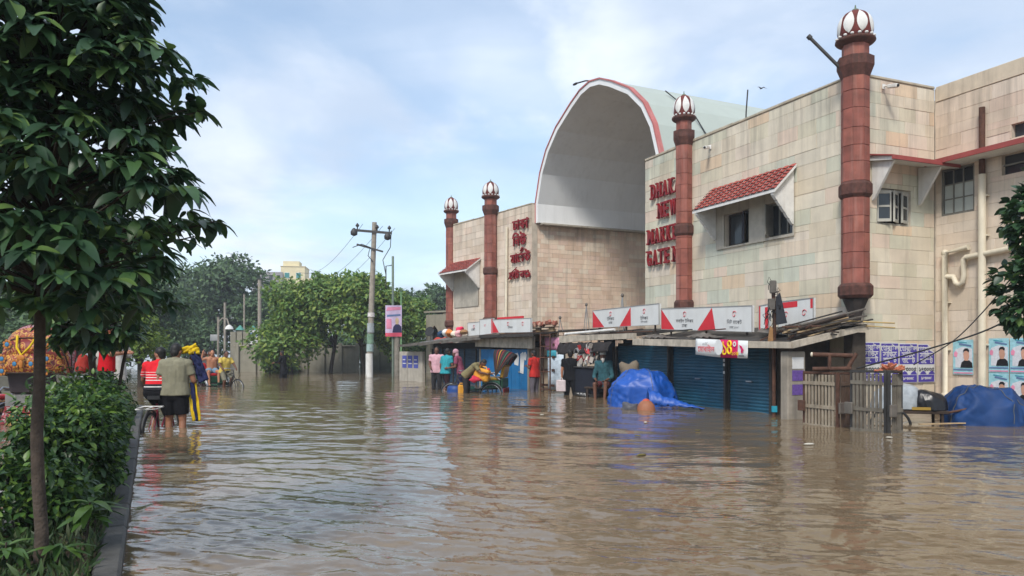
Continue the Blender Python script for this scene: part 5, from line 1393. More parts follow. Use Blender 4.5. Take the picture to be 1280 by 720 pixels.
fr_o, fr_m = leaf_mats('far_leaf', [(0.0655, 0.12, 0.0513), (0.0832, 0.1464, 0.057), (0.0554, 0.1032, 0.0479), (0.1033, 0.174, 0.0627)], .6, .2)
yl_o, yl_m = leaf_mats('yellow_leaf', [(.12, .20, .03), (.16, .24, .035), (.09, .165, .03), (.19, .26, .04)], .5, .35)
bark = M('bark', srgb(72, 62, 54), rough=.9, var=.35, scale=14, bump=.5, bscale=60)
bark_dk = M('bark_dark', srgb(58, 50, 42), rough=.9, var=.35, scale=14, bump=.5)

def limb_tube(mb, pts, r0, r1, n=7):
    k = len(pts); mb.tube(pts, [r0 + (r1 - r0) * i / (k - 1) for i in range(k)], n)

def far_tree(label, x, y, h, w, base, mats, bk, n=5200, ls=.22, seed=0, group='trees beyond the flooded street', trunk_r=.13, lobes=15, shape=1.0, forks=3):
    """crown from base to h above the water, w wide"""
    rr = random.Random(seed); g = np.random.default_rng(seed)
    t = thing('tree', label, 'tree', (x, y, BED), 0, group)
    H = h - BED; b = base - BED; ch = H - b
    mb = MB()
    top = Vector((rr.uniform(-.1, .1) * w, 0, b + ch * .35))
    limb_tube(mb, [(0, 0, 0), (rr.uniform(-.06, .06), 0, b * .5), tuple(top * .7 + Vector((0, 0, b * .3))), tuple(top)], trunk_r, trunk_r * .6)
    C = []
    for i in range(lobes):
        a = rr.uniform(0, 6.28); u = rr.random() ** .6; zz = rr.random()
        rad = w / 2 * (math.sin(math.pi * min(.97, zz ** shape * .8 + .17))) ** .7
        C.append((Vector((math.cos(a) * rad * u * .72, math.sin(a) * rad * u * .72, b + ch * (.12 + .74 * zz))), w * rr.uniform(.14, .25)))
    for i, (c, r_) in enumerate(C[:forks * 3]):
        limb_tube(mb, [tuple(top * .55 + Vector((0, 0, b * .2))), tuple((top + c) / 2 + Vector((0, 0, -.1 * ch))), tuple(c)], trunk_r * .45, trunk_r * .12, 5)
    mb.build('trunk', bk, t)
    wts = np.array([r_ ** 2 for c, r_ in C]); idx = g.choice(len(C), n, p=wts / wts.sum())
    cc = np.array([c[:] for c, r_ in C])[idx]; cr = np.array([r_ for c, r_ in C])[idx]
    d = g.normal(size=(n, 3)); d /= np.linalg.norm(d, axis=1, keepdims=True)
    d[:, 2] = np.where(g.random(n) < .6, np.abs(d[:, 2]), d[:, 2])
    rad = (.62 + .45 * g.random(n) ** .6) * cr * (1 + .18 * np.sin(7 * d[:, 0] + 5 * d[:, 2] + cc[:, 0] * 3))
    P = cc + d * rad[:, None] * [1, 1, .8]
    P[:, 2] = np.clip(P[:, 2], b * .85, None)
    dirs = d * [1, 1, .5] + g.normal(size=(n, 3)) * .7 - [0, 0, .25]
    lv, lf = leaf_mesh(1.0, .62, 2, .25, .2)
    me = scatter('crown', lv, lf, P, dirs, d + g.normal(size=(n, 3)) * .5 + [0, 0, .6], ls * g.uniform(.6, 1.25, n), mats[1])
    link('crown', me, t)
    return t

# ------------------------------------------------------------------ median with kerb, hedge and street tree
MO = Vector((-2.26, 4.45, 0)); MR = math.atan2(.905, -.426) - R(90)   # local y runs along the median
def med(x, y, z=0):
    v = Matrix.Rotation(MR, 3, 'Z') @ Vector((x, y, z)); return MO + v
kerb_m = M('kerb_concrete', srgb(78, 77, 74), rough=.7, var=.3, scale=7, bump=.4, bscale=50, streak=.3)
soil_m = M('soil', srgb(66, 54, 40), var=.4, scale=12, bump=.8, bscale=30)
kerb = thing('kerb', None, None); kerb['kind'] = 'structure'; kerb.location = MO; kerb.rotation_euler = (0, 0, MR)
rr = random.Random(2)
for side, (a, b) in enumerate(((-.145, 0.0), (-.86, -.72))):
    y = -4.0
    while y < 13.9:
        l = min(rr.uniform(.85, 1.05), 14.05 - y); mb = MB()
        mb.box(a + rr.uniform(-.006, .006), b + rr.uniform(-.006, .006), y + .004, y + l - .004, BED, .085 + rr.uniform(-.008, .008), 0, .018)
        mb.build('kerb_stone', kerb_m, kerb); y += l
mb = MB(); mb.box(-.71, -.155, 13.85, 14.04, BED, .085, 0, .018); mb.build('kerb_stone', kerb_m, kerb)
g = np.random.default_rng(5); nx, ny = 14, 240
xs = np.linspace(-.715, -.15, nx); ys_ = np.linspace(-4, 13.84, ny)
Xs, Ys = np.meshgrid(xs, ys_); Zs = .055 + .03 * np.sin(7 * Xs + 3 * Ys) * np.sin(4.3 * Ys) + .03 * g.random(Xs.shape)
P_ = np.stack([Xs, Ys, Zs], -1).reshape(-1, 3); ii = np.arange(nx * ny).reshape(ny, nx)
o = link('soil', np_mesh('soil', P_, np.stack([ii[:-1, :-1], ii[:-1, 1:], ii[1:, 1:], ii[1:, :-1]], -1).reshape(-1, 4), soil_m, True), kind='structure')
o.location = MO; o.rotation_euler = (0, 0, MR)
# short ground plants
n = 7800; P_ = np.c_[g.uniform(-.71, -.13, n), g.uniform(-3.5, 13.5, n), g.uniform(.06, .10, n)]
d = np.c_[g.normal(0, .6, n), g.normal(0, .6, n), g.uniform(.4, 1.4, n)]
lv, lf = leaf_mesh(1, .22, 2, .3, .1)
o = link('ground_cover', scatter('ground_cover', lv, lf, P_, d, g.normal(size=(n, 3)), g.uniform(.05, .13, n), M('ground_leaf', None, rough=.5, var=.2, bump=0, rand='island', transl=.2, pal=[(.035, .07, .02), (.05, .09, .022), (.06, .08, .03), (.026, .055, .018)])), kind='stuff')
o.location = MO; o.rotation_euler = (0, 0, MR)

def shrub(label, y, x, w, l, h, n, seed, pal=(hd_o, hd_m), ls=.062, nobj=0):
    g = np.random.default_rng(seed); rr = random.Random(seed)
    c = med(x, y, .06)
    t = thing('shrub', label, 'shrub', c, MR, 'leafy shrubs along the median')
    mb = MB()
    for i in range(9):
        a = rr.uniform(0, 6.28); e = Vector((math.cos(a) * w * .34, math.sin(a) * l * .34, h * rr.uniform(.55, .95)))
        limb_tube(mb, [(rr.uniform(-.05, .05), rr.uniform(-.05, .05), -.05), tuple(e * .5 + Vector((0, 0, h * .1))), tuple(e)], .011, .004, 5)
    mb.build('stem', bark_dk, t)
    L = [(Vector((rr.uniform(-.3, .3) * w, rr.uniform(-.36, .36) * l, h * rr.uniform(.2, .84))), rr.uniform(.20, .34)) for i in range(13)]
    idx = g.integers(0, len(L), n); cc = np.array([q[0][:] for q in L])[idx]; cr = np.array([q[1] for q in L])[idx] * min(w, h)
    d = g.normal(size=(n, 3)); d /= np.linalg.norm(d, axis=1, keepdims=True)
    P = cc + d * (cr * (.35 + .75 * g.random(n) ** .55))[:, None]
    P[:, 2] = np.clip(P[:, 2], .02, None)
    keep = np.ones(n, bool)
    lv, lf = leaf_mesh(1, .55, 3, .3, .25)
    dirs = d * [1, 1, .35] + g.normal(size=(n, 3)) * .55 + [0, 0, -.2]
    o = link('foliage', scatter('foliage', lv, lf, P, dirs, d * .4 + g.normal(size=(n, 3)) * .35 + [0, 0, 1], ls * g.uniform(.55, 1.25, n), pal[1]), t)
    return t
shrub('leafy shrub with its edge spilling over the kerb behind the slim trunk', 1.85, -.43, .72, 1.2, .92, 3800, 1, ls=.068)
shrub('low spreading shrub at the foot of the row spilling over the far kerb', 1.25, -.52, .88, .85, .58, 2600, 9, ls=.066)
shrub('leafy shrub second from the slim trunk on the median', 2.75, -.50, .84, 1.1, .95, 3400, 2)
shrub('leafy shrub in the middle of the median row', 3.7, -.50, .80, 1.1, .98, 3000, 3)
shrub('bright leafy shrub beside the small forked trunk', 4.7, -.50, .82, 1.1, 1.0, 3000, 4)
shrub('bright leafy shrub at the far end of the median by the cyclist', 5.8, -.50, .80, 1.2, 1.0, 3200, 5)

# big-leaved sapling at the foot of the trunk
def sapling(label, x, y, n, L, seed, h):
    rr = random.Random(seed); t = thing('sapling', label, 'plant', med(x, y, .06), MR, 'big-leaved saplings at the trunk foot')
    mb = MB(); limb_tube(mb, [(0, 0, -.03), (.02, .01, h * .5), (.03, .02, h)], .009, .005, 6); mb.build('stem', bark_dk, t)
    lv, lf = leaf_mesh(L, L * .34, 5, .55, .2)
    me = np_mesh('leaf', lv, lf, M('sapling_leaf', None, rough=.35, var=.2, bump=0, rand='object', transl=.25, pal=[(.06, .13, .025), (.09, .17, .03), (.045, .10, .022)]), True)
    for i in range(n):
        a = i * 2.4 + rr.uniform(-.3, .3); el = rr.uniform(-.1, .6)
        d = Vector((math.cos(a) * math.cos(el), math.sin(a) * math.cos(el), math.sin(el)))
        x_ = d.cross(Vector((0, 0, 1))).normalized(); z_ = x_.cross(d)
        m = Matrix(((x_.x, d.x, z_.x, .03), (x_.y, d.y, z_.y, .02), (x_.z, d.z, z_.z, h * rr.uniform(.55, 1.02)), (0, 0, 0, 1))) @ Matrix.Scale(rr.uniform(.7, 1.15), 4)
        o = link('leaf', me, t); o.matrix_basis = m
sapling('sapling with long drooping bright green leaves right of the slim trunk'.replace('right of', 'beside'), -.22, .42, 17, .20, 1, .30)
sapling('low sapling with long leaves tucked between trunk and far kerb', -.60, .02, 12, .17, 2, .18)
sapling('small sapling with broad leaves close to the near kerb', -.34, -.05, 10, .15, 3, .16)

def street_tree(label, base, axis_pts, radf, z0, z1, nwh, L, W, trunk_r, seed, mats, group, nleaf=8, trunks=1, hide_behind=True):
    rr = random.Random(seed); g = np.random.default_rng(seed)
    t = thing('tree', label, 'tree', base, 0, group)
    A = [Vector(p) for p in axis_pts]
    def axis(z):
        for a, b in zip(A, A[1:]):
            if a.z <= z <= b.z: return a.lerp(b, (z - a.z) / (b.z - a.z))
        return A[-1] if z > A[-1].z else A[0]
    tb = bpy.data.objects.new('trunk', None); COL.objects.link(tb); tb.parent = t
    mb = MB(); k = 14
    pts = [axis(A[0].z + (A[-1].z - A[0].z) * i / k) + Vector((.008 * math.sin(i * 1.7), .008 * math.cos(i * 1.3), 0)) for i in range(k + 1)]
    mb.tube(pts, [trunk_r * (1.25 if i == 0 else 1) * (1 - .75 * (i / k) ** 1.4) for i in range(k + 1)], 12); mb.build('stem', bark, tb)
    pos, dirs, ups = [], [], []
    br = MB()
    for i in range(nwh):
        z = z0 + (z1 - z0) * (rr.random() ** .92); a = rr.uniform(0, 6.283)
        tier = .86 + .16 * math.sin(z * 9.5 + a * .9)
        rmax = radf(z) * tier; u = rr.random() ** .42; r_ = rmax * u
        c = axis(z) + Vector((math.cos(a) * r_, math.sin(a) * r_, 0)); c.z = z + .10 * (1 - u)
        if i % 5 == 0 and z > z0 + .18:
            s = axis(max(z0 + .12, z - .10 - .25 * u)); br.tube([s, (s + c) / 2 + Vector((0, 0, .02)), c], [.012, .008, .004], 5)
        outv = Vector((math.cos(a), math.sin(a), .15))
        for q in range(nleaf):
            b = q * 6.283 / nleaf + rr.uniform(-.3, .3)
            d = (outv * rr.uniform(.35, .95) + Vector((math.cos(b), math.sin(b), 0)) * .8 + Vector((0, 0, rr.uniform(-.55, .25))))
            d.normalize(); pos.append(c + d * .015); dirs.append(d); ups.append(Vector((0, 0, 1)) + outv * .3 + Vector((rr.uniform(-.35, .35), rr.uniform(-.35, .35), 0)))
    br.build('branch', bark_dk, t, kind='stuff')
    P, D, U = np.array([p[:] for p in pos]), np.array([p[:] for p in dirs]), np.array([p[:] for p in ups])
    n = len(P); S = g.uniform(.45, 1.25, n)
    Wp = P + np.array(base)
    # leaves nearest the camera and within the frame become leaf objects of their own
    ax = np.array([axis(z)[:] for z in P[:, 2]]); outd = P - ax; rel = (outd[:, :2] * (-(np.array(base)[:2] + ax[:, :2]))).sum(1)
    inf = np.array([in_frame(Vector(p)) for p in Wp])
    score = np.where(inf, rel + 10, rel); order = np.argsort(-score)
    top, rest = order[:300], order[300:]
    variants = []
    for v in range(3):
        lv, lf = leaf_mesh(L * (.95 + .06 * v), W * (1 + .08 * v), 5, .42 + .14 * v, .22); variants.append(np_mesh('leaf', lv, lf, mats[0], True))
    Rm = rot_from(D, U)
    for j in top:
        m = Matrix(np.vstack([np.c_[Rm[j] * S[j], P[j]], [0, 0, 0, 1]]).tolist())
        o = bpy.data.objects.new('leaf', variants[j % 3]); COL.objects.link(o); o.parent = t; o.matrix_basis = m
    lv, lf = leaf_mesh(L, W, 4, .5, .22)
    link('foliage', scatter('foliage', lv, lf, P[rest], D[rest], U[rest], S[rest], mats[1]), t, kind='stuff')
    return t
def rad_main(z):
    K = [(1.38, .52), (1.47, .72), (1.62, .84), (1.80, .95), (2.05, .96), (2.3, .84), (2.5, .78), (2.8, .74), (3.0, .66), (3.25, .50), (3.5, .36), (3.75, .15)]
    for (a, b), (c, d) in zip(K, K[1:]):
        if a <= z <= c: return b + (d - b) * (z - a) / (c - a)
    return .2
street_tree('dark street tree with slim bare trunk and dense drooping crown on the near median', (-2.64, 4.30, .03), [(0, 0, 0), (-.01, 0, .8), (-.015, .0, 1.4), (.04, 0, 2.2), (.10, 0, 3.0), (.12, 0, 3.75)],
            rad_main, 1.46, 3.72, 1040, .122, .058, .035, 3, (dk_o, dk_m), 'street trees on the median')
def rad_b(z): return .18 + .58 * math.sin(math.pi * min(1, max(0, (z - 1.15) / 2.1))) ** .6
p = med(-.42, 4.25, .03)
street_tree('second dark street tree behind the first with leaning forked trunk', p[:], [(0, 0, 0), (.02, 0, .7), (.0, 0, 1.3), (-.05, 0, 2.4), (-.05, 0, 3.0)], rad_b, 1.30, 3.2, 480, .15, .072, .042, 8, (dk_o, dk_m), 'street trees on the median')
mb = MB(); limb_tube(mb, [(-4.40, 8.42, .05), (-4.36, 8.42, .6), (-4.28, 8.45, 1.15), (-4.16, 8.5, 1.8)], .022, .016, 8)
o = mb.build('trunk_fork', bark_dk); tag(o, 'bare leaning stem growing next to the second street tree', 'stem')
# leafy tree whose branch reaches in over the cables
def right_tree():
    base = (5.75, 7.3, BED); t = thing('tree', 'broad-leaved branch of a tree reaching in over the cyan posters', 'tree', base)
    rr = random.Random(5); g = np.random.default_rng(15)
    mb = MB(); limb_tube(mb, [(0, 0, 0), (.03, 0, 1.2), (-.05, 0, 2.2), (-.2, 0, 3.0), (-.25, 0, 3.6)], .09, .03, 10); mb.build('trunk', bark_dk, t)
    L = [((5.06, 7.2, 2.52), .40), ((5.03, 7.2, 1.86), .46), ((5.5, 7.3, 2.9), .5), ((5.75, 7.3, 2.2), .6), ((5.75, 7.3, 3.4), .5), ((5.6, 7.3, 1.7), .45), ((5.00, 7.15, 2.24), .18)]
    pos, D, U = [], [], []
    bm = MB()
    for c, r_ in L:
        c = Vector(c) - Vector(base)
        bm.tube([(-.05, 0, max(.9, c.z - .45)), tuple((c + Vector((0, 0, c.z - .3))) * .5 if False else (c * .6 + Vector((-.02, 0, (c.z - .3) * .4)))), tuple(c)], [.03, .02, .008], 6)
        for i in range(int(520 * r_ * r_ / .2)):
            d = Vector((rr.gauss(0, 1), rr.gauss(0, 1), rr.gauss(0, 1))).normalized(); p = c + d * r_ * (rr.random() ** .45)
            for q in range(4):
                dd = (d * .7 + Vector((rr.gauss(0, .6), rr.gauss(0, .6), rr.gauss(0, .4)))).normalized(); pos.append(p[:]); D.append(dd[:]); U.append((rr.gauss(0, .4), rr.gauss(0, .4), 1))
    bm.build('branch', bark_dk, t, kind='stuff')
    P, D, U = np.array(pos), np.array(D), np.array(U); S = g.uniform(.7, 1.2, len(P))
    Wp = P + np.array(base); sc = np.array([(1 if in_frame(Vector(p), .0) else 0) for p in Wp]) * 10 - Wp[:, 1] - .8 * Wp[:, 0]
    order = np.argsort(-sc); Rm = rot_from(D, U)
    lv, lf = leaf_mesh(.095, .064, 4, .3, .2); v = np_mesh('leaf', lv, lf, dk_o, True)
    for j in order[:260]:
        o = bpy.data.objects.new('leaf', v); COL.objects.link(o); o.parent = t; o.matrix_basis = Matrix(np.vstack([np.c_[Rm[j] * S[j], P[j]], [0, 0, 0, 1]]).tolist())
    r = order[260:]; link('foliage', scatter('foliage', lv, lf, P[r], D[r], U[r], S[r], dk_m), t, kind='stuff')
right_tree()

# ------------------------------------------------------------------ trees beyond the flood
MID = (md_o, md_m); FAR = (fr_o, fr_m); YEL = (yl_o, yl_m)
far_tree('round bright tree with low skirt standing before the cream wall', -12.1, 42, 4.95, 5.2, .45, MID, bark_dk, 6800, .24, 1)
far_tree('bright tree with two dark trunks behind the wading figure', -10.2, 43, 5.5, 5.4, .9, MID, bark_dk, 7200, .24, 2)
far_tree('tallest bright tree just behind the utility pole', -8.2, 42.5, 5.6, 5.2, .9, MID, bark_dk, 6800, .24, 3)
far_tree('smaller green tree behind the pole with the pink banner', -6.7, 43.5, 4.8, 3.6, .9, MID, bark_dk, 5200, .22, 4)
far_tree('huge dark tree towering over the street end', -26.2, 70, 9.6, 9.6, 2.0, FAR, bark_dk, 8000, .42, 5, trunk_r=.25, lobes=22)
far_tree('dark tree below the huge one near the rickshaw riders', -27.5, 62, 6.2, 6.5, 1.2, FAR, bark_dk, 5200, .38, 6)
far_tree('dark tree in front of the grey flat block', -21.6, 66, 6.2, 5.4, 1.0, FAR, bark_dk, 5200, .38, 7)
far_tree('dark tree filling the gap behind the bright round tree', -17.4, 60, 5.6, 5.2, 1.0, FAR, bark_dk, 4600, .36, 8)
far_tree('tall dark tree rising behind the far turret', -8.2, 76, 8.3, 6.6, 3.0, FAR, bark_dk, 5600, .42, 9)
far_tree('low bright tree behind the blue shop roof', -6.2, 50, 4.5, 3.4, 1.5, MID, bark_dk, 3600, .25, 10)
far_tree('dark tree between the far turret and the hill of green', -11.6, 78, 7.2, 6.0, 2.0, FAR, bark_dk, 4600, .42, 16)
far_tree('yellow-green bush tree behind the cyclist', -13.3, 27.5, 2.5, 2.0, .75, YEL, bark_dk, 2600, .13, 11, lobes=12)
far_tree('dark shade tree behind the painted rickshaw', -21.5, 36, 5.6, 6.4, 1.1, FAR, bark_dk, 5200, .26, 12)
far_tree('dark shade tree at the edge of the view behind the rickshaw', -27.5, 38, 6.2, 7.0, 1.0, FAR, bark_dk, 5200, .28, 13)
far_tree('dark shade tree behind the person in the red polo', -18.6, 33, 4.6, 5.0, 1.0, FAR, bark_dk, 4600, .24, 14)
far_tree('dark tree between the yellow bush and the huge tree', -21.5, 46, 5.2, 6.0, 1.0, FAR, bark_dk, 5000, .30, 15)
far_tree('low dark bush at the foot of the cream gate wall', -13.9, 44, 1.35, 1.6, .15, FAR, bark_dk, 1200, .18, 17, lobes=9, trunk_r=.05)
for i, (x, y, h, w) in enumerate(((-44, 75, 9, 11), (-34, 82, 9.5, 11), (-16, 92, 7.8, 10), (-3, 95, 7, 12))):
    far_tree('distant dark tree in the backdrop, %s' % ['farthest out behind the painted rickshaw', 'behind the huge street-end tree', 'behind the cream flat block', 'hidden behind the Bengali wing'][i], x, y, h, w, 1.5, FAR, bark_dk, 4200, .55, 30 + i, 'distant trees closing the street')

# ------------------------------------------------------------------ walls, flats and street furniture beyond
cream_wall = M('cream_wall', srgb(140, 136, 122), var=.12, streak=.5, streak_col=(.12, .11, .09))
bw = thing('boundary_wall', 'cream boundary wall with pilasters behind the bright trees', 'wall', (0, 0, 0))
mb = MB(); mb.box(-17.0, -9.4, 47.0, 47.2, BED, 1.55); mb.build('panel', cream_wall, bw)
for i in range(8):
    x = -16.9 + i * 1.05; mb = MB(); mb.box(x, x + .22, 46.85, 46.997, BED, 1.75, 0, .01); mb.build('pilaster', cream_wall, bw)
mb = MB(); mb.box(-17.0, -9.4, 46.9, 47.25, 1.553, 1.62); mb.build('coping', fascia_m, bw)
gw = thing('boundary_wall', 'grey green boundary wall behind the utility pole', 'wall', (0, 0, 0))
mb = MB(); mb.box(-9.35, -3.0, 47.3, 47.5, BED, 1.7); mb.build('panel', M('moss_wall', srgb(84, 88, 76), var=.25, streak=.5), gw)
for i in range(7):
    x = -9.2 + i * .95; mb = MB(); mb.box(x, x + .12, 47.2, 47.297, BED, 1.72); mb.build('pilaster', M('moss_wall', None), gw)
gp = thing('gate_pillars', 'pale fluted gate wall with small green pyramid tops at the street end', 'wall', (0, 0, 0))
for i in range(5):
    x = -18.35 + i * .42; mb = MB(); mb.box(x, x + .36, 50, 50.3, BED, 2.5 + .12 * (i % 2), 0, .01); mb.build('pillar', cream_wall, gp)
mb = MB(); mb.box(-18.4, -16.2, 50.32, 50.5, BED, 2.3); mb.build('panel', cream_wall, gp)
for i in (1, 3):
    x = -18.35 + i * .42 + .18; mb = MB(); mb.lathe([(.34, 2.63), (.02, 2.95)], 4, (x, 50.15, 0), smooth=False, ph=R(45)); mb.build('pyramid_top', M('green_roof', srgb(70, 140, 128), rough=.6), gp)
sg = thing('notice_board', 'pale notice board fixed to the fluted gate wall', 'sign', (0, 0, 0)); mb = MB(); mb.box(-17.1, -16.5, 49.88, 49.94, 1.7, 2.6, 0, .01); mb.build('panel', paper, sg)
mb = MB(); mb.box(-17.05, -16.55, 49.87, 49.878, 2.2, 2.45); mb.build('print', M('title_blue', None), sg)
for i, (x, y, w_) in enumerate(((-24, 58, 6), (-30, 56, 6), (-20, 64, 5.5), (-36, 54, 7), (-27, 44, 5), (-12.5, 62, 7), (-17, 63, 6))):
    far_tree('low dark thicket closing the gap %s' % ['under the huge dark tree', 'behind the painted rickshaw hood', 'beside the curved lamp pole', 'out at the edge of the view', 'behind the red polo man', 'over the cream boundary wall', 'beside the fluted gate wall'][i], x, y, 3.0 + .3 * (i % 3), w_, .0, FAR, bark_dk, 4200, .30, 50 + i, 'thickets along the far bank', trunk_r=.08)
for i, (x, y, w_, h_) in enumerate(((-13.9, 46.0, 2.4, 1.5), (-6.0, 46.2, 2.6, 1.7))):
    far_tree('low bright bush against the boundary wall %s' % ['beside the fluted gate wall', 'behind the slim banner pole'][i], x, y, h_, w_, .0, MID, bark_dk, 2600, .24, 70 + i, 'bushes against the boundary wall', trunk_r=.05)
lf_ = thing('boundary_wall', 'low grey banded wall in the shade behind the painted rickshaw', 'wall', (0, 0, 0))
for i in range(5):
    mb = MB(); mb.box(-21.5, -11.9, 22.8 + .03 * (i % 2), 23.0, BED + .3 * i + .003, BED + .3 * (i + 1) - .003); mb.build('band', M('shade_wall', srgb(96, 94, 84), var=.3, streak=.6), lf_)

fl = thing('flat_block', 'pale grey flat block with dark windows above the trees', 'building', (-41.5, 130, 0), R(8))
mb = MB(); mb.box(-2.4, 2.6, 0, 6, BED, 14.6); mb.build('wall', M('flat_grey', srgb(140, 138, 140), var=.12), fl)
for f_ in range(6):
    z = 13.0 - 2.3 * f_; mb = MB(); mb.box(-2.5, 2.7, -.5, -.01, z - .5, z - .3); mb.build('balcony_slab', M('flat_pale', srgb(176, 172, 170), var=.1), fl)
    for i in range(4):
        w = bpy.data.objects.new('window', None); COL.objects.link(w); w.parent = fl; x = -2.1 + i * 1.2
        mb = MB(); mb.box(x, x + .75, -.06, -.012, z + .1, z + 1.15); mb.build('frame', M('flat_pale', None), w); mb = MB(); mb.box(x + .07, x + .68, -.075, -.062, z + .17, z + 1.08); mb.build('pane', glass_dark, w)
fc = thing('flat_block', 'cream flat block with stepped roof above the trees', 'building', (-37.8, 131, 0), R(8))
cf = M('flat_cream', srgb(212, 200, 164), var=.08)
mb = MB(); mb.box(-1.6, 2.4, 0, 6, BED, 15.6); mb.build('wall', cf, fc); mb = MB(); mb.box(-1.3, 1.4, .6, 4, 15.605, 16.6); mb.build('stair_tower', cf, fc)
mb = MB(); mb.box(2.405, 5.6, .5, 6, BED, 13.7); mb.build('lower_wing', cf, fc)
for f_ in range(6):
    for i in range(2):
        w = bpy.data.objects.new('window', None); COL.objects.link(w); w.parent = fc; x = -1.0 + i * 1.9; z = 13.6 - 2.3 * f_
        mb = MB(); mb.box(x, x + .9, -.05, -.005, z, z + 1.0); mb.build('frame', white_paint, w); mb = MB(); mb.box(x + .07, x + .83, -.065, -.052, z + .07, z + .93); mb.build('pane', M('teal_glass', srgb(60, 130, 128), rough=.3), w)
mb = MB(); mb.box(-1.7, 2.5, -.1, 6.1, 15.61, 15.7); mb.build('parapet', cf, fc)

ab = thing('arched_building', 'small pale building with two pointed arches and a red awning past the far turret', 'building', (-4.55, 44.0, 0), R(-35))
mb = MB()
def arch_hole(x0, x1, zb, zs):
    m = (x0 + x1) / 2; return [(x0, zb)] + [(x0, zs)] + [(x0 + (m - x0) * .35, zs + .35), (m, zs + .58), (x1 - (x1 - m) * .35, zs + .35)] + [(x1, zs), (x1, zb)]
def arched_panel(mb, x0, x1, z0, z1, hole, y0, y1):
    xs = [h[0] for h in hole]
    mb.prism([(x0, z0), (hole[0][0], z0)] + hole[1:4] + [(hole[3][0], z1), (x0, z1)], y0, y1, 'y'); mb.prism([(hole[3][0], z1)] + hole[3:6] + [(hole[6][0], z0), (x1, z0), (x1, z1)], y0, y1, 'y')
arched_panel(mb, -.5, .75, 1.2, 3.35, arch_hole(-.22, .48, 1.2, 2.15), 0, .2); arched_panel(mb, .753, 2.0, 1.2, 3.45, arch_hole(1.02, 1.74, 1.2, 2.2), 0, .2)
mb.box(-.5, 2.0, 0, 3, BED, 1.197); mb.box(-.5, -.3, .203, 3, 1.2, 3.3); mb.box(-.5, 2.0, 3.05, 3.25, 1.2, 3.4); mb.box(1.8, 2.0, .203, 3.0, 1.2, 3.4); mb.build('wall', cream_wall, ab)
mb = MB(); mb.box(-.6, 2.1, -.08, 3.3, 3.46, 3.56); mb.build('roof', cream_wall, ab)
mb = MB(); mb.prism([(-.6, 1.75), (0, 2.05), (0, 2.0), (-.6, 1.68)], .3, 1.7, 'x'); mb.build('awning', M('awning_red', srgb(190, 70, 60)), ab)
mb = MB(); mb.box(-.28, 1.78, .4, .45, 1.2, 3.0); mb.build('dark_room', dark_in, ab)

pole_c = M('pole_concrete', srgb(150, 142, 130), rough=.9, var=.25, scale=5, streak=.4)
up = thing('utility_pole', 'tall leaning concrete utility pole with crossarms and painted white foot', 'pole', (-6.84, 36.7, 0))
def px_(z): return .27 * z / 7.4
mb = MB(); limb_tube(mb, [(px_(-.5), 0, BED), (px_(1), 0, 1), (px_(4), 0, 4), (px_(7.42), 0, 7.42)], .17, .11, 10); mb.build('shaft', pole_c, up)
mb = MB(); mb.lathe([(.175, 0), (.172, 1.15)], 12, (px_(.5), 0, 0.0), caps=False); mb.build('white_band', white_paint, up)
for z0, z1, c in ((1.25, 1.6, (150, 170, 168)), (1.62, 2.1, (112, 140, 118)), (2.15, 2.6, (156, 164, 166)), (2.9, 3.1, (206, 200, 196))):
    mb = MB(); mb.lathe([(.172, z0), (.168, z1)], 12, (px_((z0 + z1) / 2), 0, 0), caps=False); mb.build('pasted_bill', M('bill_%d' % c[0], srgb(*c), var=.3, scale=10), up)
mb = MB(); mb.bar((-.6, -.14, 7.02), (1.12, -.14, 6.88), .09, .11); mb.build('crossarm', dark_metal, up)
mb = MB(); mb.bar((-.55, -.14, 6.35), (.7, -.14, 6.0), .07, .08); mb.build('crossarm', dark_metal, up)
for x, z in ((-.52, 7.06), (.42, 6.98), (1.0, 6.94)):
    mb = MB(); mb.lathe([(.03, 0), (.03, .12), (.08, .14), (.09, .2), (.05, .26), (.02, .3)], 8, (x, -.14, z)); mb.build('insulator', dark_metal, up)
for x, z in ((-.68, 6.75), (.92, 6.55)):
    mb = MB(); mb.lathe([(.05, .0), (.16, .06), (.17, .2), (.10, .32), (.03, .38)], 10, (x, -.14, z)); mb.build('insulator_pot', dark_metal, up)
mb = MB(); mb.tube([(-.75, -.14, 6.2), (-.3, -.2, 6.35), (.1, -.2, 6.2), (.0, -.2, 5.8), (.25, -.2, 5.5)], .02, 5); mb.tube([(.95, -.14, 6.6), (1.1, -.14, 7.0), (1.05, -.16, 6.2), (.7, -.18, 5.6), (.85, -.2, 4.9)], .02, 5); mb.build('loose_wire', black, up, kind='stuff')
bp_ = thing('banner_pole', 'slim green-grey pole with double rails carrying the pink portrait banner', 'pole', (-6.05, 39.0, BED))
mb = MB(); mb.tube([(0, 0, 0), (0, 0, 6.5)], .06, 8); mb.build('shaft', M('pole_green', srgb(124, 138, 124), var=.2), bp_)
mb = MB(); mb.tube([(-.35, 0, 4.9), (-.35, 0, 6.0), (0, 0, 6.05)], .03, 6); mb.build('bracket', dark_metal, bp_)
mb = MB(); mb.tube([(.2, .05, 0), (.2, .05, 2.6)], .15, 8); mb.build('stump', pole_c, bp_)
mb = MB(); mb.tube([(.42, 0, 0), (.42, 0, 4.7)], .045, 6); mb.build('rail', M('rail_green', srgb(130, 170, 120), var=.2), bp_)
pb = thing('portrait_banner', 'pink and lilac portrait banner tied to the slim green-grey pole', 'banner', (-6.0, 38.85, 0), R(6))
mb = MB(); mb.box(-.40, .42, -.01, .01, 2.0, 3.58); mb.build('sheet', M('lilac_sheet', srgb(206, 186, 214), var=.12, scale=5), pb)
def bpr(nm, pts, m, d): 
    mb = MB(); mb.prism(pts, -.012 - d - .003, -.012 - d, 'y'); mb.build(nm, m, pb)
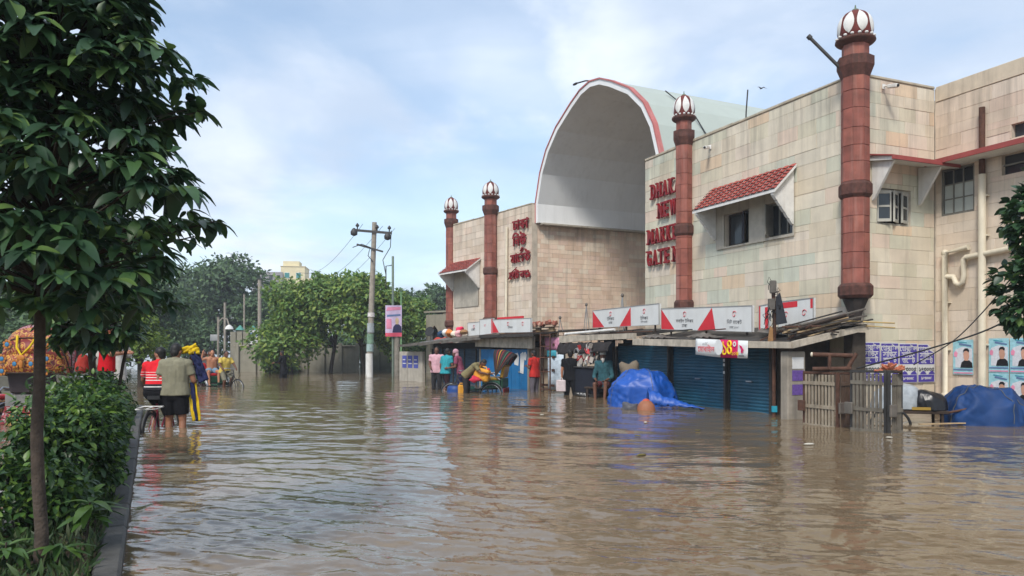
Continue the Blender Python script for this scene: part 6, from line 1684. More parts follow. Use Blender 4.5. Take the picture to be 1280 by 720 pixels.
bpr('base_stripe', [(-.4, 2.0), (.42, 2.0), (.42, 2.2), (-.4, 2.18)], M('pink_stripe', srgb(220, 90, 112)), .001); bpr('shoulders', [(-.05, 2.2), (.42, 2.2), (.4, 2.5), (.28, 2.62), (.1, 2.62), (.0, 2.5)], M('suit_navy', srgb(48, 46, 82)), .005)
bpr('face', [(.12, 2.62), (.24, 2.62), (.28, 2.8), (.24, 2.94), (.13, 2.94), (.09, 2.8)], M('face_print', srgb(200, 176, 140)), .009); bpr('title_print', [(-.35, 3.3), (.36, 3.36), (.36, 3.5), (-.3, 3.48)], pink_print, .005)
bpr('title_print', [(-.32, 3.0), (.36, 3.05), (.36, 3.14), (-.32, 3.1)], M('title_blue', None), .005); bpr('title_print', [(-.35, 2.4), (-.08, 2.4), (-.1, 2.9), (-.34, 2.9)], pink_print, .005)
def street_pole(label, x, y, h, r, arm=None):
    t = thing('street_pole', label, 'pole', (x, y, BED), 0, 'far poles at the street end'); mb = MB(); mb.tube([(0, 0, 0), (.02 * h * .2, 0, h)], r, 7); mb.build('shaft', pole_c, t)
    mb = MB(); mb.cyl((.004 * h, 0, h), (.004 * h, 0, h + .06), r * 1.4); mb.build('cap', dark_metal, t)
    if arm:
        mb = MB(); mb.tube([(0, 0, h - .4), (arm * .4, 0, h - .1), (arm * .8, 0, h - .15), (arm, 0, h - .6)], .05, 6); mb.build('arm', pole_c, t)
        mb = MB(); mb.lathe([(.30, 0), (.22, .18), (.08, .3)], 10, (arm, 0, h - .85)); mb.build('lamp_shade', white_paint, t)
street_pole('pale concrete pole between huge tree and bright round tree', -18.1, 55, 6.8, .13)
street_pole('curved lamp pole with white shade at the street end', -19.9, 52, 4.0, .08, .75)
street_pole('slim pole rising above the street-end lamp', -20.2, 54, 5.1, .09)
street_pole('thin leaning pole before the huge dark tree', -18.5, 53, 5.6, .06)
t = thing('street_sign', 'small pale sign on a thin post in the shade of the dark trees', 'sign', (-19.4, 50, BED)); mb = MB(); mb.tube([(0, 0, 0), (0, 0, 2.4)], .035); mb.build('post', dark_metal, t); mb = MB(); mb.box(-.24, .24, -.05, -.03, 2.35, 2.75, 0, .01); mb.build('plate', paper, t)
for i, (dx_, z) in enumerate(((-.52, 7.3), (.42, 7.2), (1.0, 7.1))):
    mb = MB(); a = Vector((-6.84 + .27 + dx_, 36.5, z)); b = Vector((-17.2 + .8 * i, 62, 7.6 - .5 * i)); mb.tube([a.lerp(b, q / 12) - Vector((0, 0, .9 * math.sin(math.pi * q / 12))) for q in range(13)], .012, 4)
    o = mb.build('overhead_wire', M('wire_grey', (.08, .08, .085)), None); tag(o, ['overhead wire from the pole end insulator on the open sky side', 'overhead wire from the middle insulator of the utility pole', 'overhead wire from the crossarm end facing the banner pole'][i], 'wire', 'overhead wires of the utility pole')
bd = thing('bird', 'small dark bird gliding above the thin roof rod', 'bird', (13.0, 40, 14.95), R(20)); bd.scale = (.42, .42, .42)
mb = MB(); mb.ell((0, 0, 0), (.09, .26, .08), 8, 6); mb.ell((0, .27, .03), (.06, .08, .06), 8, 6); mb.prism([(-.07, -.25), (.07, -.25), (.1, -.5), (-.1, -.5)], -.01, .01, 'z'); 
mb.add([(-.06, .12, 0), (-.06, -.12, 0), (-.4, -.05, .14), (-.38, .12, .14), (-.85, -.08, .04)], [(0, 1, 2, 3), (3, 2, 4)]); mb.add([(.06, .12, 0), (.06, -.12, 0), (.4, -.05, .14), (.38, .12, .14), (.85, -.08, .04)], [(1, 0, 3, 2), (2, 3, 4)])
mb.build('body', dark_metal, bd)
# ------------------------------------------------------------------ people
def caps(mb, a, b, ra, rb=None, n=10):
    rb = ra if rb is None else rb
    a, b = Vector(a), Vector(b); d = b - a
    if d.length < 1e-5: d = Vector((0, 0, 1e-3)); b = a + d
    d.normalize(); x = d.cross(Vector((0, 0, 1)))
    if x.length < 1e-3: x = d.cross(Vector((1, 0, 0)))
    x.normalize(); y = d.cross(x)
    rings = [(a - d * ra * math.cos(R(t)), ra * math.sin(R(t))) for t in (25, 58, 90)] + [(b + d * rb * math.cos(R(t)), rb * math.sin(R(t))) for t in (90, 58, 25)]
    vs = [a - d * ra] + [p + (x * math.cos(6.2832 * i / n) + y * math.sin(6.2832 * i / n)) * r for p, r in rings for i in range(n)] + [b + d * rb]
    e = len(vs) - 1; k = len(rings)
    fs = [(0, 1 + (i + 1) % n, 1 + i) for i in range(n)] + [(e, 1 + (k - 1) * n + i, 1 + (k - 1) * n + (i + 1) % n) for i in range(n)]
    for q in range(k - 1): fs += [(1 + q * n + i, 1 + q * n + (i + 1) % n, 1 + (q + 1) * n + (i + 1) % n, 1 + (q + 1) * n + i) for i in range(n)]
    mb.add(vs, fs, 0, True)
def remesh(name, mb, vox, mat, it=3):
    me = bpy.data.meshes.new(name); me.from_pydata(mb.v, [], mb.f)
    bm = bmesh.new(); bm.from_mesh(me)
    # every piece outward
    bmesh.ops.recalc_face_normals(bm, faces=bm.faces[:]); bm.to_mesh(me); bm.free()
    o = bpy.data.objects.new(name, me)
    r = o.modifiers.new('r', 'REMESH'); r.mode = 'VOXEL'; r.voxel_size = vox
    s = o.modifiers.new('s', 'SMOOTH'); s.iterations = it; s.factor = .5
    out_ = evaluated(o); out_.name = name; out_.materials.clear(); out_.materials.append(mat)
    out_.polygons.foreach_set('use_smooth', np.ones(len(out_.polygons), bool))
    return out_
def pose(lean=0, side=0, **over):
    J = dict(pel=(0, 0, .95), waist=(0, .0, 1.10), chest=(0, .0, 1.30), neck=(0, -.01, 1.47), head=(0, .02, 1.605),
             shL=(-.185, 0, 1.41), shR=(.185, 0, 1.41), elL=(-.235, -.02, 1.13), elR=(.235, -.02, 1.13), wrL=(-.245, .08, .90), wrR=(.245, .08, .90),
             hipL=(-.085, 0, .92), hipR=(.085, 0, .92), knL=(-.10, .03, .50), knR=(.10, .03, .50), anL=(-.10, -.02, .09), anR=(.10, -.02, .09))
    J = {k: Vector(v) for k, v in J.items()}
    M_ = Matrix.Rotation(R(-lean), 3, 'X') @ Matrix.Rotation(R(side), 3, 'Y')
    for k in ('waist', 'chest', 'neck', 'head', 'shL', 'shR', 'elL', 'elR', 'wrL', 'wrR'): J[k] = J['pel'] + M_ @ (J[k] - J['pel'])
    for k, v in over.items(): J[k] = Vector(v)
    return J
def person(label, x, y, rz, J, skin, hair, shirt=None, sleeve=.62, lower=None, lowlen=.55, hgt=1.70, stout=1.0, vox=.013, yaw=0, pitch=0, hem=.86, hands=True, extras=(), z=BED, group=None, hairless=False, skirt=False, band=None):
    t = thing('person', label, 'person', (x, y, z), rz, group)
    s = hgt / 1.70; t.scale = (s, s, s)
    st = stout
    b = MB()
    # trunk
    def trunk(m, e, top=True):
        for sx in (-1, 1):
            caps(m, J['hip' + 'LR'[sx > 0]], J['waist'] + Vector((sx * .065 * st, 0, 0)), (.105 + e) * st, (.092 + e) * st)
            caps(m, J['waist'] + Vector((sx * .065 * st, 0, 0)), J['chest'].lerp(J['sh' + 'LR'[sx > 0]], .42) + (J['chest'] - J['waist']) * .12, (.092 + e) * st, (.105 + e) * st)
            caps(m, J['chest'] + (J['sh' + 'LR'[sx > 0]] - J['chest']) * .45, J['sh' + 'LR'[sx > 0]], .10 + e, .066 + e)
        caps(m, J['pel'], J['chest'], (.10 + e) * st, (.115 + e) * st)
        caps(m, J['shL'].lerp(J['shR'], .3), J['shL'].lerp(J['shR'], .7), .075 + e, .075 + e)
    trunk(b, 0)
    caps(b, J['neck'] - (J['neck'] - J['chest']) * .35, J['neck'].lerp(J['head'], .5), .062, .052)
    H = J['head']; up = (H - J['neck']).normalized()
    Rh = Matrix.Rotation(R(yaw), 3, 'Z') @ Matrix.Rotation(R(-pitch), 3, 'X')
    hz = Rh @ Vector((0, 0, 1))
    T = Matrix.Translation(H) @ Rh.to_4x4()
    b.ell((0, 0, .02), (.076, .094, .108), 16, 12, T=T); b.ell((0, .028, -.062), (.054, .062, .058), 12, 8, T=T)
    b.ell((0, .098, -.012), (.014, .022, .026), 8, 6, T=T); b.ell((0, .088, .022), (.05, .014, .012), 8, 6, T=T); b.ell((0, .088, -.058), (.026, .012, .012), 8, 6, T=T)
    for sx in (-1, 1): b.ell((sx * .078, -.005, -.005), (.012, .024, .034), 8, 6, T=T)
    for q, sx in (('L', -1), ('R', 1)):
        caps(b, J['sh' + q], J['el' + q], .054, .043); caps(b, J['el' + q], J['wr' + q], .043, .029)
        caps(b, J['hip' + q], J['kn' + q], .086 * st, .058); caps(b, J['kn' + q], J['kn' + q].lerp(J['an' + q], .35) + Vector((0, -.015, 0)), .056, .056); caps(b, J['kn' + q].lerp(J['an' + q], .3) + Vector((0, -.012, 0)), J['an' + q], .055, .036)
        a = J['an' + q]; f = (J['kn' + q] - a); fy = Vector((0, 1, 0)) if abs(f.normalized().y) < .9 else Vector((0, 0, 1))
        caps(b, a + Vector((0, -.04, -.05)), a + fy * .15 + Vector((0, 0, -.06)), .035, .028)
        # hand: palm, four unequal bent fingers, thumb from the palm side
        w = J['wr' + q]; d = (w - J['el' + q]).normalized(); side = Vector((sx, 0, 0)); side = (side - d * side.dot(d));
        if side.length < .1: side = Vector((0, 0, 1)) - d * d.z
        side.normalize(); nrm = d.cross(side) * sx
        wv = Vector((0, 1, 0)) - d * d.y
        if wv.length < .25: wv = Vector((0, 0, 1)) - d * d.z
        wv.normalize(); cl = d.cross(wv) * sx
        if cl.dot(Vector((-sx, 0, 0))) < 0: cl = -cl
        caps(b, w + d * .015, w + d * .065, .026, .026); caps(b, w + d * .045 + wv * .018, w + d * .075 + wv * .022, .02, .016); caps(b, w + d * .045 - wv * .018, w + d * .075 - wv * .02, .02, .015)
        for fi, (o_, l) in enumerate(((.031, .070), (.011, .080), (-.010, .074), (-.030, .058))):
            p0 = w + d * .075 + wv * o_; p1 = p0 + d * l * .5 + cl * l * .12; p2 = p1 + d * l * .38 + cl * l * .36
            caps(b, p0, p1, .0098, .0092, 6); caps(b, p1, p2, .0092, .008, 6)
        p0 = w + d * .03 + wv * .028; p1 = p0 + d * .028 + wv * .030 + cl * .010; caps(b, p0, p1, .013, .011, 6); caps(b, p1, p1 + d * .030 + wv * .010 + cl * .012, .011, .009, 6)
    link('body', remesh('body', b, min(vox, .0115), skin), t)
    if not hairless:
        h = MB(); h.ell((0, -.018, .045), (.084, .093, .098), 16, 12, T=T); h.ell((0, -.045, -.01), (.070, .060, .085), 12, 9, T=T)
        link('hair', remesh('hair', h, .012, hair), t)
    for sx in (-1, 1):
        e = MB(); e.ell((sx * .032, .088, .008), (.011, .006, .006), 6, 5, T=T); e.build('eye', MATS['black'], t)
    e = MB(); e.ell((0, .098, -.058), (.022, .004, .004), 6, 4, T=T); e.build('mouth', M('lip', srgb(130, 72, 66)), t)
    if shirt:
        c = MB(); e = .017
        def shirt_trunk():
            for sx in (-1, 1):
                hp = J['hip' + 'LR'[sx > 0]]; ws = J['waist'] + Vector((sx * .065 * st, 0, 0))
                ax = (hp - ws)
                lo = hp + ax.normalized() * (.92 - hem) if ax.length > .01 else hp
                c.cyl(lo, ws, (.118 + e) * st, (.098 + e) * st, 14, smooth=True)
                caps(c, ws, J['chest'].lerp(J['sh' + 'LR'[sx > 0]], .42) + (J['chest'] - J['waist']) * .12, (.097 + e) * st, (.107 + e) * st)
                caps(c, J['chest'] + (J['sh' + 'LR'[sx > 0]] - J['chest']) * .45, J['sh' + 'LR'[sx > 0]], .10 + e, .068 + e)
            lo = J['pel'] + (J['pel'] - J['waist']).normalized() * (.95 - hem)
            c.cyl(lo, J['waist'], (.12 + e) * st, (.11 + e) * st, 14); caps(c, J['waist'], J['chest'], (.11 + e) * st, (.117 + e) * st)
            caps(c, J['shL'].lerp(J['shR'], .3), J['shL'].lerp(J['shR'], .7), .077 + e, .077 + e)
            caps(c, J['neck'] - (J['neck'] - J['chest']) * .3, J['neck'] - (J['neck'] - J['chest']) * .02, .075, .068)
        shirt_trunk()
        for q in 'LR':
            a, m_ = J['sh' + q], J['el' + q]
            if sleeve <= 1: c.cyl(a, a.lerp(m_, sleeve), .072, .068, 12)
            else:
                caps(c, a, m_, .071, .060); c.cyl(m_, m_.lerp(J['wr' + q], sleeve - 1), .058, .048, 12)
        link('shirt', remesh('shirt', c, vox, shirt, 4), t)
    if lower:
        c = MB()
        hp = (J['hipL'] + J['hipR']) / 2
        caps(c, J['hipL'], J['hipR'], .122 * st, .122 * st); caps(c, J['hipL'], J['waist'].lerp(J['pel'], .45) + Vector((-.05, 0, 0)), .115 * st, .108 * st); caps(c, J['hipR'], J['waist'].lerp(J['pel'], .45) + Vector((.05, 0, 0)), .115 * st, .108 * st)
        for q in 'LR':
            hp, kn, an = J['hip' + q], J['kn' + q], J['an' + q]
            zk = .50; f = min(1.0, max(.1, (.92 - lowlen) / .42))
            c.cyl(hp, hp.lerp(kn, f), .108 * st, (.088 if f < 1 else .078) * st, 12)
            if lowlen < .48:
                f2 = min(1, (.50 - lowlen) / .41); caps(c, hp.lerp(kn, .9), kn, .076, .074); c.cyl(kn, kn.lerp(an, f2), .074, .064, 12)
        if skirt:
            c.cyl((J['hipL'] + J['hipR']) / 2, (J['knL'] + J['knR']) / 2 - Vector((0, 0, max(0, .5 - lowlen))), .17, .19, 16)
        link('lungi' if skirt else 'trousers', remesh('lower_garment', c, vox, lower, 4), t)
    for fn in extras: fn(t, J, T)
    return t

def fabric(nm, c, **k): return M('fabric_' + nm, tuple(q * .74 for q in srgb(*c)) if c else None, rough=.9, var=.16, scale=9, bump=.7, bscale=11, spec=.2, **k)
sk1 = M('skin_brown', srgb(142, 98, 74), rough=.55, var=.08, bump=.03); sk2 = M('skin_dark', srgb(104, 70, 54), rough=.55, var=.08, bump=.03); sk3 = M('skin_tan', srgb(170, 118, 90), rough=.55, var=.08, bump=.03)
hair_b = M('hair_black', (.012, .011, .010), rough=.55, var=.3); grey_beard = M('beard_white', srgb(200, 196, 190), rough=.9)
RED, WHT, BLK = srgb(206, 28, 40), srgb(214, 210, 206), (.014, .014, .018)
striped = M('fabric_striped', None, rough=.9, var=.12, scale=9, bump=.2, stripes=(2, [(.80, BLK), (1.10, WHT), (1.115, BLK), (1.155, RED), (1.21, WHT), (1.222, RED), (1.255, WHT), (1.27, RED), (1.30, WHT), (1.312, RED), (1.345, WHT), (1.352, RED), (1.7, RED)]))

# man in olive polo with the yellow and navy cloth
J = pose(2, elR=(.28, .03, 1.14), wrR=(.22, .22, 1.02), elL=(-.27, -.04, 1.14), wrL=(-.20, .04, .95), head=(.0, .05, 1.60), knL=(-.11, .05, .5), knR=(.12, -.01, .5), anL=(-.12, .02, .09), anR=(.13, -.06, .09))
om = person('man in olive grey polo and black shorts wading with his back turned', -5.70, 13.0, R(4), J, sk1, hair_b, fabric('olive', (142, 138, 116)), .66, fabric('black', (24, 24, 28)), .60, 1.80, 1.16, .011, yaw=-12, pitch=14, hem=.90)
t = thing('striped_cloth', 'folded yellow and navy striped cloth hanging from the arm of the olive-shirted man', 'cloth', (-5.70, 13.0, 0), R(4))
yel, nav = fabric('yellow', (232, 196, 40)), fabric('navy', (40, 46, 84))
def ribbon(name, P0, P1, w0, w1, mat, parent, n=22, wob=.012, thick=.012, nrm=(0, -1, 0), seed=0):
    P0, P1 = Vector(P0), Vector(P1); d = (P1 - P0); s_ = d.normalized().cross(Vector(nrm)).normalized(); vs = []
    for i in range(n + 1):
        f = i / n; c = P0 + d * f; w = w0 + (w1 - w0) * f
        for j in range(6):
            q = j / 5 - .5; vs.append(c + s_ * w * q * 2 + Vector(nrm) * (wob * math.sin(6 * f + 9 * q + seed) + .5 * wob * math.sin(17 * f + seed)))
    mb = MB(); mb.add(vs, [(6 * i + j, 6 * i + j + 1, 6 * i + j + 7, 6 * i + j + 6) for i in range(n) for j in range(5)], 0, True)
    o = mb.build(name, mat, parent); o.modifiers.new('thickness', 'SOLIDIFY').thickness = thick
    return o
ribbon('yellow_strip', (.205, .05, .74), (.315, .0, .10), .030, .028, yel, t, seed=1); ribbon('navy_strip', (.255, .045, .76), (.355, -.005, .10), .034, .026, nav, t, seed=2); ribbon('yellow_strip', (.305, .05, .74), (.395, .0, .10), .026, .026, yel, t, seed=3)
ribbon('navy_fold', (.235, .10, 1.30), (.47, .05, .78), .05, .075, nav, t, wob=.03, thick=.03, seed=4)
ribbon('navy_fold', (.30, .12, 1.28), (.38, .10, .82), .06, .05, nav, t, wob=.03, thick=.02, seed=7)
ribbon('yellow_fold', (.06, .10, 1.27), (.33, .11, 1.36), .035, .075, yel, t, wob=.025, thick=.03, seed=5)
ribbon('yellow_fold', (.20, .09, 1.27), (.36, .10, 1.30), .03, .055, yel, t, wob=.02, thick=.02, seed=6)

def wheel(parent, c, r, mat_rim=steel, axis='x', tyre=.022, nsp=18, label=None):
    w = bpy.data.objects.new('wheel', None); COL.objects.link(w); w.parent = parent; w.location = c
    m = MB(); m.tube([(0, r * math.cos(R(a)), r * math.sin(R(a))) for a in range(0, 360, 12)], tyre, 7, closed=True); m.build('tyre', black, w)
    m = MB(); m.tube([(0, (r - tyre * 1.3) * math.cos(R(a)), (r - tyre * 1.3) * math.sin(R(a))) for a in range(0, 360, 15)], tyre * .55, 6, closed=True); m.build('rim', mat_rim, w)
    m = MB()
    for i in range(nsp):
        a = 2 * math.pi * i / nsp; m.tube([(.02 * (-1) ** i, .02 * math.cos(a + .4), .02 * math.sin(a + .4)), (0, (r - tyre) * math.cos(a), (r - tyre) * math.sin(a))], .003, 3)
    m.build('spokes', steel, w, kind='stuff')
    m = MB(); m.cyl((-.045, 0, 0), (.045, 0, 0), .025); m.build('hub', steel, w)
    return w
bike_red = M('bike_paint', srgb(120, 28, 48), rough=.35, var=.1)
bk = thing('bicycle', 'dark red bicycle ridden by the man in the striped shirt', 'bicycle', (-5.98, 12.7, BED), R(6))
wheel(bk, (0, 0, .34), .34); wheel(bk, (0, 1.05, .34), .34)
m = MB()
for a, b_ in (((0, .42, .28), (0, .30, .82)), ((0, .32, .76), (0, .86, .86)), ((0, .42, .28), (0, .88, .74)), ((0, .86, .93), (0, .90, .66))): m.tube([a, b_], .018, 7)
for sx in (-.05, .05): m.tube([(sx, 0, .34), (sx * .6, .42, .28)], .012, 6); m.tube([(sx, 0, .34), (sx * .4, .31, .78)], .010, 6); m.tube([(sx, 1.05, .34), (sx * .6, .90, .68)], .014, 6)
m.build('frame', bike_red, bk)
m = MB(); m.tube([(-.27, .70, .98), (-.2, .80, 1.0), (0, .86, .97), (.2, .80, 1.0), (.27, .70, .98)], .014, 7); m.build('handlebar', steel, bk)
m = MB(); m.prism([(-.10, .14), (.10, .14), (.04, .46), (-.04, .46)], .90, .96, 'z'); m.build('saddle', black, bk)
m = MB(); m.tube([(-.16, -.20, .76), (.16, -.20, .76), (.16, .16, .78), (-.16, .16, .78)], .012, 6, closed=True); m.bar((0, -.2, .76), (0, .16, .78), .02, .012); m.build('carrier', white_paint, bk)
m = MB(); m.tube([(0, .42 + .0, .28), (.09, .42, .28), (.09, .44, .14)], .012); m.tube([(0, .42, .28), (-.09, .42, .28), (-.09, .40, .42)], .012); m.build('crank', steel, bk)
m = MB(); m.tube([(0, .39 * math.cos(R(a)), .34 + .39 * math.sin(R(a))) for a in range(30, 181, 15)], .02, 6); m.build('mudguard', dark_metal, bk)
J = pose(14, pel=(0, .28, 1.02), hipL=(-.09, .28, 1.0), hipR=(.09, .28, 1.0), knL=(-.12, .62, .82), knR=(.12, .55, .58), anL=(-.11, .44, .44), anR=(.11, .46, .20))
dy = Vector((0, .28, .07))
for k in ('waist', 'chest', 'neck', 'head', 'shL', 'shR'): J[k] = J[k] + Vector((0, .27, .06)) if k not in () else J[k]
J['elL'] = Vector((-.29, .50, 1.22)); J['elR'] = Vector((.28, .50, 1.22)); J['wrL'] = Vector((-.27, .69, 1.02)); J['wrR'] = Vector((.27, .69, 1.02))
def mask(t, J, T):
    m = MB(); m.ell((0, .052, -.052), (.062, .062, .05), 12, 8, T=T); m.build('face_mask', black, t)
person('cyclist in red, white and black striped shirt with a dark face mask', -5.98, 12.7, R(6), J, sk1, hair_b, striped, .72, fabric('black', None), .55, 1.70, 1.02, .012, yaw=62, pitch=4, extras=(mask,), hem=.95)

J = pose(3, elL=(-.25, .06, 1.16), wrL=(-.08, .30, 1.20), elR=(.25, .06, 1.16), wrR=(.10, .28, 1.18), head=(0, .06, 1.58))
person('man in bright red polo looking down at his hands beside the second street tree', -7.02, 13.3, R(-62), J, sk3, hair_b, fabric('red', (208, 24, 36)), .62, fabric('black', None), .1, 1.72, 1.05, .012, pitch=22, z=.06)
t = thing('backpack', 'orange red backpack hanging behind the man in the bright red polo', 'bag', (-7.33, 13.12, .98), R(-62))
m = MB(); caps(m, (0, 0, .02), (0, 0, .18), .10, .085); caps(m, (0, -.06, 0), (0, -.06, .08), .065); link('pack', remesh('pack', m, .014, fabric('orange_red', (176, 62, 52))), t)
m = MB(); m.tube([(-.09, .1, .28), (-.1, .2, .2), (-.08, .1, -.04)], .015, 5); m.build('strap', black, t)
J = pose(0, elR=(.25, .08, 1.15), wrR=(.2, .28, 1.12))
person('person in long loose white shirt standing between the two thin trunks', -7.42, 14.3, R(20), J, sk2, hair_b, fabric('white', (212, 208, 200)), 1.7, fabric('white', None), .1, 1.70, 1.05, .014, hem=.66, z=.06)

# far rickshaw riders and waders
J = pose(5, elL=(-.24, .1, 1.2), wrL=(-.1, .2, 1.0))
person('wader in grey shirt walking beside the far rickshaw', -11.25, 28.6, R(200), J, sk2, hair_b, fabric('grey', (112, 116, 118)), .65, fabric('grey_trousers', (136, 132, 134)), .3, 1.68, 1.0, .016)
J = pose(0)
person('wader with orange and blue shirt walking behind the grey-shirted one', -11.75, 29.4, R(180), J, sk2, hair_b, M('fabric_orange_blue', None, rough=.9, var=.15, stripes=(2, [(.8, srgb(46, 84, 130)), (1.3, srgb(214, 120, 84)), (1.7, srgb(214, 120, 84))])), .65, fabric('navy', None), .2, 1.66, 1.0, .017)
J = pose(6, elL=(-.24, .12, 1.2), wrL=(-.28, .34, 1.15), elR=(.24, .1, 1.2), wrR=(.3, .3, 1.15))
person('wader in black robe crossing the street before the bright trees', -10.85, 36.5, R(80), J, sk2, M('head_cloth', (.02, .02, .022)), fabric('black', None), 1.9, fabric('black', None), .3, 1.68, 1.05, .018, hem=.6, skirt=True)
# by the blue shop
J = pose(0, elR=(.24, .02, 1.15), wrR=(.16, .2, 1.02))
person('man in pale pink shirt facing out beside the teal-shirted man', -2.52, 25.7, R(175), J, sk2, hair_b, fabric('pale_pink', (226, 178, 188)), .6, fabric('charcoal', (52, 52, 56)), .3, 1.68, 1.0, .015, z=BED + .12)
J = pose(8, knL=(-.10, .2, .55), anL=(-.1, .05, .14), knR=(.1, -.02, .5), anR=(.1, -.28, .12), elR=(.26, .06, 1.16), wrR=(.25, .28, 1.08))
person('man in checked teal shirt striding through the water beside the pink one', -2.18, 25.2, R(-40), J, sk2, hair_b, M('fabric_teal_check', srgb(44, 140, 150), rough=.9, var=.35, scale=26, bump=.2), .7, fabric('dark_maroon', (56, 34, 40)), .35, 1.66, 1.02, .015, z=BED + .1)
J = pose(16, elL=(-.25, .14, 1.12), wrL=(-.2, .4, 1.08), elR=(.25, .14, 1.12), wrR=(.2, .4, 1.08))
def scarf(t, J, T):
    m = MB(); m.ell((0, -.012, .04), (.094, .105, .105), 14, 10, T=T); m.ell((0, -.05, -.07), (.08, .07, .12), 12, 8, T=T)
    link('head_scarf', remesh('head_scarf', m, .015, fabric('scarf_pink', (206, 160, 172))), t)
person('rickshaw puller in plum checked shirt and pale pink head scarf', -1.66, 25.1, R(80), J, sk2, hair_b, M('fabric_plum', srgb(128, 62, 84), rough=.9, var=.4, scale=24, bump=.2), .7, fabric('navy', None), .3, 1.68, 1.0, .015, extras=(scarf,), z=BED + .08)
J = pose(52, head=(0, .56, 1.30), elL=(-.24, .55, 1.02), wrL=(-.18, .74, .98), elR=(.24, .55, 1.02), wrR=(.18, .74, .98))
person('man bent double in khaki shirt and dark trousers next to the yellow jerrican', -1.42, 23.7, R(-105), J, sk2, hair_b, fabric('khaki', (138, 128, 92)), .7, fabric('charcoal', None), .2, 1.68, 1.02, .014, pitch=50, z=BED + .04)
t = thing('jerrican', 'yellow plastic jerrican carried by the bent man', 'can', (-.92, 23.55, .56), R(-18))
jy = M('jerrican_yellow', srgb(206, 146, 48), rough=.45, var=.1)
Tt = Matrix.Rotation(R(14), 4, 'Y')
m = MB(); m.box(-.24, .24, -.13, .13, -.19, .19, 0, .045, T=Tt); m.box(-.17, .17, -.145, -.125, -.12, .12, 0, .008, T=Tt); m.build('body', jy, t)
m = MB(); m.tube([Tt @ Vector(p) for p in ((-.13, 0, .19), (-.11, 0, .25), (.09, 0, .25), (.11, 0, .19))], .02, 7); m.build('handle', jy, t)
m = MB(); m.cyl(Tt @ Vector((.17, 0, .18)), Tt @ Vector((.17, 0, .24)), .035); m.build('cap', M('cap_red', srgb(200, 50, 50)), t)
sack('pinkish red bundle held under the yellow jerrican', (0, 0), 0, -1.12, 23.4, .42, (.17, .13, .1), fabric('pinkish_red', (220, 60, 84)), 3, 'cloth_bundle')
t = thing('drum', 'blue plastic drum standing in water between puller and bent man', 'drum', (-1.78, 24.2, BED - .22))
m = MB(); m.lathe([(.24, 0), (.27, .04), (.27, .35), (.285, .38), (.27, .41), (.27, .70), (.25, .80), (.2, .84)], 20); m.build('body', M('drum_blue', srgb(26, 62, 122), rough=.5, var=.12), t)
m = MB(); m.lathe([(.21, .845), (.21, .88), (.1, .89)], 20); m.build('lid', black, t)
t = thing('jerrican', 'second yellow jerrican floating beside the blue drum', 'can', (-1.56, 23.9, .03), R(10))
m = MB(); m.box(-.12, .12, -.1, .1, -.2, .2, 0, .035); m.build('body', jy, t); m = MB(); m.tube([(-.07, 0, .2), (-.06, 0, .25), (.05, 0, .25), (.06, 0, .2)], .016, 6); m.build('handle', jy, t)
J = pose(2, elL=(-.24, .04, 1.16), wrL=(-.12, .24, 1.22), head=(0, .04, 1.6), elR=(.23, .0, 1.14), wrR=(.2, .12, .93))
person('man in rust red shirt and patterned trousers beside the bright blue doors', .72, 24.3, R(50), J, sk2, hair_b, fabric('rust_red', (204, 52, 46)), .7, M('fabric_camouflage', None, rough=.9, var=.2, bump=.1, pal=[srgb(70, 66, 76), srgb(96, 90, 98)], rand='object'), .15, 1.68, 1.02, .014, pitch=10, z=BED + .02)
J = pose(0, elL=(-.24, .0, 1.14), wrL=(-.25, .06, .90), elR=(.22, .04, 1.16), wrR=(.12, .22, 1.06), anR=(.16, -.08, .1), knR=(.13, 0, .5))
person('man in black shirt and trousers seen from behind at the dark cart', 1.70, 22.4, R(-12), J, sk3, hair_b, fabric('black', None), .6, fabric('black', None), .3, 1.72, 1.04, .013, z=BED - .02)
t = thing('shopping_bag', 'white shopping bag hanging from the hand of the black-shirted man', 'bag', (1.43, 22.36, .10), R(-12))
m = MB(); m.box(-.14, .14, -.07, .07, 0, .34, 0, .02); m.build('bag', fabric('bag_white', (222, 206, 206)), t); m = MB(); m.tube([(-.06, 0, .34), (-.03, .01, .40), (.02, .01, .40), (.06, 0, .34)], .008, 5); m.build('handle', paper, t)
# seated elder
bn2 = thing('bench', 'dark low bench in the water under the seated elder', 'bench', (2.58, 21.25, BED), R(-25))
m = MB(); m.box(-.55, .65, -.18, .22, .66, .71, 0, .008); m.build('seat', wood_dark, bn2)
for x in (-.48, .58):
    for y in (-.12, .16): m = MB(); m.box(x - .03, x + .03, y - .03, y + .03, 0, .658); m.build('leg', wood_dark, bn2)
J = pose(10, pel=(0, 0, .80), hipL=(-.09, 0, .80), hipR=(.09, 0, .80), knL=(-.17, .42, .84), knR=(.15, .43, .82), anL=(-.16, .50, .36), anR=(.12, .46, .36))
for k in ('waist', 'chest', 'neck', 'head', 'shL', 'shR'): J[k] = J[k] + Vector((0, 0, 0))
J['elL'] = Vector((-.27, .12, 1.02)); J['elR'] = Vector((.27, .12, 1.02)); J['wrL'] = Vector((-.16, .34, .93)); J['wrR'] = Vector((.14, .34, .93))
def cap_beard(t, J, T):
    m = MB(); m.lathe([(.086, .05), (.088, .075), (.082, .115), (.05, .14), (.01, .147)], 18); m.v = [tuple(T @ Vector((p[0], p[1] * 1.15 - .008, p[2]))) for p in m.v]; m.build('cap', fabric('cap_white', (222, 222, 218)), t)
    m = MB(); m.ell((0, .07, -.085), (.052, .04, .055), 12, 8, T=T); m.ell((0, .065, -.13), (.034, .03, .05), 10, 7, T=T); link('beard', remesh('beard', m, .012, grey_beard), t)
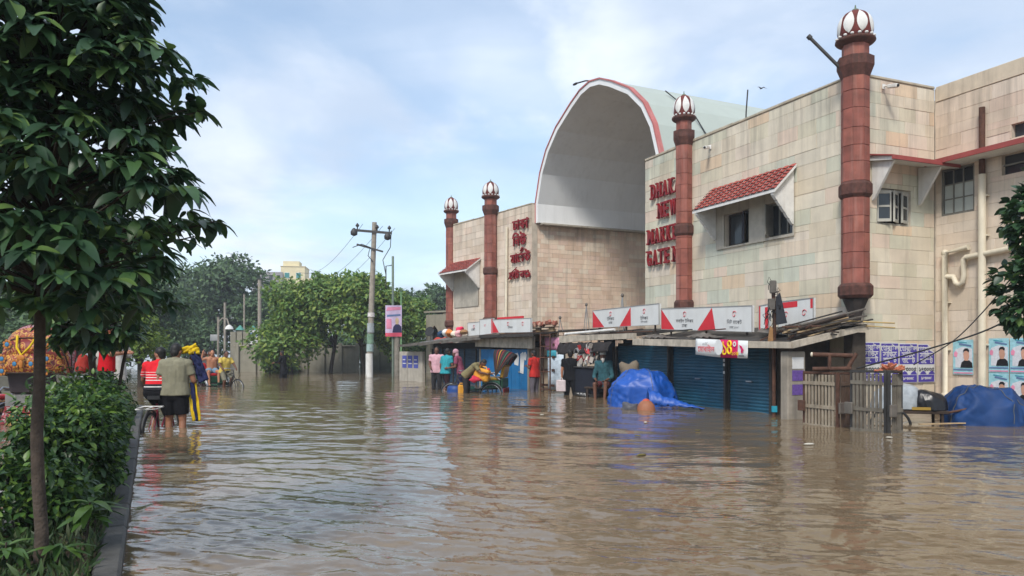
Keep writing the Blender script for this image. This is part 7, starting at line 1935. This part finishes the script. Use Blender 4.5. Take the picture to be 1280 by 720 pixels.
person('seated elder with white cap and beard in teal shirt, legs dangling in water', 2.56, 21.25, R(155), J, sk2, hair_b, M('fabric_dark_teal', srgb(44, 84, 92), rough=.9, var=.4, scale=20), 1.6, M('fabric_maroon', srgb(92, 40, 46), rough=.9), .62, 1.66, 1.0, .013, yaw=18, extras=(cap_beard,))

# ------------------------------------------------------------------ cycle rickshaws
def paint_mat(name, cols, scale, seed):
    m = bpy.data.materials.new(name); m.use_nodes = True; t = m.node_tree; N = t.nodes; L = t.links.new; b = N['Principled BSDF']
    tcn = N.new('ShaderNodeTexCoord'); mp = N.new('ShaderNodeMapping'); mp.inputs['Location'].default_value = (seed, seed * .7, seed * .3); L(tcn.outputs['Object'], mp.inputs['Vector'])
    v = N.new('ShaderNodeTexVoronoi'); v.inputs['Scale'].default_value = scale; L(mp.outputs[0], v.inputs['Vector'])
    v2 = N.new('ShaderNodeTexVoronoi'); v2.inputs['Scale'].default_value = scale * 2.3; L(mp.outputs[0], v2.inputs['Vector'])
    ad = N.new('ShaderNodeMath'); ad.operation = 'ADD'; L(v.outputs['Distance'], ad.inputs[0])
    ml = N.new('ShaderNodeMath'); ml.operation = 'MULTIPLY'; ml.inputs[1].default_value = .35; L(v2.outputs['Distance'], ml.inputs[0]); L(ml.outputs[0], ad.inputs[1])
    rp = N.new('ShaderNodeValToRGB'); rp.color_ramp.interpolation = 'CONSTANT'; el = rp.color_ramp.elements
    while len(el) < len(cols): el.new(.5)
    for i, c in enumerate(cols): el[i].position = i / len(cols) * .95; el[i].color = (*srgb(*c), 1)
    L(ad.outputs[0], rp.inputs['Fac']); L(rp.outputs['Color'], b.inputs['Base Color']); b.inputs['Roughness'].default_value = .5
    MATS[name] = m; return m
flower = paint_mat('painted_flowers', [(36, 80, 110), (150, 50, 44), (176, 120, 44), (196, 150, 60), (160, 84, 40), (130, 40, 46), (184, 140, 66), (120, 44, 40)], 9.5, 2.0)
topcol = paint_mat('painted_band', [(150, 50, 58), (176, 104, 112), (164, 146, 146), (124, 40, 48), (166, 74, 82)], 18, 5.0)
sidecol = paint_mat('painted_panel', [(150, 40, 44), (196, 170, 150), (70, 120, 130), (180, 60, 56), (60, 56, 60), (206, 150, 90)], 12, 8.0)
can_dark = M('canvas_dark', srgb(40, 38, 42), rough=.8, var=.3); can_red = M('canvas_red', srgb(128, 36, 40), rough=.7, var=.2); can_yel = M('canvas_yellow', srgb(180, 140, 44), rough=.7, var=.15); can_grn = M('canvas_green', srgb(50, 100, 80), rough=.7, var=.2)
seat_red = M('seat_red', srgb(196, 36, 44), rough=.4, var=.1); rick_grn = M('rickshaw_green', srgb(40, 84, 62), rough=.5, var=.25)
def rickshaw(label, loc, rz, phi0, phi1, nst, canvas, seatm, body, tail, yd=1.0, hs=1.0, pz=.92):
    t = thing('cycle_rickshaw', label, 'rickshaw', loc, rz, 'cycle rickshaws standing in the flood')
    for sx in (-.44, .44): wheel(t, (sx, 0, .34), .34)
    wheel(t, (0, 1.42, .34), .34)
    m = MB(); m.tube([(-.44, 0, .34), (.44, 0, .34)], .02)
    for sx in (-.3, .3): m.tube([(sx, -.3, .52), (sx, .55, .50), (sx * .3, .95, .42)], .02, 7); m.tube([(sx, 0, .34), (sx, 0, .52)], .018)
    m.tube([(0, .95, .40), (0, 1.22, .86)], .022); m.tube([(0, .95, .40), (0, .78, .90)], .02); m.tube([(0, .80, .84), (0, 1.22, .90)], .018); m.tube([(0, 1.18, 1.0), (0, 1.26, .72)], .02)
    for sx in (-.05, .05): m.tube([(sx, 1.26, .72), (sx, 1.42, .34)], .014)
    m.build('frame', dark_metal, t)
    m = MB(); m.tube([(-.28, .98, 1.06), (-.2, 1.1, 1.08), (0, 1.18, 1.04), (.2, 1.1, 1.08), (.28, .98, 1.06)], .015, 7); m.build('handlebar', steel, t)
    m = MB(); m.prism([(-.1, .62), (.1, .62), (.04, .92), (-.04, .92)], .92, .98, 'z'); m.build('saddle', black, t)
    m = MB(); m.box(-.40, .40, -.28, .30, .54, .78, 0, .015); m.build('seat_box', body, t)
    m = MB(); m.box(-.38, .38, -.24, .28, .783, .88, 0, .03); m.build('seat_cushion', seatm, t)
    m = MB(); m.box(-.38, .38, -.05, .05, .0, .40, 0, .03, T=Matrix.Translation((0, -.30, .86)) @ Matrix.Rotation(R(12), 4, 'X')); m.build('backrest', seatm, t)
    m = MB(); m.prism([(.31, .46), (.72, .46), (.80, .56), (.78, .57), (.70, .49), (.31, .49)], -.34, .34, 'x'); m.build('footboard', body, t)
    for sx in (-.44, .44):
        m = MB(); a0 = range(10, 176, 15); vs = []
        for a in a0:
            for dx_ in (-.05, .05): vs.append((sx + dx_, .40 * math.cos(R(a)), .34 + .40 * math.sin(R(a))))
        k = len(vs) // 2; m.add(vs, [(2 * i, 2 * i + 1, 2 * i + 3, 2 * i + 2) for i in range(k - 1)], 0, True); o = m.build('mudguard', steel if tail != 'painted' else topcol, t); o.modifiers.new('thickness', 'SOLIDIFY').thickness = .008
        m = MB(); m.tube([(sx * .92, -.28, .80), (sx * .95, .0, 1.02), (sx * .92, .28, .98)], .02, 6); m.build('arm_rail', steel, t)
    # folding hood: bows pivoting at the seat sides, canvas between them
    piv = Vector((0, -.16, pz)); na = 15
    def bow(ph):
        pts = []
        for i in range(na):
            a = math.pi * i / (na - 1); u = .52 * math.copysign(abs(math.cos(a)) ** .75, math.cos(a)); h = .18 + .78 * max(0, math.sin(a)) ** .62
            if i in (0, na - 1): h = .0
            pts.append(piv + Vector((u, h * yd * math.cos(R(ph)), h * hs * math.sin(R(ph)))))
        return pts
    hood = bpy.data.objects.new('hood', None); COL.objects.link(hood); hood.parent = t
    B = [bow(phi0 + (phi1 - phi0) * i / nst) for i in range(nst + 1)]
    for i in range(nst):
        m = MB(); vs = B[i] + B[i + 1]; m.add(vs, [(j, j + 1, na + j + 1, na + j) for j in range(na - 1)], 0, True)
        o = m.build('canvas_strip', canvas[i % len(canvas)], hood); o.modifiers.new('thickness', 'SOLIDIFY').thickness = .01
    for i in range(0, nst + 1, 2): m = MB(); m.tube(B[i], .012, 5); m.build('bow', wood_dark, hood)
    m = MB(); m.box(-.44, .44, -.36, -.33, .56, .84, 0, .006); m.build('back_panel', M('tin_panel', srgb(130, 128, 124), rough=.4, var=.3, metal=.4) if tail == 'painted' else body, t)
    m = MB(); m.box(-.40, .40, -.40, -.375, .30, .54, 0, .006); m.build('tail_board', sidecol if tail == 'painted' else can_red, t)
    return t
painted = rickshaw('cycle rickshaw with flower-painted round hood seen from behind through the hedge', (-8.42, 13.9, BED), R(-3), 48, 176, 6, [topcol, topcol, topcol, flower, flower, flower], M('seat_dark_cover', srgb(60, 52, 56), rough=.6, var=.3), sidecol, 'painted', .42, .86, 1.13)
painted.scale = (1.12, 1.12, 1.12)
hd_ = [c for c in kids(painted) if c.name.startswith('hood')][0]
# appliqué flowers, scarf and red plate on the painted hood
vio = M('flower_blue', srgb(56, 116, 156), rough=.6); org = M('flower_orange', srgb(166, 104, 40), rough=.6)
for (x, z) in ((-.30, 1.50), (-.36, 1.24), (-.34, 1.02), (.30, 1.5), (.36, 1.24), (.34, 1.02), (-.12, 1.15), (.14, 1.15)):
    hh = (z - .92); yy_ = -.16 - .96 * max(.05, 1 - (abs(x) / .62) ** 3) ** .5 * math.cos(math.asin(min(.98, hh / .98))) * .42 - .03
    f_ = bpy.data.objects.new('flower', None); COL.objects.link(f_); f_.parent = hd_; f_.location = (x, yy_, 1.13 + (z - .92) * .86)
    for q in range(7):
        a = 2 * math.pi * q / 7; m = MB(); m.ell((.055 * math.cos(a), 0, .055 * math.sin(a)), (.024, .005, .024), 8, 5); m.build('petal', org, f_)
    m = MB(); m.ell((0, -.006, 0), (.036, .008, .036), 10, 6); m.build('flower_heart', vio, f_)
m = MB(); m.tube([(-.16, -.46, 1.66), (-.1, -.56, 1.48), (0, -.60, 1.36), (.1, -.56, 1.48), (.16, -.46, 1.66)], .018, 7); o = m.build('yellow_garland', yel, hd_); o.location.z = .10
m = MB(); m.ell((0, -.61, 1.32), (.07, .015, .05), 10, 6); m.ell((0, -.61, 1.23), (.035, .015, .08), 10, 6); o = m.build('tassel', org, hd_); o.location.z = .10
m = MB(); m.box(-.40, .30, -.425, -.405, .56, .66, 0, .004); m.build('number_plate', can_red, painted)
text('রিকশা চালক', .10, paper, painted, face_T((-.36, -.43, .58)), name='lettering')
rickshaw('cycle rickshaw with half-folded striped hood before the blue doors', (-.56, 24.35, BED), R(78), 84, 128, 15, [can_dark, can_dark, can_red, can_dark, can_yel, can_dark, can_red, can_dark, can_dark, can_grn, can_dark, can_red, can_dark, can_dark], M('seat_yellow', srgb(166, 128, 38), rough=.4), rick_grn, 'plain', .95, .86)
rickshaw('far cycle rickshaw with red seat carrying a bare-chested rider', (-11.05, 28.3, BED), R(-122), 140, 165, 4, [can_dark, can_red], seat_red, rick_grn, 'plain')
rickshaw('cycle rickshaw mostly cut off beyond the painted one', (-10.05, 14.6, BED), R(-8), 130, 168, 5, [can_dark, can_grn], seat_red, sidecol, 'plain')
# riders of the far rickshaw (local frame of the rickshaw)
def rick_pt(x, y, O=(-11.05, 28.3), a=R(-122)): return (O[0] + x * math.cos(a) - y * math.sin(a), O[1] + x * math.sin(a) + y * math.cos(a))
J = pose(6, pel=(0, 0, .96), hipL=(-.09, 0, .96), hipR=(.09, 0, .96), knL=(-.18, .42, .92), knR=(.18, .42, .92), anL=(-.16, .5, .52), anR=(.16, .5, .52), elL=(-.36, .02, 1.22), wrL=(-.42, .16, 1.02), elR=(.36, .05, 1.36), wrR=(.32, .08, 1.60))
p_ = rick_pt(0, -.02)
person('bare-chested rider in pale blue shorts sitting on the far rickshaw', p_[0], p_[1], R(-150), J, sk3, hair_b, None, .6, fabric('pale_blue', (130, 160, 184)), .66, 1.72, 1.12, .014)
J = pose(8, pel=(0, 0, .98), hipL=(-.09, 0, .98), hipR=(.09, 0, .98), knL=(-.13, .30, .72), knR=(.13, .26, .62), anL=(-.1, .18, .42), anR=(.1, .12, .24), elL=(-.27, .18, 1.22), wrL=(-.26, .36, 1.08), elR=(.27, .18, 1.22), wrR=(.26, .36, 1.08))
p_ = rick_pt(0, .72)
person('rickshaw driver in yellow shirt on the far rickshaw saddle', p_[0], p_[1], R(-135), J, sk2, hair_b, fabric('lemon', (224, 196, 96)), .75, fabric('lungi_grey', (132, 128, 110)), .5, 1.68, 1.02, .014, hem=.84)
bpy.data.scenes.remove(TMP)

# ------------------------------------------------------------------ light monsoon haze
hm = bpy.data.materials.new('haze'); hm.use_nodes = True
for n_ in list(hm.node_tree.nodes):
    if n_.type == 'BSDF_PRINCIPLED': hm.node_tree.nodes.remove(n_)
pv = hm.node_tree.nodes.new('ShaderNodeVolumePrincipled'); pv.inputs['Density'].default_value = 0.0011
pv.inputs['Color'].default_value = (.86, .92, 1.0, 1)
hm.node_tree.links.new(pv.outputs[0], hm.node_tree.nodes['Material Output'].inputs['Volume'])
mb = MB(); mb.box(-2600, 2600, -2600, 2600, BED - 1.3, 19.5); mb.build('haze', hm, kind='stuff')
